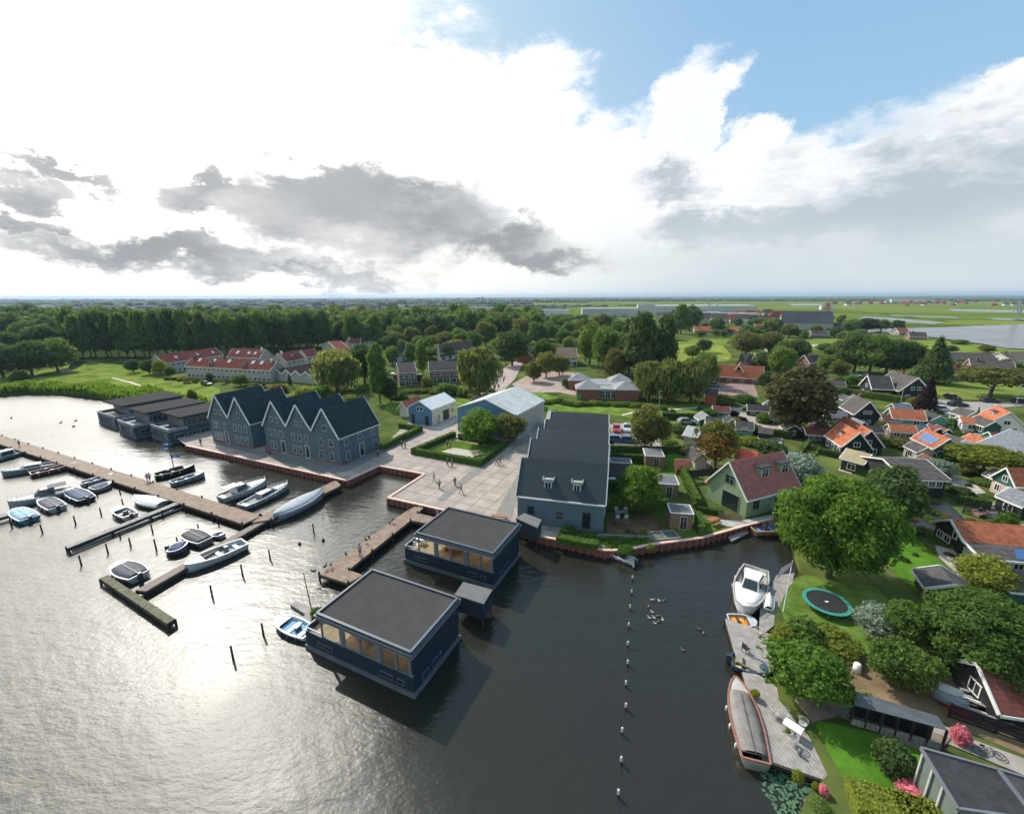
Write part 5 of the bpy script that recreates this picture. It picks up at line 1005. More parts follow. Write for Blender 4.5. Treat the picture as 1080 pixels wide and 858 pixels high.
        if cover: put(MB().slab([(L*.08, -w_, zt+.1), (L*(ca+.1), -w_, zt+.1), (L*(ca+.1), w_, zt+.1), (L*.08, w_, zt+.1)], .06), 'canopy', q('canopy', cover, .8))
        k = MB(); ps = [p for p in out if p[0] > L*.6]
        for sg in (1, -1):
            for i in range(len(ps)-1): k.bar((ps[i][0], sg*ps[i][1]*.95, ps[i][2]+.45), (ps[i+1][0], sg*ps[i+1][1]*.95, ps[i+1][2]+.45), .03); k.bar((ps[i][0], sg*ps[i][1]*.95, ps[i][2]), (ps[i][0], sg*ps[i][1]*.95, ps[i][2]+.45), .025)
        put(k, 'pulpit_rail', METAL)
    if L > 4.2 and kind != 'full':
        for q_ in (.2, .42, .62):
            for sg in (-1, 1):
                o_ = out[int(q_*(len(out)-1))]; put(MB().tube((o_[0], sg*(o_[1]+.1), o_[2]-.5), (o_[0], sg*(o_[1]+.1), o_[2]-.05), .09, .09, 7), 'fender', q('fender', (.5, .5, .48) if L > 6 else (.05, .06, .12)), True)
    if engine: put(MB().box(-.45, -.17, .15, -.05, .17, Hh+.4).box(-.38, -.08, -.3, -.2, .08, .2), 'outboard_motor', q('motor', (.05, .05, .055)))
    return r
GR = (.20, .22, .23)
boat('grey cruiser lying at the very left end of the marina, half out of frame', (30, 477), (-30, 494), 2.6, hc=GR, kind='cabin', cover=None, engine=False)
boat('slender grey yacht with white cabin roof, bow pointing left', (66, 491), (3, 503), 2.6, hc=GR, kind='cruiser', engine=False, Hh=.9)
boat('low red-brown barge with pale deck, right of the slender grey yacht', (33, 503), (82, 492), 2.2, name='barge', hc=(.16, .06, .05), rim=(.45, .35, .28), kind='open', inside=(.42, .30, .22), engine=False, trans=.95)
boat('small dark boat above the long jetty at the left edge', (-8, 463), (10, 467), 1.9, hc=(.04, .035, .035), kind='open', engine=False)
boat('white cruiser with long purple-grey canopy, bow at the catwalk', (78, 520), (10, 536), 2.9, hc=(.34, .33, .32), kind='cabin', cover=(.11, .10, .12), cabin=(.13, .12, .14), engine=False, Hh=.95)
boat('light blue and white tender at the left end of its row', (33, 551), (17, 542), 2.3, name='tender', hc=(.08, .28, .42), rim=(.7, .7, .68), kind='cover', cover=(.28, .42, .50), trans=.95, full=.35)
boat('white tender with charcoal cover beside the purple-grey canopy', (62, 539.5), (46, 530), 2.3, name='tender', hc=(.50, .49, .48), kind='cover', cover=(.09, .09, .11), trans=.9, full=.4)
boat('round navy tender with navy cover, left of the two blue ones', (93, 530), (73, 520), 2.5, name='tender', hc=(.03, .035, .06), rim=(.4, .4, .4), kind='cover', cover=(.035, .06, .12), trans=.85, full=.45)
boat('round navy covered tender with cream rim close to the long jetty', (98, 519.5), (118, 513), 2.3, name='tender', hc=(.35, .33, .3), rim=(.6, .56, .48), kind='cover', cover=(.05, .08, .14), trans=.85, full=.45, engine=False)
boat('pale grey open boat behind the two navy covered tenders', (86, 513.5), (120, 504.5), 1.9, hc=(.48, .48, .46), kind='open', engine=False)
boat('small white console boat beside the catwalk', (139, 548), (123, 540.5), 2.0, hc=(.62, .62, .6), kind='open', engine=True, trans=.9, full=.4)
boat('boat wrapped in a plain white tarpaulin beside the catwalk', (173, 535.5), (143, 529), 2.5, hc=(.25, .25, .25), kind='full', cover=(.72, .71, .68), engine=False, trans=.8)
boat('dark wooden open sloop above the long jetty', (164, 505.5), (206, 495), 2.6, name='sloop', hc=(.055, .035, .03), rim=(.12, .07, .05), kind='open', inside=(.09, .065, .05), engine=False, Hh=.9, trans=.7)
boat('light grey sloop moored beside the dark wooden one', (181, 512.5), (216, 502), 1.9, name='sloop', hc=(.30, .33, .34), kind='open', inside=(.28, .28, .28), engine=False)
boat('white-grey cabin cruiser between long jetty and quay, left of the pair', (233, 530), (281, 512), 3.0, hc=(.42, .43, .43), kind='cabin', cabin=(.62, .61, .58), engine=False, Hh=1.0, cover=(.55, .54, .5))
boat('grey sports boat with pale foredeck, right of the pair by the quay jetty', (256, 538), (304, 515), 2.6, hc=(.32, .35, .36), kind='cruiser', cabin=(.2, .22, .23), engine=False, Hh=.85)
boat('large sloop under a full grey cover along the quay jetty', (289, 551), (341.5, 524), 3.1, name='sloop', hc=(.24, .25, .27), rim=(.3, .31, .33), kind='full', cover=(.30, .31, .34), engine=False, Hh=1.1, both=True, full=.6)
boat('long white open sloop with cream foredeck along the finger jetty', (259, 577), (196, 604), 2.7, name='sloop', hc=(.55, .54, .52), rim=(.72, .70, .64), kind='open', inside=(.36, .37, .38), engine=False, Hh=.9)
boat('dark grey covered tender next to the finger jetty', (218, 575), (194, 565), 2.4, name='tender', hc=(.22, .22, .22), kind='cover', cover=(.05, .055, .06), engine=False, full=.45)
boat('navy covered tender with white rim next to the finger jetty', (180, 583), (199, 580), 2.4, name='tender', hc=(.10, .10, .12), rim=(.66, .65, .62), kind='cover', cover=(.03, .06, .14), full=.45)
boat('little grey inflatable dinghy at the finger jetty', (226, 566), (237, 567), 1.2, name='dinghy', hc=(.38, .38, .40), kind='open', engine=False, Hh=.45, full=.35)
boat('white tender with charcoal cover at the mossy platform', (148, 612), (124, 600.5), 2.6, name='tender', hc=(.58, .57, .55), kind='cover', cover=(.06, .065, .08), full=.42)
boat('white sailing dinghy with blue stripes beside the nearest houseboat', (327, 672), (292, 656), 2.0, name='sailing_dinghy', hc=(.68, .68, .68), kind='open', inside=(.25, .42, .58), engine=False, Hh=.5, full=.5)
boat('slim white dinghy with tiny blue motor below the gardens', (669, 595), (636, 581), 1.5, name='dinghy', hc=(.66, .62, .58), kind='open', rim=(.75, .72, .68), inside=(.62, .58, .52), Hh=.45, both=False, full=.45)
boat('wooden rimmed sloop with blue seats in front of the pale green house', (792, 562.5), (834, 560), 2.6, name='sloop', hc=(.40, .27, .17), rim=(.5, .3, .15), kind='open', inside=(.10, .16, .26), engine=False, Hh=.9, trans=.8)
boat('white cabin cruiser with row of dark roof hatches near the big tree', (796, 607), (783, 652), 3.2, hc=(.62, .61, .6), rim=(.45, .40, .36), kind='cabin', cabin=(.72, .71, .69), engine=False, Hh=1.1, full=.42)
boat('grey inflatable with orange floor beside the upper plank deck', (768, 657), (797, 661), 1.7, name='inflatable_boat', hc=(.36, .38, .40), kind='open', inside=(.55, .20, .03), engine=False, Hh=.5, full=.35)
boat('navy inflatable with yellow and white cushion between the decks', (771, 700), (808, 712), 1.9, name='inflatable_boat', hc=(.03, .05, .12), kind='open', inside=(.55, .45, .15), Hh=.55, full=.35)
boat('old launch with grey canvas cover and brown-red rim along the lower deck', (796, 812), (774, 724), 2.2, name='launch', hc=(.42, .39, .36), rim=(.30, .13, .09), kind='cover', cover=(.20, .175, .16), engine=False, Hh=.85, full=.62, trans=.8)
boat('small white rowing boat laid on the planks beside the cruiser', (810, 645), (811, 630), .9, name='rowing_boat', hc=(.55, .56, .50), kind='full', cover=(.62, .62, .55), engine=False, Hh=.3, z=.75, full=.5)
# mast and planter by the nearest houseboat
p = at(330, 650, 0); MB().tube((0, 0, .3), (-.5, .3, 5.0), .06, .04, 8).build('mast', DARKW, None, (p.x, p.y, 0), label='dark slanting mast beside the nearest houseboat', cat='mast')
pier('small_raft', 'little grey raft between the sailing dinghy and the new jetty', [(306, 637), (312, 633), (328, 640), (322, 647)], .35, OLDW, False, t=.3)
pier('plant_raft', 'grey raft carrying a green shrub beside the nearest houseboat', [(318, 652), (328, 640), (346, 648), (336, 660)], .4, OLDW, False, t=.3)
# flags on a post in front of the houseboat row
p = at(183, 492, 0); r = thing('flag_post', (p.x, p.y, 0), 0, 'post with small blue and white flags in front of the quay end', 'flag post'); MB().tube((0, 0, -1), (0, 0, 5.2), .09, .05, 7).build('pole', DARKW, r)
for z, x in ((4.0, -1.6), (2.4, -.2), (4.9, -1.3)):
    MB().add([(x, 0, z), (x+1.6, .1, z+.1), (x+1.7, .2, z-.5), (x+.1, .1, z-.6)], [(0, 1, 2, 3)]).add([(x+.5, -.02, z-.15), (x+1.2, .02, z-.1), (x+1.2, .03, z-.35), (x+.5, 0, z-.4)], [(0, 1, 2, 3)], 1).build('flag', [plain('flag_blue', (.05, .2, .5)), WHT], r)

p = at(527, 546.5, 1.02); r = thing('plaza_bench', (p.x, p.y, 1.02), R_(-12), 'orange-brown wooden bench on the plaza behind the second houseboat', 'bench'); MB().box(-1.2, -.3, .38, 1.2, .3, .48).build('seat', mat('bench_orange_wood', (.30, .12, .05), .7, .15, 3), r); MB().box(-1.0, -.2, 0, -.8, .2, .38).build('leg', CONC, r); MB().box(.8, -.2, 0, 1.0, .2, .38).build('leg', CONC, r)
og = random.Random(21)
OUT = [(732, 446), (744, 455), (760, 449), (788, 438), (812, 447), (822, 456), (848, 447), (862, 428), (880, 424), (890, 452), (938, 462), (930, 449), (952, 480), (966, 446), (1000, 441), (1012, 470), (1026, 480), (1036, 508), (1052, 514), (1006, 478), (960, 492), (1018, 452), (1060, 470), (1072, 503), (912, 462), (820, 436), (776, 458), (1048, 536), (868, 446), (1030, 452), (944, 438), (990, 470), (1044, 480), (1066, 520), (902, 440), (872, 412), (752, 440), (804, 430)]
for i, (x, y) in enumerate(OUT):
    p = at(x, y); L = og.uniform(3.0, 5.6); D_ = og.uniform(2.4, 3.8); ze = 1+og.uniform(1.3, 2.1)
    house('outbuilding', 'small gabled outbuilding packed between the village gardens', 'outbuilding', (p.x, p.y), R_(og.choice((-13, -103, -20, -95))+og.uniform(-4, 4)), L, D_, ze, ze+D_*.36, 'x', wall=og.choice([TARBL, TEALW, WR, DGREEN, TIMB]), roof=og.choice([ORANGE, GREYR, REDR, GREYR, SLATE, ROOFG]), over=.15, tw=.15, group='outbuildings between the village gardens', wins=autowins(L, D_, ze, ze+.5)[:3])
# ================================================================ VEGETATION
def leafcloud(lobes, n, size, seed, droop=0.0, core=.68, flat=1.0, gap=.0):
    """leaf faces scattered through the shells of overlapping lobes (x,y,z,rx,ry,rz), over rough inner masses of foliage"""
    g = np.random.default_rng(seed); lb = np.array(lobes, float); wgt = (lb[:, 3]*lb[:, 5]); wgt /= wgt.sum()
    idx = g.choice(len(lb), n, p=wgt); d = g.normal(size=(n, 3)); d /= np.linalg.norm(d, axis=1)[:, None]
    d[:, 2] = np.where((d[:, 2] < -.3) & (g.random(n) < .6), -d[:, 2], d[:, 2])
    rr = .72+.36*g.random(n)**.8
    # clumps: push leaves in and out with a cheap lumpy field
    ph = g.random((6, 3))*6.28; fr = g.normal(size=(6, 3))*4.2; f = sum(np.sin(d @ fr[i]+ph[i, 0]+idx*1.7) for i in range(6))/6
    rr = rr*(1+.34*f)
    c = lb[idx, :3]+d*lb[idx, 3:6]*rr[:, None]
    if droop: c[:, 2] -= droop*g.random(n)**1.5*np.maximum(0, 1-d[:, 2])
    nrm = d*1.1+g.normal(size=(n, 3))*.7; nrm[:, 2] += .35*flat; nrm /= np.linalg.norm(nrm, axis=1)[:, None]
    t = np.cross(nrm, g.normal(size=(n, 3))); t /= np.linalg.norm(t, axis=1)[:, None]; b = np.cross(nrm, t)
    if droop: t = t*.45+np.array([0, 0, -1.0]); t /= np.linalg.norm(t, axis=1)[:, None]; b = np.cross(t, nrm); b /= np.linalg.norm(b, axis=1)[:, None]
    s = size*(.4+1.3*g.random(n)**1.5)[:, None]; el_ = 1.0 if not droop else 1.9
    q = np.stack([c+t*s*el_, c+b*s*.6+nrm*s*.15, c-t*s*el_*.9, c-b*s*.6+nrm*s*.15], 1).reshape(-1, 3)
    F_ = np.arange(4*n).reshape(-1, 4); V_ = [q]; FF = [tuple(x) for x in F_.tolist()]; off = 4*n
    if core:
        for j, L_ in enumerate(lb):
            bm = bmesh.new(); bmesh.ops.create_icosphere(bm, subdivisions=2, radius=1)
            pts = np.array([v.co[:] for v in bm.verts]); dd = pts/np.linalg.norm(pts, axis=1)[:, None]
            f = sum(np.sin(dd @ fr[i]+ph[i, 0]+j*1.7) for i in range(6))/6; rad = core*(1+.22*f+.08*g.normal(size=len(pts)))
            pts = L_[:3]+dd*L_[3:6]*rad[:, None]; V_.append(pts); FF += [tuple(v.index+off for v in fc.verts) for fc in bm.faces]; off += len(pts); bm.free()
    return np.concatenate(V_).tolist(), FF
def crown_lobes(seed, n, z0, z1, spread=.55, r=.5, top=1.0):
    g = random.Random(seed); zc = (z0+z1)/2; hz = (z1-z0)/2; L = [(0, 0, zc, .66, .66, hz*.72)]
    for i in range(n):
        a = i*2.399+g.uniform(-.3, .3); h = 1-2*(i+.5)/n; rr = math.sqrt(max(0, 1-h*h)); q = r*g.uniform(.7, 1.15)
        L.append((math.cos(a)*rr*spread*g.uniform(.85, 1.15), math.sin(a)*rr*spread*g.uniform(.85, 1.15), zc+h*hz*.62*top, q, q, q*hz*.8))
    return L
def trunkmesh(name, h, r0, limbs, zb, seed, spread=.5):
    g = random.Random(seed); k = MB(); pts = [(0, 0, -.1)]; 
    for i in range(4): p = pts[-1]; pts.append((p[0]+g.uniform(-.03, .03), p[1]+g.uniform(-.03, .03), h*(i+1)/4))
    for i in range(4): k.tube(pts[i], pts[i+1], r0*(1.25 if i == 0 else 1-.2*i), r0*(1-.2*(i+1)), 7)
    for i in range(limbs):
        a = i*2.4+g.random(); z = zb+(h-zb)*g.uniform(0, .8); e = (math.cos(a)*spread, math.sin(a)*spread, z+spread*g.uniform(.5, .9)); m = (e[0]*.5, e[1]*.5, z+spread*.22)
        k.tube((0, 0, z-.03), m, r0*.5, r0*.35, 5); k.tube(m, e, r0*.35, r0*.12, 5)
    return k.mesh(name, BARK)
PROTO = {}
def mk(kind, n_, size, lob, seed, trunk, **k):
    v, f = leafcloud(lob, n_, size, seed, **k); me = bpy.data.meshes.new('crown'); me.from_pydata(v, [], f); me.materials.append(LF['g']); me.update(); PROTO.setdefault(kind, []).append((me, trunk))
# unit trees: radius about 1, height 2 (scaled to each tree)
for s in range(4): mk('broad', 7000, .058, crown_lobes(s, 13, .26, 2.0, .58, .52), s, trunkmesh('trunk', 1.3, .07, 6, .45, s))
for s in range(3): mk('far', 900, .13, crown_lobes(20+s, 8, .1, 2.0, .6, .6), 20+s, trunkmesh('trunk', 1.0, .07, 3, .4, s))
for s in range(3): mk('poplar', 3200, .085, [(random.Random(s*9+i).uniform(-.25, .25), random.Random(s*9+i+50).uniform(-.25, .25), .55+i*.145, .72-.045*abs(i-3), .72-.045*abs(i-3), .26) for i in range(10)], 40+s, trunkmesh('trunk', 1.4, .06, 5, .5, s), core=.7)
for s in range(2): mk('willow', 7000, .060, crown_lobes(50+s, 12, .55, 2.0, .6, .5), 50+s, trunkmesh('trunk', 1.3, .08, 6, .6, s), droop=.55, core=.72)
for s in range(2): mk('big', 36000, .031, crown_lobes(60+s, 30, .10, 2.0, .72, .36), 60+s, trunkmesh('trunk', 1.4, .06, 9, .4, s, .7), core=.66)
for s in range(3): mk('bush', 2200, .085, [(0, 0, .8, .75, .75, .75)]+[(math.cos(a)*.45, math.sin(a)*.45, .55+.2*math.sin(a*3+s), .5, .5, .55) for a in (0, 1.3, 2.5, 3.8, 5.1)], 70+s, None, core=.72)
for s in range(2): mk('conifer', 3000, .07, [(0, 0, .3+i*.2, .95-.105*i, .95-.105*i, .22) for i in range(9)], 80+s, trunkmesh('trunk', 1.5, .06, 0, .4, s), core=.68)
for s in range(1): mk('spread', 7000, .05, [(math.cos(a)*.58, math.sin(a)*.5, 1.35+.1*math.sin(3*a), .42, .42, .42) for a in (0, .9, 1.8, 2.7, 3.6, 4.5, 5.4)]+[(0, 0, 1.5, .6, .6, .45)], 90, trunkmesh('trunk', 1.3, .06, 8, .55, 5, .6), core=.7)
for s in range(2): mk('airy', 2600, .060, crown_lobes(95+s, 12, .4, 2.0, .6, .36), 95+s, trunkmesh('trunk', 1.6, .045, 9, .4, s, .55), core=0)
MESHM = {}
def tree(kind, base, rad, h, m='g', label='', cat='tree', name='tree', group=None, z=None, rz=None, ry=None):
    v = PROTO[kind]; i = random.randrange(len(v)); me, tk = v[i]; key = (kind, i, m)
    if key not in MESHM:
        c = me.copy(); c.materials.clear(); c.materials.append(LF[m]); MESHM[key] = c
    me = MESHM[key]; rz = random.uniform(0, 6.28) if rz is None else rz
    sc = (rad, rad*(ry or 1), h/2)
    if tk is None:
        return link(name, me, None, (base[0], base[1], base[2]-.1), rz, sc, label=label, cat=cat, group=group)
    r = thing(name, (base[0], base[1], base[2]), rz, label, cat, group, sc); link('trunk', tk, r); link('crown', me, r); return r
def tb(kind, x, y, wpx, hpx, m='g', label='', z=1.0, **k):
    """tree by the foot, width and height seen in the photograph"""
    p = at(x, y, z); d = depth(p); return tree(kind, p, wpx/2*d/F, hpx*d/F*1.02, m, label, **k)
def tc(kind, x, y, wpx, h, m='g', label='', z=1.0, f=.62, **k):
    """tree by the middle of its crown and its height in metres"""
    p = at(x, y, z+h*f); d = depth(p); return tree(kind, Vector((p.x, p.y, z)), wpx/2*d/F, h, m, label, **k)
BT = dict(name='leafy_tree')
# nearer trees, each its own
for a in [
 ('big', 886, 551, 108, 12.5, 'b', 'very large bright green tree on the bank right of the pale green house'),
 ('big', 1034, 664, 112, 7.4, 'g', 'wide dark leaved tree at the right edge below the black cabin'),
 ('broad', 852, 706, 74, 4.4, 'b', 'dense broad leaved shrub tree leaning over the weathered deck'),
 ('broad', 958, 660, 46, 5, 'g', 'mid green tree between trampoline lawn and black garden shed'),
 ('broad', 928, 655, 42, 3.6, 's', 'grey-green airy shrub tree right of the trampoline'),
 ('broad', 943, 697, 48, 4, 'g', 'olive green garden tree above the long lean-to'),
 ('broad', 968, 706, 44, 4, 'g', 'small leafy tree between the orchard path and lean-to'),
 ('broad', 1040, 604, 54, 3.6, 'y', 'yellow-green tree in front of the black cabin'),
 ('broad', 942, 520, 60, 9.0, 'd', 'dark dense tree in front of the long grey roof'),
 ('spread', 1040, 484, 66, 5.2, 'y', 'yellow-green spreading tree in front of the slate roof'),
 ('spread', 1048, 401, 66, 9.5, 'o', 'wide spreading tree with flat crown on the village green'),
 ('broad', 842, 418, 74, 15.5, 'r', 'big bronze leaved tree left of the black village houses'),
 ('broad', 843, 495, 44, 5.5, 's', 'silver-green round tree behind the biggest tree'),
 ('broad', 506, 449, 44, 7.6, 'b', 'round bright green tree inside the square plaza hedge'),
 ('broad', 537, 450, 34, 6.6, 'o', 'olive green tree right of the round plaza tree in front of the hangar'),
 ('broad', 675, 514, 46, 7.4, 'b', 'round bright green tree in the gardens beside the slate house'),
 ('broad', 682, 450, 36, 9.5, 'o', 'tall olive tree between the parked cars and garden hedges'),
 ('airy', 700, 455, 22, 8, 'o', 'thin airy tree right of the olive car park tree'),
 ('airy', 757, 462, 48, 9.5, 'o', 'thin crowned tree turning copper, upper half olive, beside the green house roof'),
 ('airy', 757, 473, 50, 7.5, 'c', 'copper orange lower boughed tree beside the pale green house roof'),
 ('broad', 988, 492, 34, 3.2, 's', 'grey-green shrub tree below the solar panel house'),
 ('bush', 828, 664, 26, 2.6, 'y', 'round yellow-green bush on the deck edge beside the rowing boat'),
 ('bush', 850, 660, 40, 3.2, 'g', 'darker green bush behind the round yellow-green bush'),
 ('bush', 880, 673, 56, 2.0, 'y', 'low yellow-green shrubs below the trampoline'),
 ('bush', 946, 790, 40, 3.0, 'd', 'dark round shrub at the edge of the bright lawn'),
 ('bush', 1064, 544, 20, 3.0, 'b', 'small bright round tree on the terrace by the black wall'),
 ('bush', 335, 643, 17, 2.0, 'g', 'green shrub on the grey raft by the nearest houseboat'),
 ('bush', 660, 577, 20, 1.2, 'b', 'bright green reedy plant at the red wall by the white dinghy'),
 ('bush', 687, 575, 11, 1.1, 'y', 'small yellow-green plant on the retaining wall'),
 ('bush', 600, 557, 20, 1.8, 'g', 'green shrub in front of the slate house wall'),
 ('bush', 738, 528, 17, 2.2, 'd', 'dark shrub beside the pale green house terrace'),
 ('bush', 918, 741, 40, 1.2, 'y', 'yellow-green creeper over the left end of the lean-to'),
 ('bush', 1015, 770, 20, 1.8, 'k', 'pink flowering hydrangea at the end of the lean-to'),
 ('bush', 965, 829, 36, 1.0, 'k', 'pink hydrangea bed beside the garden house'),
 ('bush', 869, 829, 12, 1.0, 'k', 'small pink potted flowers at the deck corner'),
 ('bush', 843, 815, 14, 1.0, 'y', 'yellow-green potted plant on the lower deck'),
 ('bush', 861, 826, 9, .8, 'y', 'tiny yellow potted plant near the pink flowers on the deck'),
 ('bush', 797, 728, 10, .8, 'y', 'pale potted plant at the top of the lower deck'),
 ('bush', 866, 846, 20, .7, 'g', 'low green plants below the lower deck edge'),
 ('bush', 812, 467, 36, 3.0, 'd', 'dark rounded shrub behind the bright coral roof'),
 ('bush', 790, 462, 22, 2.6, 'y', 'yellow-green garden shrub above the coral roof'),
 ('bush', 768, 453, 20, 3, 'g', 'round shrub beside the allotment canal'),
 ('bush', 793, 448, 18, 3, 'g', 'round blue-green shrub in the allotments'),
 ('bush', 775, 441, 14, 2, 'y', 'small yellow-green ball shrub in the allotments'),
 ('bush', 783, 441, 12, 2, 'p', 'purple leaved shrub in the allotments'),
 ('bush', 773, 434, 14, 2.4, 'p', 'dark purple shrub near the canal bridge in the allotments'),
 ('bush', 806, 438, 18, 3.4, 'g', 'mid green shrub at the allotment path bend'),
 ('bush', 726, 472, 24, 2.2, 'o', 'olive shrub bed left of the low garden house'),
 ('bush', 707, 465, 20, 2.0, 'g', 'green shrub left of the garden path near the car park'),
 ('bush', 720, 488, 9, 1.6, 'c', 'small red-leaved bush beside the pavilion'),
 ('bush', 918, 520, 12, 2.4, 's', 'pale shrub at the foot of the biggest tree'),
]:
    nm = 'shrub' if a[0] == 'bush' else 'leafy_tree'
    if a[5] == 'k' or 'pott' in a[6] or 'plant' in a[6]: nm = 'flowering_plant' if a[5] == 'k' else 'garden_plant'
    tc(a[0], a[1], a[2], a[3], a[4], a[5], a[6], cat={'shrub': 'shrub', 'leafy_tree': 'tree'}.get(nm, 'plant'), name=nm, f=.55)
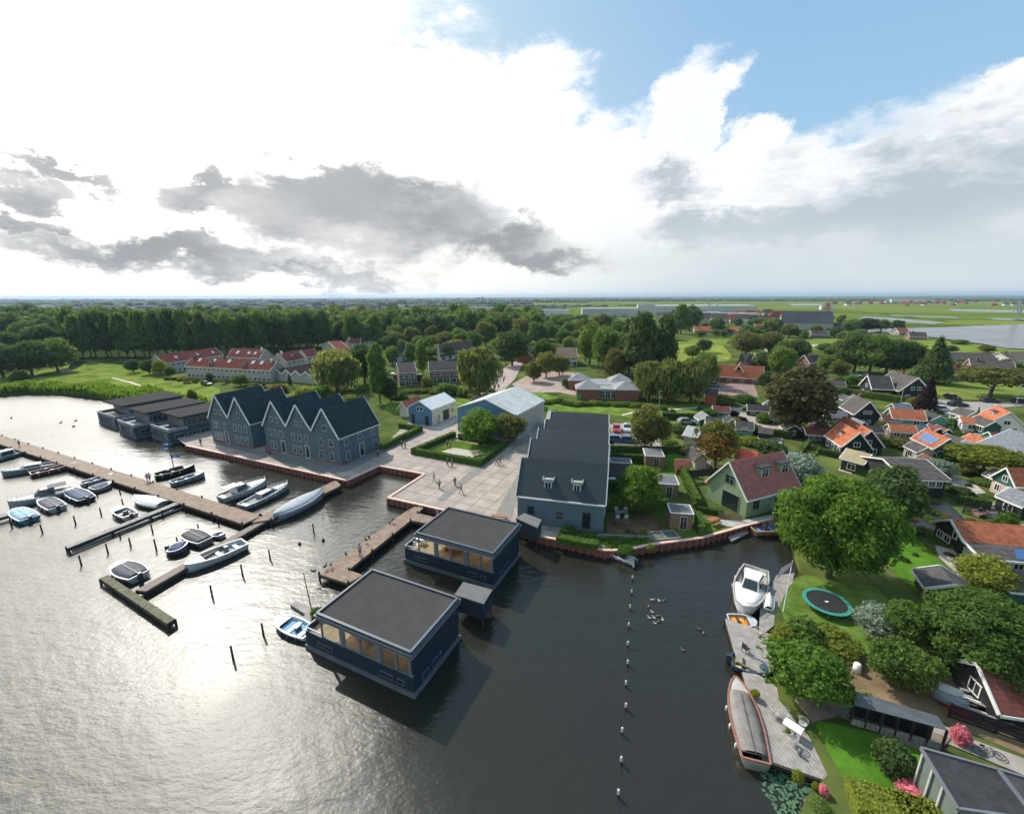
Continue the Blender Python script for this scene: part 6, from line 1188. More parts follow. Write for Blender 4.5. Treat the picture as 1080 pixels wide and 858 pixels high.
# middle distance trees by their feet
for a in [
 ('willow', 357, 412, 46, 43, 'w', 'big golden-green weeping willow behind the apartments'),
 ('broad', 385, 405, 38, 42, 'd', 'dark tree close on the right of the golden willow'),
 ('poplar', 401, 425, 26, 58, 'g', 'tall slender grey-green tree in front of the dark one'),
 ('broad', 412, 424, 18, 26, 'd', 'small dark tree at the foot of the tall slender tree'),
 ('willow', 505, 417, 42, 50, 'w', 'olive weeping willow beside the parked cars in the centre'),
 ('broad', 488, 399, 16, 20, 'd', 'dark tree just left of the central willow'),
 ('poplar', 446, 396, 16, 34, 'g', 'slim tree in front of the brick apartments'),
 ('bush', 451, 410, 14, 18, 'w', 'small willow bush on the brick wall'),
 ('bush', 472, 416, 28, 16, 'b', 'bright hedge-like bush behind the workshop roof'),
 ('bush', 488, 418, 14, 12, 'g', 'low bush right of the bright bush behind the workshop'),
 ('bush', 420, 420, 22, 12, 'g', 'low bushes left of the cottage'),
 ('broad', 540, 386, 34, 36, 'd', 'dark dense tree left of the school yard'),
 ('broad', 563, 403, 20, 22, 'o', 'school yard tree, nearest the street'),
 ('broad', 576, 398, 22, 26, 'o', 'school yard tree, middle of the yard'),
 ('broad', 590, 396, 20, 22, 'o', 'school yard tree, next to the school roof'),
 ('broad', 573, 386, 24, 28, 'g', 'leafy tree rising behind the school yard trees'),
 ('bush', 601, 409, 19, 16, 'd', 'clipped dark evergreen bush beside the school'),
 ('poplar', 676, 400, 44, 64, 'd', 'very tall dark poplar in the centre right, tallest of its clump'),
 ('poplar', 663, 396, 32, 55, 'd', 'tall dark poplar at the left of the tallest one'),
 ('poplar', 698, 398, 32, 60, 'd', 'tall dark poplar at the right of the tallest one'),
 ('broad', 640, 392, 34, 46, 'g', 'light green tree left of the tall dark poplars'),
 ('broad', 622, 385, 30, 44, 'g', 'rounded green tree behind the school, beside the light green one'),
 ('broad', 650, 398, 26, 30, 'o', 'lower olive tree behind the school roof'),
 ('willow', 684, 421, 30, 40, 'w', 'left one of the three willows beside the school'),
 ('willow', 706, 424, 36, 44, 'w', 'middle willow, widest of the three beside the school'),
 ('willow', 728, 424, 32, 46, 'w', 'right willow of the three beside the school'),
 ('broad', 744, 408, 24, 34, 'g', 'green tree between the willows and the orange farmhouse'),
 ('poplar', 718, 352, 22, 28, 'g', 'pale green tall tree right of the dark poplars'),
 ('broad', 727, 349, 22, 26, 'd', 'round dark tree in front of the industrial halls'),
 ('broad', 755, 352, 16, 18, 'g', 'tree behind the orange villa'),
 ('broad', 788, 366, 26, 22, 'd', 'dark tree near the end of the light meadow'),
 ('broad', 786, 375, 30, 24, 'o', 'yellow-olive tree right of the light meadow'),
 ('broad', 810, 372, 26, 22, 'o', 'olive tree right of the yellow-olive one'),
 ('broad', 804, 396, 26, 24, 'd', 'dark tree right of the farmhouse'),
 ('broad', 822, 400, 26, 34, 'g', 'green tree left of the bronze tree'),
 ('broad', 834, 384, 30, 26, 'd', 'dark tree behind the brown brick gabled house'),
 ('broad', 808, 412, 18, 20, 'd', 'dark round tree between farmyard and bronze tree'),
 ('bush', 813, 437, 20, 14, 'g', 'green shrub mass left of the bronze tree trunk'),
 ('bush', 765, 426, 24, 14, 'w', 'pale willow shrub beside the brick shed'),
 ('bush', 785, 424, 24, 12, 'g', 'green shrubs along the farm yard'),
 ('conifer', 806, 353, 7, 14, 'd', 'pointed dark conifer between orange roofs'),
 ('conifer', 975, 434, 22, 36, 'p', 'dark purple columnar tree beside the street lamp'),
 ('broad', 900, 392, 40, 40, 'd', 'dark tree row before the lake, leftmost crown'),
 ('broad', 916, 394, 40, 40, 'g', 'dark tree row before the lake, second crown'),
 ('broad', 934, 395, 40, 36, 'd', 'dark tree row before the lake, third crown'),
 ('broad', 952, 396, 36, 36, 'd', 'dark tree row before the lake, fourth crown'),
 ('conifer', 982, 404, 38, 46, 'd', 'large dark pine at the right end of the lakeside tree row'),
 ('broad', 890, 378, 30, 20, 'g', 'bright small tree at the left of the lakeside row'),
 ('broad', 897, 350, 18, 13, 'g', 'small tree at the lake edge, left of the red-brown one'),
 ('broad', 914, 350, 20, 14, 'r', 'red-brown tree near the lake shore'),
 ('broad', 929, 349, 16, 12, 'g', 'small green tree right of the red-brown one'),
 ('broad', 945, 350, 13, 12, 'd', 'round dark tree beside the white lakeside house'),
 ('bush', 1012, 363, 16, 7, 'g', 'low round bush on the lake shore'),
 ('conifer', 1030, 441, 4, 12, 'd', 'thin dark cypress at the parking bays'),
 ('conifer', 306, 406, 6, 12, 'd', 'small pointed conifer before the zig-zag garages'),
 ('bush', 340, 420, 24, 18, 'b', 'bright green garden bush behind the apartment roofs'),
 ('bush', 322, 420, 24, 16, 'y', 'yellow-green garden bush behind the apartment roofs'),
 ('bush', 370, 423, 22, 10, 'y', 'low yellow bush behind the right apartment roof'),
 ('bush', 294, 414, 22, 12, 'c', 'orange-red shrub beside the garages'),
 ('broad', 170, 396, 14, 16, 'y', 'small bright yellow tree at the gable of the far terrace'),
 ('broad', 158, 395, 14, 16, 'd', 'dark tree at the left end of the far terrace'),
 ('broad', 141, 393, 13, 14, 'd', 'dark bush-like tree on the park lawn edge'),
 ('broad', 180, 398, 12, 12, 'g', 'small green tree in front of the far terrace'),
 ('broad', 222, 403, 8, 10, 'd', 'small dark fir before the white terrace'),
 ('broad', 254, 407, 16, 12, 'g', 'green garden tree in front of the white terrace'),
 ('bush', 22, 400, 17, 12, 'o', 'brownish lone bush on the left park meadow'),
 ('broad', 205, 430, 11, 20, 'o', 'small tree in the reeds behind the row of three houseboats'),
 ('broad', 262, 330, 1, 1, 'o', ''),
 ('bush', 866, 441, 12, 10, 'g', 'shrub between bronze tree and grey roofed black house'),
 ('bush', 940, 470, 20, 10, 'g', 'garden shrub right of the two black gables'),
 ('bush', 958, 461, 14, 9, 'b', 'bright shrub left of the solar panel house'),
 ('bush', 1022, 470, 26, 14, 'g', 'shrubs between solar house and slate roof'),
 ('bush', 1008, 462, 14, 10, 'b', 'bright green shrub right of the solar roof'),
 ('bush', 964, 425, 14, 9, 'y', 'yellow shrub in front of the wide villa'),
 ('bush', 1020, 391, 14, 7, 'g', 'small hedge bush at the back of the village green'),
 ('broad', 742, 372, 16, 14, 'd', 'dark tree at the foot of the orange villa'),
 ('broad', 860, 352, 12, 9, 'g', 'small tree in front of the dark barn'),
 ('broad', 818, 350, 14, 14, 'g', 'tree left of the dark barn'),
 ('broad', 880, 356, 12, 9, 'd', 'dark bush row before the brick house by the barn'),
 ('broad', 845, 356, 14, 8, 'g', 'low tree line along the railway meadow'),
 ('bush', 912, 530, 30, 8, 'd', 'dark bank shrubs under the long grey roofed house'),
 ('bush', 965, 535, 40, 8, 'd', 'dark ivy bank below the black canal house wall'),
 ('bush', 1035, 510, 20, 8, 'g', 'hedge shrub left of the pink house'),
 ('bush', 1013, 520, 24, 10, 'd', 'dark hedge shrub between canal house and pink house'),
]:
    if not a[6]: continue
    nm = {'bush': 'shrub', 'willow': 'willow_tree', 'poplar': 'poplar_tree', 'conifer': 'conifer'}.get(a[0], 'leafy_tree')
    tb(*a[:6], label=a[6], cat='shrub' if a[0] == 'bush' else 'tree', name=nm)
# park trees on the far left and the wood behind the terraces
sheet('wood_floor', pxs([(66, 378), (150, 378), (330, 371), (330, 362), (565, 356), (570, 333), (420, 331), (60, 334), (-60, 340), (-60, 380)]), 1.18, mat('wood_floor', (.035, .055, .018), .95, .3, .1))
G = 'wood behind the red-roofed terraces'
n = 0
rg = random.Random(11)
for i in range(34): # front line of tall trees
    x = 80+i*7.9+rg.uniform(-2, 2); y = 376+(2 if i % 2 else 0)-max(0, (x-180))*.050
    tb('poplar' if i < 18 else 'broad', x, y, rg.uniform(18, 24), rg.uniform(41, 47)-max(0, x-180)*.020, 'd' if rg.random() < .45 else 'g', 'tall dark tree in the front line of the wood behind the red-roofed terraces', group='front line of the '+G, name='wood_tree', cat='tree')
for row, (y, hp, wd) in enumerate(((366, 31, 19), (357, 26, 17), (350, 22, 15), (344, 20, 15))):
    x0 = -6 if row < 4 else 40+row*12; x1 = 565 if row > 0 else 400
    x = x0+row*3
    while x < x1:
        yy = y+rg.uniform(-1.5, 1.5)
        if not (row == 0 and 64 < x < 104): tb('far' if row > 0 else 'broad', x, yy-(max(0, x-330)*.0 if row else 0), wd*rg.uniform(.9, 1.25), hp*rg.uniform(.85, 1.12), rg.choice('ggbodg' if row > 1 else 'gdg'), 'leafy tree deep in the wood behind the red-roofed terraces', group='trees deep in the '+G, name='wood_tree', cat='tree'); n += 1
        x += wd*rg.uniform(.5, .75)
for x, y, w_, h in ((4, 398, 36, 34), (34, 396, 38, 36), (62, 392, 34, 34), (14, 384, 34, 34), (48, 380, 36, 36), (-8, 392, 30, 36), (78, 378, 20, 26)):
    tb('broad', x, y, w_, h, rg.choice('dg'), 'dark park tree over parked cars at the left edge', group='park trees at the left edge', name='park_tree', cat='tree')
# village trees between the roofs in the middle
for x, y, w_, h in ((414, 385, 14, 20), (434, 384, 14, 22), (425, 372, 12, 14), (446, 376, 18, 18), (468, 379, 20, 16), (456, 366, 16, 12), (486, 372, 14, 12), (500, 372, 18, 22), (512, 366, 22, 26), (528, 378, 18, 24), (550, 362, 20, 26), (566, 364, 20, 24), (578, 360, 18, 20), (600, 362, 20, 22), (612, 372, 12, 16), (616, 360, 22, 24), (412, 352, 14, 12), (440, 355, 18, 18), (476, 356, 16, 20), (520, 354, 26, 24), (535, 352, 24, 22), (590, 352, 26, 20), (560, 350, 20, 16), (637, 368, 20, 24), (604, 380, 8, 9), (654, 352, 22, 14), (700, 358, 24, 18), (612, 344, 22, 12), (640, 345, 22, 12), (590, 343, 22, 11)):
    tb('broad', x, y, w_, h, rg.choice('gdogg'), 'leafy tree among the grey-brown village roofs', group='trees among the village roofs', name='village_tree', cat='tree')
for i in range(60):
    x = rg.uniform(404, 660); y = rg.uniform(346, 384)
    if y > 372 and (500 < x < 560 or x > 560): continue
    tb('broad', x, y, rg.uniform(13, 22), rg.uniform(11, 20), rg.choice('gdogg'), 'leafy tree among the grey-brown village roofs', group='trees among the village roofs', name='village_tree', cat='tree')
for x, y, w_, h in ((730, 378, 16, 14), (742, 388, 16, 16), (752, 392, 12, 10), (812, 352, 16, 14), (832, 356, 18, 14), (846, 376, 16, 16), (870, 392, 20, 18), (884, 396, 18, 16), (888, 424, 14, 16), (896, 408, 18, 12), (870, 372, 16, 10), (884, 410, 12, 12), (1000, 372, 16, 8), (1016, 384, 14, 8), (1040, 372, 14, 8), (1068, 392, 18, 10), (940, 416, 14, 8), (868, 458, 14, 10), (930, 456, 16, 12), (950, 474, 18, 12), (1000, 486, 16, 10), (1016, 500, 18, 12), (1060, 480, 14, 10), (830, 450, 16, 14), (748, 440, 14, 9), (716, 460, 16, 12), (826, 426, 16, 14)):
    tb('broad', x, y, w_, h, rg.choice('gdobg'), 'small leafy tree squeezed between the right hand village houses', group='trees between the right hand houses', name='village_tree', cat='tree')
for i in range(46):
    x = rg.uniform(730, 910); y = rg.uniform(338, 358)
    if 700 < x < 800 and y > 356: continue
    tb('far', x, y, rg.uniform(7, 12), rg.uniform(5, 9), rg.choice('gdo'), 'small tree among the far orange roofs on the right', group='small trees among the far orange roofs', name='village_tree', cat='tree')
for i in range(30):
    x = rg.uniform(870, 1075); y = rg.uniform(384, 398) if x > 985 else rg.uniform(372, 380)
    tb('far', x, y, rg.uniform(8, 13), rg.uniform(5, 8), rg.choice('gdo'), 'low tree near the village green and lake houses', group='low trees near the village green', name='village_tree', cat='tree')
for i in range(150):
    x, y = rg.choice(((rg.uniform(700, 830), rg.uniform(432, 475)), (rg.uniform(905, 1075), rg.uniform(446, 530)), (rg.uniform(925, 1075), rg.uniform(425, 560)), (rg.uniform(850, 905), rg.uniform(420, 490)), (rg.uniform(930, 1010), rg.uniform(540, 600))) if i > 8 else ((rg.uniform(640, 700), rg.uniform(560, 570)),))
    tb('bush', x, y, rg.uniform(6, 12), rg.uniform(3, 7), rg.choice('gbyodc'), 'small garden shrub in the packed village gardens', group='small shrubs in the village gardens', name='shrub', cat='shrub')
for i in range(34):
    x = rg.uniform(176, 280); y = 399+(x-176)*.07+rg.uniform(-1, 4)
    tb('bush', x, y, rg.uniform(4, 9), rg.uniform(2, 5), rg.choice('gdoyc'), 'small shrub in the back gardens of the white terrace', group='small shrubs behind the white terrace', name='shrub', cat='shrub')
for x in np.arange(404, 700, 6.0):   # ditch-side growth between fields and hangar
    y = 413+rg.uniform(-1.5, 2) if x < 520 else 424+(x-560)*.045+rg.uniform(-1, 2)
    if 520 < x < 556: continue
    tb('bush', x, y, rg.uniform(9, 14), rg.uniform(5, 8), rg.choice('ggybo'), 'scrub along the ditch behind hangar and school', group='scrub along the ditch', name='shrub', cat='shrub')

for i, pl in enumerate((((935, 462), (956, 466), (950, 472), (930, 468)), ((1003, 500), (1030, 512), (1040, 520), (1022, 522), (1000, 508)), ((1040, 528), (1075, 534), (1075, 552), (1040, 545)), ((716, 455), (742, 462), (752, 478), (738, 480), (722, 466)), ((888, 488), (902, 490), (898, 500), (884, 496)), ((1015, 455), (1036, 458), (1034, 464), (1012, 462)), ((986, 575), (1005, 580), (1026, 606), (1012, 608), (990, 588)), ((905, 446), (925, 452), (922, 458), (902, 452)), ((735, 482), (750, 486), (748, 500), (733, 496)), ((800, 455), (826, 462), (824, 470), (798, 462)))):
    sheet('patio', pxs(pl), 1.075, mat('patio_%d' % (i % 3), ((.33, .29, .26), (.40, .36, .31), (.24, .21, .20))[i % 3], .9, .22, 1.2))
# reeds along the left shore: uncountable, one object
def reeds(name, strips, n_, hgt, m, label, cat, seed, w_=.25):
    g = random.Random(seed); v = []; f = []
    for a, b, dep in strips:
        L = (b-a).length; d = (b-a).normalized(); nr = Vector((-d.y, d.x, 0)); k = int(n_*L)
        for i in range(k):
            p = a+d*g.uniform(0, L)+nr*g.uniform(-.6, dep); h = hgt*g.uniform(.5, 1.15)*(1+.25*math.sin(p.x*.25)+.2*math.sin(p.x*.07+p.y*.3)); an = g.uniform(0, 6.28); w = w_*g.uniform(.7, 2)
            o = len(v); tx, ty = g.uniform(-.3, .3), g.uniform(-.3, .3); v += [(p.x-w*math.cos(an), p.y-w*math.sin(an), p.z), (p.x+w*math.cos(an), p.y+w*math.sin(an), p.z), (p.x+tx+w*.7*math.cos(an), p.y+ty+w*.7*math.sin(an), p.z+h), (p.x+tx-w*.3*math.cos(an), p.y+ty, p.z+h*.9)]; f.append((o, o+1, o+2, o+3))
    me = bpy.data.meshes.new(name); me.from_pydata(v, [], f); me.materials.append(m); return link(name, me, kind='stuff', label=label, cat=cat)
sl = pxs([(-60, 416.5)]+shore_left[1:])
reeds('reed_bed', [(sl[i], sl[i+1], 8) for i in range(len(sl)-1)], 40, 2.2, LF['b'], 'dense green reed bed along the left shore behind the houseboats', 'reeds', 4, .4)
gr = pxs([(600, 571), (640, 576.5), (680, 571)])
reeds('bank_grass', [(gr[0], gr[1], 1.6), (gr[1], gr[2], 1.4)], 60, .5, LF['b'], 'rough grass on top of the retaining wall in front of the gardens', 'grass', 5, .1)
g2 = pxs([(822, 545), (838, 580), (822, 640)])
reeds('bank_plants', [(g2[1]+Vector((2, 0, 0)), g2[0]+Vector((2.5, 0, 0)), 3)], 60, 1.4, LF['g'], 'rank plants on the bank under the biggest tree', 'plants', 6, .15)
# lily pads
g = random.Random(9); k = MB(); c0 = at(838, 838, 0)
for i in range(420):
    a = g.uniform(0, 6.28); rr = 2.3*math.sqrt(g.random()); x = c0.x+rr*math.cos(a)*.75-rr*.1; y = c0.y+rr*math.sin(a)*.95; q = g.uniform(.05, .12)
    k.add([(x+q*math.cos(t), y+q*math.sin(t), .02+i*.0001+.01*g.random()) for t in (0, .9, 1.8, 2.7, 3.6, 4.5, 5.4)], [tuple(range(7))])
k.build('lily_pads', mat('lily_green', (.07, .15, .075), .6, .2, 4), kind='stuff', label='mat of pale green water plants at the foot of the lower deck', cat='water plants')

# hedges: clipped boxes with leafy skin
def hedge(name, label, pts, w_, h, z=1.0, m='hedge', close=False, dens=55, size=.12):
    P = pxs(pts, z); 
    if close: P = P+[P[0]]
    g = np.random.default_rng(len(pts)*7+abs(int(P[0].x*3))); k = MB(); V_ = []; cnt = 0
    for a, b in zip(P[:-1], P[1:]):
        d = b-a; L = d.length; d.normalize(); n_ = Vector((-d.y, d.x, 0)); a2 = a-d*w_/2; L2 = L+w_
        k.bar(a2+Vector((0, 0, h/2)), a2+d*L2+Vector((0, 0, h/2)), w_*.92, h*.97)
        q = int(dens*L2*(w_+2*h)); t = g.random(q)*L2; s = g.random(q)*(w_+2*h); 
        for i in range(q):
            if s[i] < h: u, z_, nn = -w_/2, s[i], -n_
            elif s[i] < h+w_: u, z_, nn = s[i]-h-w_/2, h, Vector((0, 0, 1))
            else: u, z_, nn = w_/2, s[i]-h-w_, n_
            c = a2+d*float(t[i])+n_*float(u)+Vector((0, 0, float(z_)))+nn*float(g.normal()*.04); r1 = Vector(g.normal(size=3).tolist())*.6+nn; r1.normalize(); tt = r1.orthogonal().normalized(); bb = r1.cross(tt); sz = size*(.6+.8*g.random()); V_ += [c+tt*sz, c+bb*sz*.7, c-tt*sz, c-bb*sz*.7]; cnt += 1
    o = len(k.v); k.v += [tuple(p) for p in V_]; k.f += [(o+4*i, o+4*i+1, o+4*i+2, o+4*i+3) for i in range(cnt)]; k.m += [0]*cnt
    return k.build(name, HEDGE if m == 'hedge' else LF[m], label=label, cat='hedge')
hedge('hedge', 'clipped square hedge enclosing the small plaza garden, open at its back left', [(478, 461), (437, 478.5), (506, 491), (531, 472)], .95, 1.25)
hedge('hedge', 'rear hedge of the plaza garden below the round tree', [(531, 472), (500, 465), (486, 463)], .9, 1.25)
hedge('hedge', 'clipped hedge along the right side of the three gabled building', [(404, 474), (443, 455)], 1.0, 1.3)
hedge('hedge', 'low clipped hedge returning left from the workshop side', [(443, 454.5), (423, 451)], .9, 1.2)
hedge('hedge', 'long dark green garden hedge nearest the water, right of the slate house', [(641, 537), (700, 538)], .8, 1.8, dens=40)
hedge('hedge', 'second garden hedge behind the round garden tree', [(640, 517), (684, 519)], .8, 1.8, dens=40)
hedge('hedge', 'third garden hedge behind the mint roof', [(641, 486), (679, 488)], .7, 1.6, dens=40)
hedge('hedge', 'fourth garden hedge along the car park', [(641, 476), (700, 478), (728, 475)], .7, 1.4, dens=35, m='d')
hedge('hedge', 'tall light hedge beside the path to the garden sheds', [(717, 496), (735, 535)], .9, 1.7)
hedge('hedge', 'short light hedge between brown shed and picnic bench', [(735, 550), (739, 563)], .9, 1.5)
hedge('hedge', 'low dark hedge along the pale green house garden', [(738, 539), (760, 543)], .8, .8, m='d')
hedge('hedge', 'small hedge in front of the slate house by the corridor', [(592, 571), (626, 577)], 1.2, .8)
hedge('hedge', 'big yellow-green clipped hedge at the bottom edge beside the lawn', [(916, 856), (965, 871), (1015, 887)], 2.0, 1.2, m='y', dens=90, size=.09)
hedge('hedge', 'hedge with flat top before the grey-brown roofed black house', [(903, 418), (950, 425)], 1.4, 2.0, m='g', dens=30, size=.2)
hedge('hedge', 'hedge between the cottage roof and village street', [(976, 446), (1012, 450)], 1.2, 1.6, m='d', dens=30, size=.2)
hedge('hedge', 'dark hedge along the lawn edge by the bronze tree foot', [(800, 458), (832, 462)], 1.0, 1.6, m='d', dens=30, size=.2)
hedge('hedge', 'hedge along the ditch side of the allotment meadow', [(700, 442), (742, 444)], .9, 1.8, m='d', dens=30, size=.2)
hedge('hedge', 'small clipped hedge beneath the black orange house windows', [(866, 479), (890, 484)], 1.0, 1.2, m='d', dens=30, size=.2)
for i, (a, b, c) in enumerate((((928, 452), (946, 456), 'left of the solar roof cottage'), ((958, 482), (984, 489), 'behind the canal house roof'), ((1008, 482), (1030, 489), 'right of the canal house'), ((1012, 497), (1046, 505), 'in front of the pink house'), ((880, 450), (896, 446), 'beside the bronze tree foot'), ((1010, 530), (1040, 536), 'above the black cabin terrace'), ((892, 428), (884, 440), 'between bronze tree and tall black house'), ((740, 470), (765, 474), 'by the copper tree'), ((936, 444), (932, 456), 'beside the plain orange cottage'), ((1004, 446), (1000, 460), 'between solar house and orange bungalow'), ((852, 470), (842, 482), 'left of the annex'), ((905, 500), (925, 506), 'below the ochre annex'))):
    hedge('hedge', 'dark garden hedge '+c, [a, b], .8, 1.3, m='d' if i % 2 else 'hedge', dens=25, size=.18)
hedge('hedge', 'hedge between the trampoline lawn and vegetable plots', [(838, 664), (900, 690)], 1.0, 1.0, m='g', dens=50)
sheet('hedge_garden', pxs([(478, 464), (443, 479), (504, 488), (527, 473)]), 1.07, GRASS); sheet('gravel_play_area', pxs([(478, 472), (462, 478), (493, 484), (512, 478)]), 1.09, mat('pale_gravel', (.42, .38, .33), .95, .15, 2))
# front gardens strips
sheet('garden_grass', pxs([(640, 552), (700, 560), (740, 558), (740, 566), (690, 572), (655, 578), (640, 577)]), 1.05, GRASS)
sheet('garden_grass', pxs([(735, 545), (760, 556), (735, 566), (720, 564)]), 1.045, GRASS)
def slat(name, label, a, b, h, m=WHITE, n_=None, z=1.0, cat='fence', bars=3, kind='fence'):
    A = at(*a, z); B = at(*b, z); r = thing(name, (A.x, A.y, z), math.atan2((B-A).y, (B-A).x), label, cat); L = (B-A).length; n_ = n_ or max(2, int(L/2.2))
    k = MB()
    for j in range(bars): zz = h*(j+.6)/bars; k.bar((0, 0, zz), (L, 0, zz), .04, h/bars*.55)
    k.build('rails', m, r)
    for i in range(n_+1): MB().box(L*i/n_-.05, -.05, -.2, L*i/n_+.05, .05, h+.05).build('post', m, r)
    return r
slat('slat_fence', 'dark horizontal slat fence running from the hydrangea to the right edge', (1000, 756), (1100, 792), 1.3, TARBL, bars=5)
slat('garden_fence', 'low grey fence on the wall in front of the gardens, beside the garden tree', (630, 567), (688, 569), .6, LGREY, bars=2, n_=12)
slat('brown_fence', 'low wooden fence between bench lawn and green house path', (758, 546), (781, 549), .9, TIMB)
slat('ditch_fence', 'black board wall behind the terrace with the small bright tree', (1015, 541), (1072, 545), 1.6, TARBL, bars=6)
slat('park_fence', 'dark fence along the far side of the left park lawn', (0, 405), (58, 394), .8, DARKW)
slat('garden_pergola', 'dark steel pergola frame behind the pale green house garden', (724, 508), (757, 505), 2.4, RUBB, bars=1)

# right bank decks
pier('upper_deck', 'weathered upper plank deck with wicker chairs between the two inflatables', [(765, 652), (790, 660), (812, 668), (822, 700), (806, 712), (778, 697)], .7, OLDW, True, ang=R_(70), step=3, cat='deck')
pier('lower_deck', 'weathered lower plank deck with white table beside the old launch', [(783, 708), (800, 711), (842, 738), (858, 760), (886, 826), (870, 822), (812, 802)], .75, OLDW, True, ang=R_(5), step=3, cat='deck')
pier('plank_path', 'brown plank path between the bright lawn and the lean-to', [(835, 733), (858, 760), (885, 753), (985, 797), (1003, 778), (900, 742)], 1.15, mat('brown_planks', (.20, .15, .12), .85, .2, 1.5, band=('X', 1.4), bandamt=.4), False, ang=R_(-20), cat='deck')
pier('cruiser_dock', 'narrow grey dock with rowing boat between cruiser and trampoline lawn', [(819, 606), (838, 604), (828, 650), (800, 672), (802, 640)], .75, OLDW, True, ang=R_(60), step=3, cat='deck')
pier('bottom_dock', 'weathered planks at the bottom edge right of the water plants', [(848, 842), (903, 858), (915, 880), (856, 880)], .8, OLDW, True, ang=R_(-15), cat='deck')
pier('stone_terrace', 'grey landing stage beneath the pale green house garden wall', [(768, 566), (786, 558.5), (790, 561), (772, 570)], .4, OLDW, False, ang=0, cat='jetty')
# trampoline
p = at(872, 634, 1.75); r = thing('trampoline', (p.x, p.y, 1.0), 0, 'round black trampoline with green rim on the small lawn', 'trampoline')
k = MB(); nS = 40; R1, R2 = 1.75, 2.12
v = []
for i in range(nS):
    a = 6.28318*i/nS; v += [(R1*math.cos(a), R1*math.sin(a), .78), (R2*math.cos(a), R2*math.sin(a), .78), (R2*math.cos(a), R2*math.sin(a), .70), (R1*math.cos(a), R1*math.sin(a), .72)]
k.add(v, [(4*i+j, 4*((i+1) % nS)+j, 4*((i+1) % nS)+(j+1) % 4, 4*i+(j+1) % 4) for i in range(nS) for j in range(4)]); me = k.mesh('rim_pad', plain('pad_green', (.04, .24, .19))); fix_normals(me); link('rim_pad', me, r)
MB().tube((0, 0, .70), (0, 0, .74), R1+.02, R1+.02, 40).build('mat', RUBB, r); MB().box(-.16, -.09, .745, .16, .09, .75).build('badge', WHT, r)
for i in range(6): a = 6.28318*i/6; MB().tube((1.95*math.cos(a), 1.95*math.sin(a), 0), (1.95*math.cos(a), 1.95*math.sin(a), .72), .04).build('leg', METAL, r)
# furniture on the decks
def ft(x, y, z, fn, label, cat, name, rz=0, group=None):
    p = at(x, y, z); r = thing(name, (p.x, p.y, z), rz, label, cat, group); fn(r); return r
ft(835, 773, .75, f_table(1.2, .75, .72, WHT), 'white garden table with a potted plant on the lower deck', 'table', 'garden_table', R_(-50))
p = at(831, 771, 1.47); tree('bush', Vector((p.x, p.y, 1.5)), .22, .35, 'y', 'small yellow potted plant on the white garden table', cat='plant', name='garden_plant')
def f_wire(m):
    def g(r):
        k = MB()
        for i in range(10):
            a = math.pi*i/9; b = math.pi*(i+1)/9 if i < 9 else a
            k.bar((.32*math.cos(a), .32*math.sin(a), .75), (.32*math.cos(b), .32*math.sin(b), .75), .03); k.bar((.32*math.cos(a), .32*math.sin(a), .75), (.25*math.cos(a), .25*math.sin(a), .42), .025)
        k.build('backrest', m, r); MB().tube((0, 0, .40), (0, 0, .44), .27, .27, 14).build('seat', m, r)
        for a in (.8, 2.3, 3.9, 5.4): MB().bar((.22*math.cos(a), .22*math.sin(a), .4), (.27*math.cos(a), .27*math.sin(a), 0), .03).build('leg', m, r)
    return g
PG = plain('pale_wire', (.48, .46, .43))
for x, y, rz, lb in ((828, 757, .3, 'above the white garden table'), (846, 767, -.7, 'right of the white garden table'), (816, 755, 1.4, 'nearest the launch'), (835, 784, 3.5, 'below the white garden table')): ft(x, y, .75, f_wire(PG), 'pale round backed wire chair on the lower deck, '+lb, 'chair', 'garden_chair', rz)
for x, y, rz, lb in ((799, 670, .3, 'nearest the cruiser'), (806, 677, -.7, 'middle one'), (811, 681, 2.4, 'closest to the bush')): ft(x, y, .7, f_wire(plain('pale_wicker', (.50, .46, .40))), 'wicker chair on the upper deck, '+lb, 'chair', 'garden_chair', rz)
ft(786, 687, .7, f_chair(plain('dark_plastic', (.03, .03, .04))), 'small dark chair on the upper deck near the navy inflatable', 'chair', 'garden_chair', 2)
def f_cleat(r): MB().tube((0, 0, 0), (0, 0, .35), .09, .11, 8).ball((0, 0, .38), .14).build('bollard', mat('blue_grey_paint', (.10, .14, .18), .5, .1), r)
ft(843, 796, .75, f_cleat, 'small blue-grey bollard on the lower deck', 'bollard', 'bollard')
# flag pole and ladder
p = at(826, 645, 1.0); q = at(842, 598, 4.8)
r = thing('flagpole', (p.x, p.y, 1), 0, 'white leaning flagpole with small pennant beside the trampoline lawn', 'flagpole'); MB().tube((0, 0, 0), (.35, .45, 5.6), .06, .035, 8).build('pole', WHT, r); MB().add([(.33, .42, 5.5), (-.9, .1, 5.0), (-1.6, -.4, 4.0), (.28, .36, 5.0)], [(0, 1, 2, 3)]).build('pennant', plain('pink_white_cloth', (.6, .42, .42)), r)
p = at(893, 704, 1.0); r = thing('ladder', (p.x, p.y, 1.02), 0, 'pale ladder leaning in the vegetable plot', 'ladder'); k = MB(); k.bar((-.25, 0, 0), (.35, 1.4, .9), .06).bar((.25, -.2, 0), (.85, 1.2, .9), .06); k.build('rail', WHT, r)
k = MB()
for i in range(7): t = (i+.5)/7; k.bar((-.25+.6*t, 1.4*t, .9*t), (.25+.6*t, -.2+1.4*t, .9*t), .04)
k.build('rungs', WHT, r)
p = at(903, 708, 1.0); MB().tube((0, 0, 0), (0, 0, .75), .33, .28, 12).ball((0, 0, .75), (.28, .28, .1)).build('water_butt', WHT, None, (p.x, p.y, 1.02), smooth=True, label='white plastic water butt at the foot of the ladder', cat='barrel')
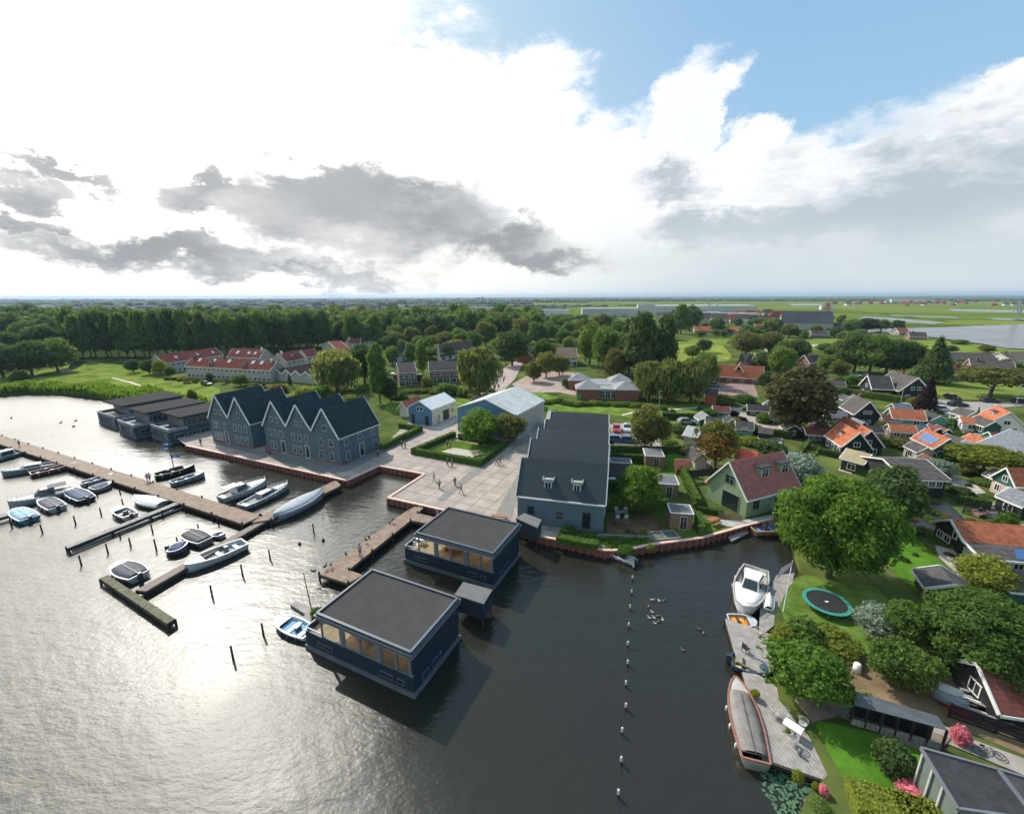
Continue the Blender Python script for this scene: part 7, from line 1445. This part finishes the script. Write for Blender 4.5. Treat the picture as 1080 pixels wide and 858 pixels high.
# boats and lumber stacked by the red roofed barn
for i, (x, y, L, c, lb, z) in enumerate(((994, 727, 5.2, (.50, .50, .47), 'upturned pale canoe on top of the lumber pile', 1.7), (1000, 738, 5.0, (.25, .26, .28), 'grey canoe lying under the pale one on the lumber pile', 1.35))):
    a = at(x-18, y-6, z); b = at(x+20, y+10, z); s_ = proj(a), proj(b); boat(lb, s_[0], s_[1], .8, name='canoe', cat='canoe', hc=c, kind='full', cover=c, engine=False, Hh=.3, z=z, both=True)
g = random.Random(2); p = at(1008, 742, 1)
for i in range(16):
    a = Vector((p.x+g.uniform(-2.3, 1.2), p.y+g.uniform(-1.0, 1.2), 1.05+i*.045)); an = R_(-30)+g.uniform(-.15, .15); L = g.uniform(1.8, 3.6)
    MB().box(0, -.12, 0, L, .12, .06).build('plank', g.choice([OLDW, DARKW, LGREY, WHITE]), None, a, an, label='loose plank in the lumber pile by the red roofed barn', cat='plank', group='planks in the lumber pile')
MB().box(-.7, -.25, 0, .7, .25, .3).box(-.6, -.2, .3, .6, .2, .36).build('red_crate', plain('crate_red', (.5, .03, .02)), None, at(1012, 752, 1.05), R_(-25), label='small red crate in front of the lumber pile', cat='crate')
p = at(960, 668, 1.9); r = thing('lath_house', (p.x, p.y, 1.0), R_(-22), 'dark slatted frame roof with white edges among the shrubs below the black garden shed', 'lath house')
k = MB()
for i in range(9): k.box(-2.0, -1.0+i*.25, 1.5, 2.0, -.88+i*.25, 1.56)
k.build('slats', TARBL, r); MB().box(-2.1, -1.1, 1.48, -2.0, 1.2, 1.6).box(2.0, -1.1, 1.48, 2.1, 1.2, 1.6).build('edge_board', WHITE, r)
for sx_ in (-1.9, 1.9):
    for sy_ in (-1, 1): MB().box(sx_-.05, sy_-.05, 0, sx_+.05, sy_+.05, 1.5).build('post', DARKW, r)
# bicycle on the path
p = at(1043, 795, 1.1); r = thing('bicycle', (p.x, p.y, 1.09), R_(-18), 'black bicycle lying on the paved path by the slat fence', 'bicycle')
for x in (-.55, .55):
    k = MB()
    for i in range(20): a = 6.28318*i/20; b = 6.28318*(i+1)/20; k.bar((x+.33*math.cos(a), .33*math.sin(a), .1), (x+.33*math.cos(b), .33*math.sin(b), .1), .035)
    for i in range(8): a = 6.28318*i/8; k.bar((x, 0, .1), (x+.33*math.cos(a), .33*math.sin(a), .1), .008)
    k.build('wheel', RUBB, r)
k = MB(); P_ = [(-.55, 0), (-.12, .42), (.38, .42), (.55, 0), (-.02, -.06)]
for a, b in ((0, 4), (4, 1), (1, 2), (2, 3), (4, 2), (0, 1)): k.bar((P_[a][0], P_[a][1], .14), (P_[b][0], P_[b][1], .14), .035)
k.build('frame', plain('bike_frame', (.12, .12, .13)), r); MB().bar((.34, .52, -.05), (.34, .52, .4), .03).build('handlebar', METAL, r); MB().box(-.24, .46, .08, .0, .54, .2).build('saddle', RUBB, r)
# garden seating, picnic table, lounge sets
def f_picnic(m):
    def g(r): MB().box(-.9, -.35, .70, .9, .35, .75).build('table_top', m, r); MB().box(-.9, -.85, .42, .9, -.6, .47).build('bench', m, r); MB().box(-.9, .6, .42, .9, .85, .47).build('bench', m, r); MB().bar((-.6, -.8, 0), (-.6, .0, .72), .08).bar((-.6, .8, 0), (-.6, .0, .72), .08).bar((.6, -.8, 0), (.6, .0, .72), .08).bar((.6, .8, 0), (.6, .0, .72), .08).build('leg', m, r)
    return g
ft(752, 552, 1.06, f_picnic(mat('bench_orange_wood', (.30, .12, .05), .7, .15, 3)), 'brown wooden picnic bench on the grass beside the red wall', 'picnic table', 'picnic_table', .5)
ft(502, 479, 1.1, f_picnic(TIMB), 'brown picnic table inside the square plaza hedge', 'picnic table', 'picnic_table', .3)
ft(655, 544, 1.06, f_table(1.8, .9, .74, LGREY), 'grey garden table in the garden next to the slate house', 'table', 'garden_table', .1)
for i, (x, y) in enumerate(((650, 541), (660, 541), (651, 548), (660, 548))): ft(x, y, 1.06, f_chair(PG), 'pale chair around the grey garden table', 'chair', 'garden_chair', 0 if i < 2 else math.pi, 'chairs around the grey garden table')
ft(1033, 543, 1.06, f_sofa(plain('pinkish_cushion', (.38, .22, .18))), 'small pinkish garden sofa on the terrace by the black wall', 'sofa', 'garden_sofa', .3)
ft(645, 514, 1.06, f_sofa(PG), 'grey lounge bench against the slate house side', 'sofa', 'garden_sofa', 1.4)
ft(645, 508, 1.06, f_table(1.3, .8, .7, WHT), 'pale table beneath the mint roofed veranda', 'table', 'garden_table', .1)
# white and red parasol ball, pond frame
p = at(746, 509, 2.8); MB().ball((0, 0, 0), .3).tube((0, 0, .25), (0, 0, .5), .02).build('red_lantern', plain('lantern_red', (.6, .01, .01)), None, p, smooth=True, label='red ball lantern hanging from the dark pergola', cat='lantern')
p = at(700, 566, 1.0); r = thing('raised_bed', (p.x, p.y, 1.06), R_(8), 'grey framed sunken bed in front of the nearest brown shed', 'planter'); MB().box(-1.9, -1, 0, 1.9, -.85, .3).box(-1.9, .85, 0, 1.9, 1, .3).box(-1.9, -.85, 0, -1.75, .85, .3).box(1.75, -.85, 0, 1.9, .85, .3).box(-.05, -.85, 0, .05, .85, .3).build('frame', OLDW, r); MB().box(-1.75, -.85, .02, 1.75, .85, .1).build('soil', mat('grey_soil', (.13, .15, .12), .9, .2, 3), r)

# ================================================================ CARS
def car_proto(van=False):
    r = thing('parked_car', (0, 0, 0), 0, 'x', 'car'); L, Wc = 4.3, 1.75; h1 = .85; h2 = 1.45 if not van else 1.95
    prof = [(-L/2, .25), (L/2, .25), (L/2, .62), (L/2-.12, .78), (L*.22, .92), (-L/2+.06, .95), (-L/2, .8)]
    k = MB(); k.extr(prof, -Wc/2, Wc/2, 'y'); me = k.mesh('body', WHT); fix_normals(me); link('body', me, r)
    k = MB(); k.extr([(L*.24, .9), (L*.08, h2-.06), (-.05, h2), (-L*.34, h2-.03), (-L*.48, .92)], -Wc/2+.12, Wc/2-.12, 'y'); me = k.mesh('window_band', WIN); fix_normals(me); link('window_band', me, r)
    k = MB(); k.box(-L*.33, -Wc/2+.16, h2-.02, L*.07, Wc/2-.16, h2+.03); link('roof', k.mesh('roof', WHT), r)
    for sx_ in (-1, 1):
        for sy_ in (-1, 1): k = MB(); k.tube((sx_*1.32, sy_*(Wc/2-.2), .32), (sx_*1.32, sy_*(Wc/2+.01), .32), .32, .32, 12); link('wheel', k.mesh('wheel', RUBB), r)
    for sy_ in (-1, 1): link('headlight', MB().box(L/2-.05, sy_*.6-.16, .6, L/2+.02, sy_*.6+.16, .74).mesh('headlight', WHT), r)
    return r
cp = car_proto(); first = True
CC = {}
def carm(c):
    if c not in CC:
        m = bpy.data.materials.new('car_paint_%d' % len(CC)); m.use_nodes = True; b = m.node_tree.nodes['Principled BSDF']; b.inputs['Base Color'].default_value = c+(1,); b.inputs['Roughness'].default_value = .25; b.inputs['Metallic'].default_value = .3; b.inputs['Coat Weight'].default_value = .6; CC[c] = m
    return CC[c]
CAR_D = {}
def car(x, y, dx, dy, c, label, group=None, z=1.12):
    p = at(x, y, z); q = at(x+dx, y+dy, z); r = copy_tree(cp); r.location = (p.x, p.y, z); r.rotation_euler = (0, 0, math.atan2((q-p).y, (q-p).x)); r['label'] = label; r['category'] = 'car'
    if group: r['group'] = group
    m = carm(c)
    for ch in r.children:
        if ch.name.startswith(('body', 'roof')):
            kk = (ch.name.split('.')[0], c)
            if kk not in CAR_D: d = ch.data.copy(); d.materials.clear(); d.materials.append(m); CAR_D[kk] = d
            ch.data = CAR_D[kk]
BK, WT, RD, SV, BLc = (.02, .022, .028), (.65, .65, .64), (.5, .015, .02), (.35, .36, .38), (.03, .10, .30)
for a in [(650, 454, 1, 8, RD, 'red car parked beside the white caravan'), (661, 453.5, 1, 8, WT, 'white car parked right of the red car'), (649, 465, 9, 0, BLc, 'low blue car at the near edge of the car park, left one'), (664, 466, 9, .5, BLc, 'low blue car at the near edge of the car park, right one'),
          (957, 430.5, 12, .5, WT, 'white car parked in front of the wide villa'), (993, 433, 12, 1, WT, 'white car on the village street below the purple tree'), (1010, 428, 12, .6, BK, 'black car in the bay right of the purple tree'), (1004, 420.5, 10, 2.2, BK, 'dark car behind the purple tree on the street'), (1044, 424, 12, .6, BK, 'black car beneath the spreading tree'), (1077, 425, 12, 1, BK, 'dark green car at the right edge of the street'),
          (903, 397, 8, .5, WT, 'white car under the dark lakeside trees, left'), (915, 398, 8, .5, SV, 'silver car under the dark lakeside trees, right'), (753, 407, 10, 1, SV, 'silver car in the farm yard'),
          (516, 404.5, 8, -3, WT, 'white car parked by the central willow, near'), (521, 400.5, 7, -3, BK, 'black car parked by the central willow'), (524, 397, 6, -3, SV, 'silver car parked by the central willow, far'),
          (218, 406, 8, 1, BK, 'dark car with pale roof cover before the white terrace'), (411, 395, 6, 1, WT, 'white car left of the brick apartments'), (724, 446.5, 7, 0, SV, 'grey car behind the pale garden house roof'), (770, 362, 5, 0, BK, 'dark car at the far meadow edge'), (600, 384, 4, -3, WT, 'white car behind the school, near'), (604, 386, 4, -3, SV, 'grey car behind the school, next to the white one')]:
    car(*a)
for i in range(9): car(2+i*8.3, 391.5-i*.9, 5, 3, (WT, BK, SV, WT, BLc, SV, BK, WT, SV)[i], 'parked car half hidden under the park trees at the left', 'cars under the park trees', 1.1)
car(576, 451, 2, -6, BK, 'dark car beside the hangar in the narrow yard', z=1.07)
for o in [cp]+list(cp.children): bpy.data.objects.remove(o)

# ================================================================ PEOPLE
def skin_mesh(name, vs, es, rad, root=0, sub=1, m=SKIN):
    me = bpy.data.meshes.new(name); me.from_pydata(vs, es, []); o = bpy.data.objects.new(name, me); COL.objects.link(o)
    md = o.modifiers.new('s', 'SKIN')
    for i, sv in enumerate(me.skin_vertices[0].data): sv.radius = (rad[i][0], rad[i][1]) if hasattr(rad[i], '__len__') else (rad[i], rad[i]); sv.use_root = (i == root)
    md.use_smooth_shade = True; s2 = o.modifiers.new('d', 'SUBSURF'); s2.levels = sub; s2.render_levels = sub
    dg = bpy.context.evaluated_depsgraph_get(); out = bpy.data.meshes.new_from_object(o.evaluated_get(dg)); out.name = name; out.materials.clear(); out.materials.append(m); bpy.data.objects.remove(o); return out
def person_meshes(pose):
    st = .32 if pose == 'walk' else .06; sit = pose == 'sit'; hp = .92 if not sit else .50
    v = [(0, 0, hp), (0, 0, hp+.25), (0, 0, hp+.50), (0, 0, hp+.60), (0, .01, hp+.72)]; e = [(0, 1), (1, 2), (2, 3), (3, 4)]; r = [(.14, .10), (.13, .09), (.16, .09), .055, (.085, .105)]
    v.append((0, 0, hp+.82)); e.append((4, 5)); r.append(.075)
    legs = []; 
    for s in (-1, 1):
        i = len(v)
        if sit: pts = [(s*.09, 0, hp-.03), (s*.11, .40, hp-.02), (s*.11, .42, .08), (s*.11, .56, .04)]
        else: pts = [(s*.09, 0, hp-.06), (s*.10, s*st*.5+.03, .48), (s*.10, s*st-.04, .08), (s*.10, s*st+.12, .035)]
        v += pts; e += [(0, i), (i, i+1), (i+1, i+2), (i+2, i+3)]; r += [.085, .06, .042, .04]; legs.append(i)
    arms = []
    for s in (-1, 1):
        i = len(v); f = -s*st*.7
        pts = [(s*.19, 0, hp+.47), (s*.24, f*.4-.02, hp+.20), (s*.23, f+.08 if not sit else .22, hp-.02 if not sit else hp+.12), (s*.22, f+.12 if not sit else .30, hp-.10 if not sit else hp+.10)]
        v += pts; e += [(2, i), (i, i+1), (i+1, i+2), (i+2, i+3)]; r += [.055, .045, .032, .035]; arms.append(i)
    body = skin_mesh('body', v, e, r)
    # clothes as slightly larger skins over torso and arms / hips and legs
    def sub_(idx, gro):
        mp = {a: k for k, a in enumerate(idx)}; return [v[a] for a in idx], [(mp[a], mp[b]) for a, b in e if a in mp and b in mp], [tuple(x+gro for x in (r[a] if hasattr(r[a], '__len__') else (r[a], r[a]))) for a in idx]
    top = skin_mesh('jacket', *sub_([0, 1, 2]+[a+k for a in arms for k in (0, 1, 2)], .018)); leg = skin_mesh('trousers', *sub_([0]+[a+k for a in legs for k in (0, 1, 2)], .02))
    hr = MB().ball((0, -.02, hp+.80), (.10, .115, .10), 10, 7).mesh('hair', RUBB, True); 
    fm = MB()
    for s in (-1, 1): fm.ball((s*.035, .098, hp+.745), .014, 6, 4); fm.ball((s*.09, .01, hp+.73), (.015, .025, .035), 6, 4)
    fm.ball((0, .115, hp+.715), (.014, .02, .022), 6, 4)
    fa = fm.mesh('face_features', plain('face_dark', (.25, .13, .10)))
    return body, top, leg, hr, fa
PM = {k: person_meshes(k) for k in ('stand', 'walk', 'sit')}
PC = {}
def person(x, y, z, pose, rz, top, leg, label, hair=(.05, .03, .02), sc=.94):
    p = at(x, y, z); r = thing('person', (p.x, p.y, z), rz, label, 'person'); r.scale = (sc, sc, sc); b, t, l_, h, fa = PM[pose]
    def cm(me, c, nm):
        kk = (me.name, c)
        if kk not in PC: d = me.copy(); d.materials.clear(); d.materials.append(plain('cloth_%d_%d_%d' % tuple(int(x*999) for x in c), c, .8)); PC[kk] = d
        return link(nm, PC[kk], r)
    # the body is the thing's skin mesh, clothing and hair are its children
    link('body', b, r); cm(t, top, 'jacket'); cm(l_, leg, 'trousers'); cm(h, hair, 'hair'); link('face', fa, r)
for a in [(21, 471, 1.0, 'stand', 2.0, (.10, .11, .08), (.03, .03, .04), 'person in olive jacket standing on the left end of the long jetty'),
 (156, 508, 1.0, 'walk', 1.2, (.5, .06, .07), (.3, .3, .32), 'person in red and white walking on the long jetty'), (158.5, 507, 1.0, 'walk', 1.0, (.6, .6, .62), (.06, .06, .1), 'person in white beside the red dressed walker on the long jetty'),
 (212, 469, 1.02, 'stand', 0, (.03, .03, .04), (.03, .03, .04), 'person in black at the left end of the quay'), (285, 479.5, 1.04, 'walk', 1.4, (.30, .06, .12), (.03, .03, .04), 'person in dark red coat in front of the gable buildings'), (282, 478, 1.04, 'walk', 1.4, (.05, .05, .06), (.05, .05, .06), 'dark dressed person next to the dark red coat'),
 (399, 482, 1.04, 'walk', 2.0, (.03, .03, .05), (.02, .02, .03), 'person in black at the right corner of the three gabled building'),
 (424, 471.5, 1.02, 'stand', .4, (.10, .08, .06), (.05, .05, .05), 'brown dressed person of a pair near the plaza hedge corner'), (427.5, 472, 1.02, 'stand', -.8, (.25, .24, .2), (.06, .06, .06), 'beige dressed person of a pair near the plaza hedge corner'),
 (472, 491, 1.02, 'walk', 1, (.05, .04, .05), (.04, .04, .05), 'dark dressed person in front of the plaza hedge'), (477, 492, 1.02, 'stand', 2, (.09, .08, .09), (.03, .03, .04), 'grey dressed person close to the plaza hedge'),
 (463.5, 515, 1.02, 'walk', .5, (.10, .28, .26), (.08, .10, .12), 'person in teal walking on the open plaza'), (480, 512, 1.02, 'stand', .2, (.04, .05, .07), (.03, .03, .04), 'tall dark figure standing on the open plaza'), (486.5, 520, 1.02, 'walk', 2.4, (.10, .09, .10), (.25, .22, .2), 'person in grey pushing ahead on the open plaza'), (458, 508, 1.02, 'walk', 2.8, (.35, .45, .38), (.45, .3, .22), 'child in pale green running on the plaza'),
 (524, 490, 1.02, 'walk', 2.6, (.35, .16, .10), (.10, .06, .05), 'person in orange-brown jacket right of the plaza hedge'), (527.5, 489.5, 1.02, 'walk', 2.6, (.12, .05, .05), (.30, .12, .08), 'person in dark brown beside the orange-brown jacket'),
 (472, 471, 1.09, 'stand', 1, (.45, .10, .06), (.1, .06, .05), 'person in red inside the plaza hedge'), (475.5, 470.5, 1.09, 'stand', -1, (.4, .35, .3), (.08, .05, .05), 'person in cream inside the plaza hedge'), (449, 473.5, 1.07, 'sit', 3, (.04, .04, .05), (.04, .04, .05), 'seated dark figure at the left inside the plaza hedge'),
 (380, 585.5, 1.0, 'stand', .5, (.45, .46, .48), (.10, .14, .2), 'person in light grey on the new planked jetty'), (463, 447.5, 1.06, 'stand', 1.5, (.06, .05, .05), (.08, .06, .05), 'person standing at the workshop door')]:
    person(*a)
# birds on jetty and water
def bird(x, y, z, label, c, group, s=1.0):
    p = at(x, y, z); r = thing('bird', (p.x, p.y, z), random.uniform(0, 6.28), label, 'bird', group); r.scale = (s, s, s)
    MB().ball((0, 0, .12), (.24, .12, .11), 8, 6).ball((.24, 0, .27), (.075, .06, .06), 6, 5).tube((.17, 0, .15), (.23, 0, .26), .05, .04, 6).add([(-.2, -.06, .14), (-.2, .06, .14), (-.38, 0, .18), (-.2, 0, .08)], [(0, 1, 2), (0, 2, 3), (1, 3, 2)]).build('body', plain('bird_%d' % int(c[0]*99), c, .8), r, smooth=True)
    MB().tube((.30, 0, .27), (.38, 0, .25), .022, .008, 5).build('beak', plain('beak_orange', (.5, .25, .05)), r)
for i, (x, y) in enumerate(((684, 640), (688, 646), (695, 634), (700, 634), (688, 633), (690, 652), (694, 656), (699, 654), (685, 652), (694, 650), (691, 658))): bird(x, y, -.02, 'white and brown duck in the flock right of the float line', (.42, .40, .37) if i % 3 else (.16, .12, .09), 'ducks right of the float line', .85)
for x, y in ((738, 664), (742, 668), (720, 686)): bird(x, y, -.02, 'dark duck swimming alone towards the right bank', (.12, .11, .10), 'dark ducks near the right bank', .85)
for x, y in ((64, 446), (80, 444), (78, 450), (12, 441)): bird(x, y, -.02, 'tiny dark duck on the bright water at the upper left', (.10, .09, .08), 'ducks on the bright upper left water', 1.5)
for x, y in ((331, 603), (343, 598), (349, 596), (386, 570), (414, 549)): bird(x, y, 1.0+.3, 'dark cormorant-like bird perched on the new jetty posts', (.03, .03, .035), 'dark birds on the new jetty', 1.2)
# street lamps
for x, y, h, lb in ((949, 428, 7, 'left of the wide villa gate'), (975, 428, 8, 'beside the purple columnar tree'), (628, 392, 8, 'behind the school roof'), (694, 440, 7, 'beside the ditch bank near the olive tree'), (1070, 432, 7, 'near the right edge of the street')):
    p = at(x, y); r = thing('street_lamp', (p.x, p.y, 1), 0, 'slim pale street lamp '+lb, 'street lamp'); MB().tube((0, 0, 0), (0, 0, h), .10, .06, 8).build('pole', LGREY, r); MB().box(-.15, -.1, h, .6, .1, h+.12).build('lamp_head', LGREY, r)

# ================================================================ FAR COUNTRY
def farwood(name, label, spec, seed, m):
    g = random.Random(seed); k = MB()
    for x0, x1, yb, hpx, step in spec:
        x = x0
        while x < x1:
            p = at(x, yb+g.uniform(-.25, .25)); d = depth(p); r = step*.75*d/F*g.uniform(.8, 1.4); h = hpx*d/F*g.uniform(.55, 1.15)
            k.ball((p.x, p.y, 1+h*.35), (r, r*1.5, h*.65), 7, 5); x += step*g.uniform(.6, 1.2)
    return k.build(name, m, kind='stuff', label=label, cat='woodland', smooth=False)
FW = mat('distant_foliage', (.030, .060, .026), .9, .3, .02)
farwood('far_wood', 'dark distant woodland along the whole horizon', [(-40, 1120, 317.6, 2.2, 3.0), (-40, 620, 319.0, 2.4, 3.4), (600, 1120, 316.5, 1.8, 3), (-40, 560, 320.6, 2.4, 4)], 1, FW)
farwood('far_wood', 'broken tree belts in the hazy town at the left', [(-40, 150, 323.5, 2.6, 4), (60, 470, 322.6, 2.8, 4.5), (-20, 360, 325.5, 3.0, 5), (150, 430, 328, 3.2, 5), (420, 640, 323.5, 2.6, 4), (-40, 300, 330.5, 4.0, 6), (500, 600, 326, 2.5, 4)], 2, FW)
farwood('far_wood', 'small groves and bushes scattered in the polder', [(655, 700, 322.4, 1.6, 3), (1002, 1016, 317.6, 2.6, 3), (930, 990, 320, 1.6, 3), (796, 812, 333, 3, 3), (905, 925, 345.5, 3.0, 5), (870, 900, 344.5, 3.0, 5), (700, 740, 342, 4, 6), (1075, 1110, 338.5, 2, 4)], 3, FW)
farwood('far_wood', 'unbroken tree crowns of the wood behind its front rows', [(-20, 560, 338.5, 11, 9), (40, 560, 335.5, 9, 8), (100, 420, 333, 7, 7)], 6, LF['g'])
farwood('far_wood', 'trees filling the far edge of the wood left of the industrial halls', [(560, 640, 340, 9, 9), (600, 720, 346, 9, 10), (420, 560, 338, 7, 9), (700, 735, 338, 6, 7)], 4, LF['g'])
# ================================================================ AIR
HZ = bpy.data.materials.new('haze'); HZ.use_nodes = True; t = HZ.node_tree; t.nodes.clear()
o = t.nodes.new('ShaderNodeOutputMaterial'); v = t.nodes.new('ShaderNodeVolumePrincipled'); v.inputs['Color'].default_value = (.45, .62, .82, 1); v.inputs['Density'].default_value = 8.5e-5; v.inputs['Anisotropy'].default_value = .2
t.links.new(v.outputs[0], o.inputs['Volume'])
MB().box(-17000, -600, -3, 17000, 17000, 80).build('haze', HZ, kind='stuff')
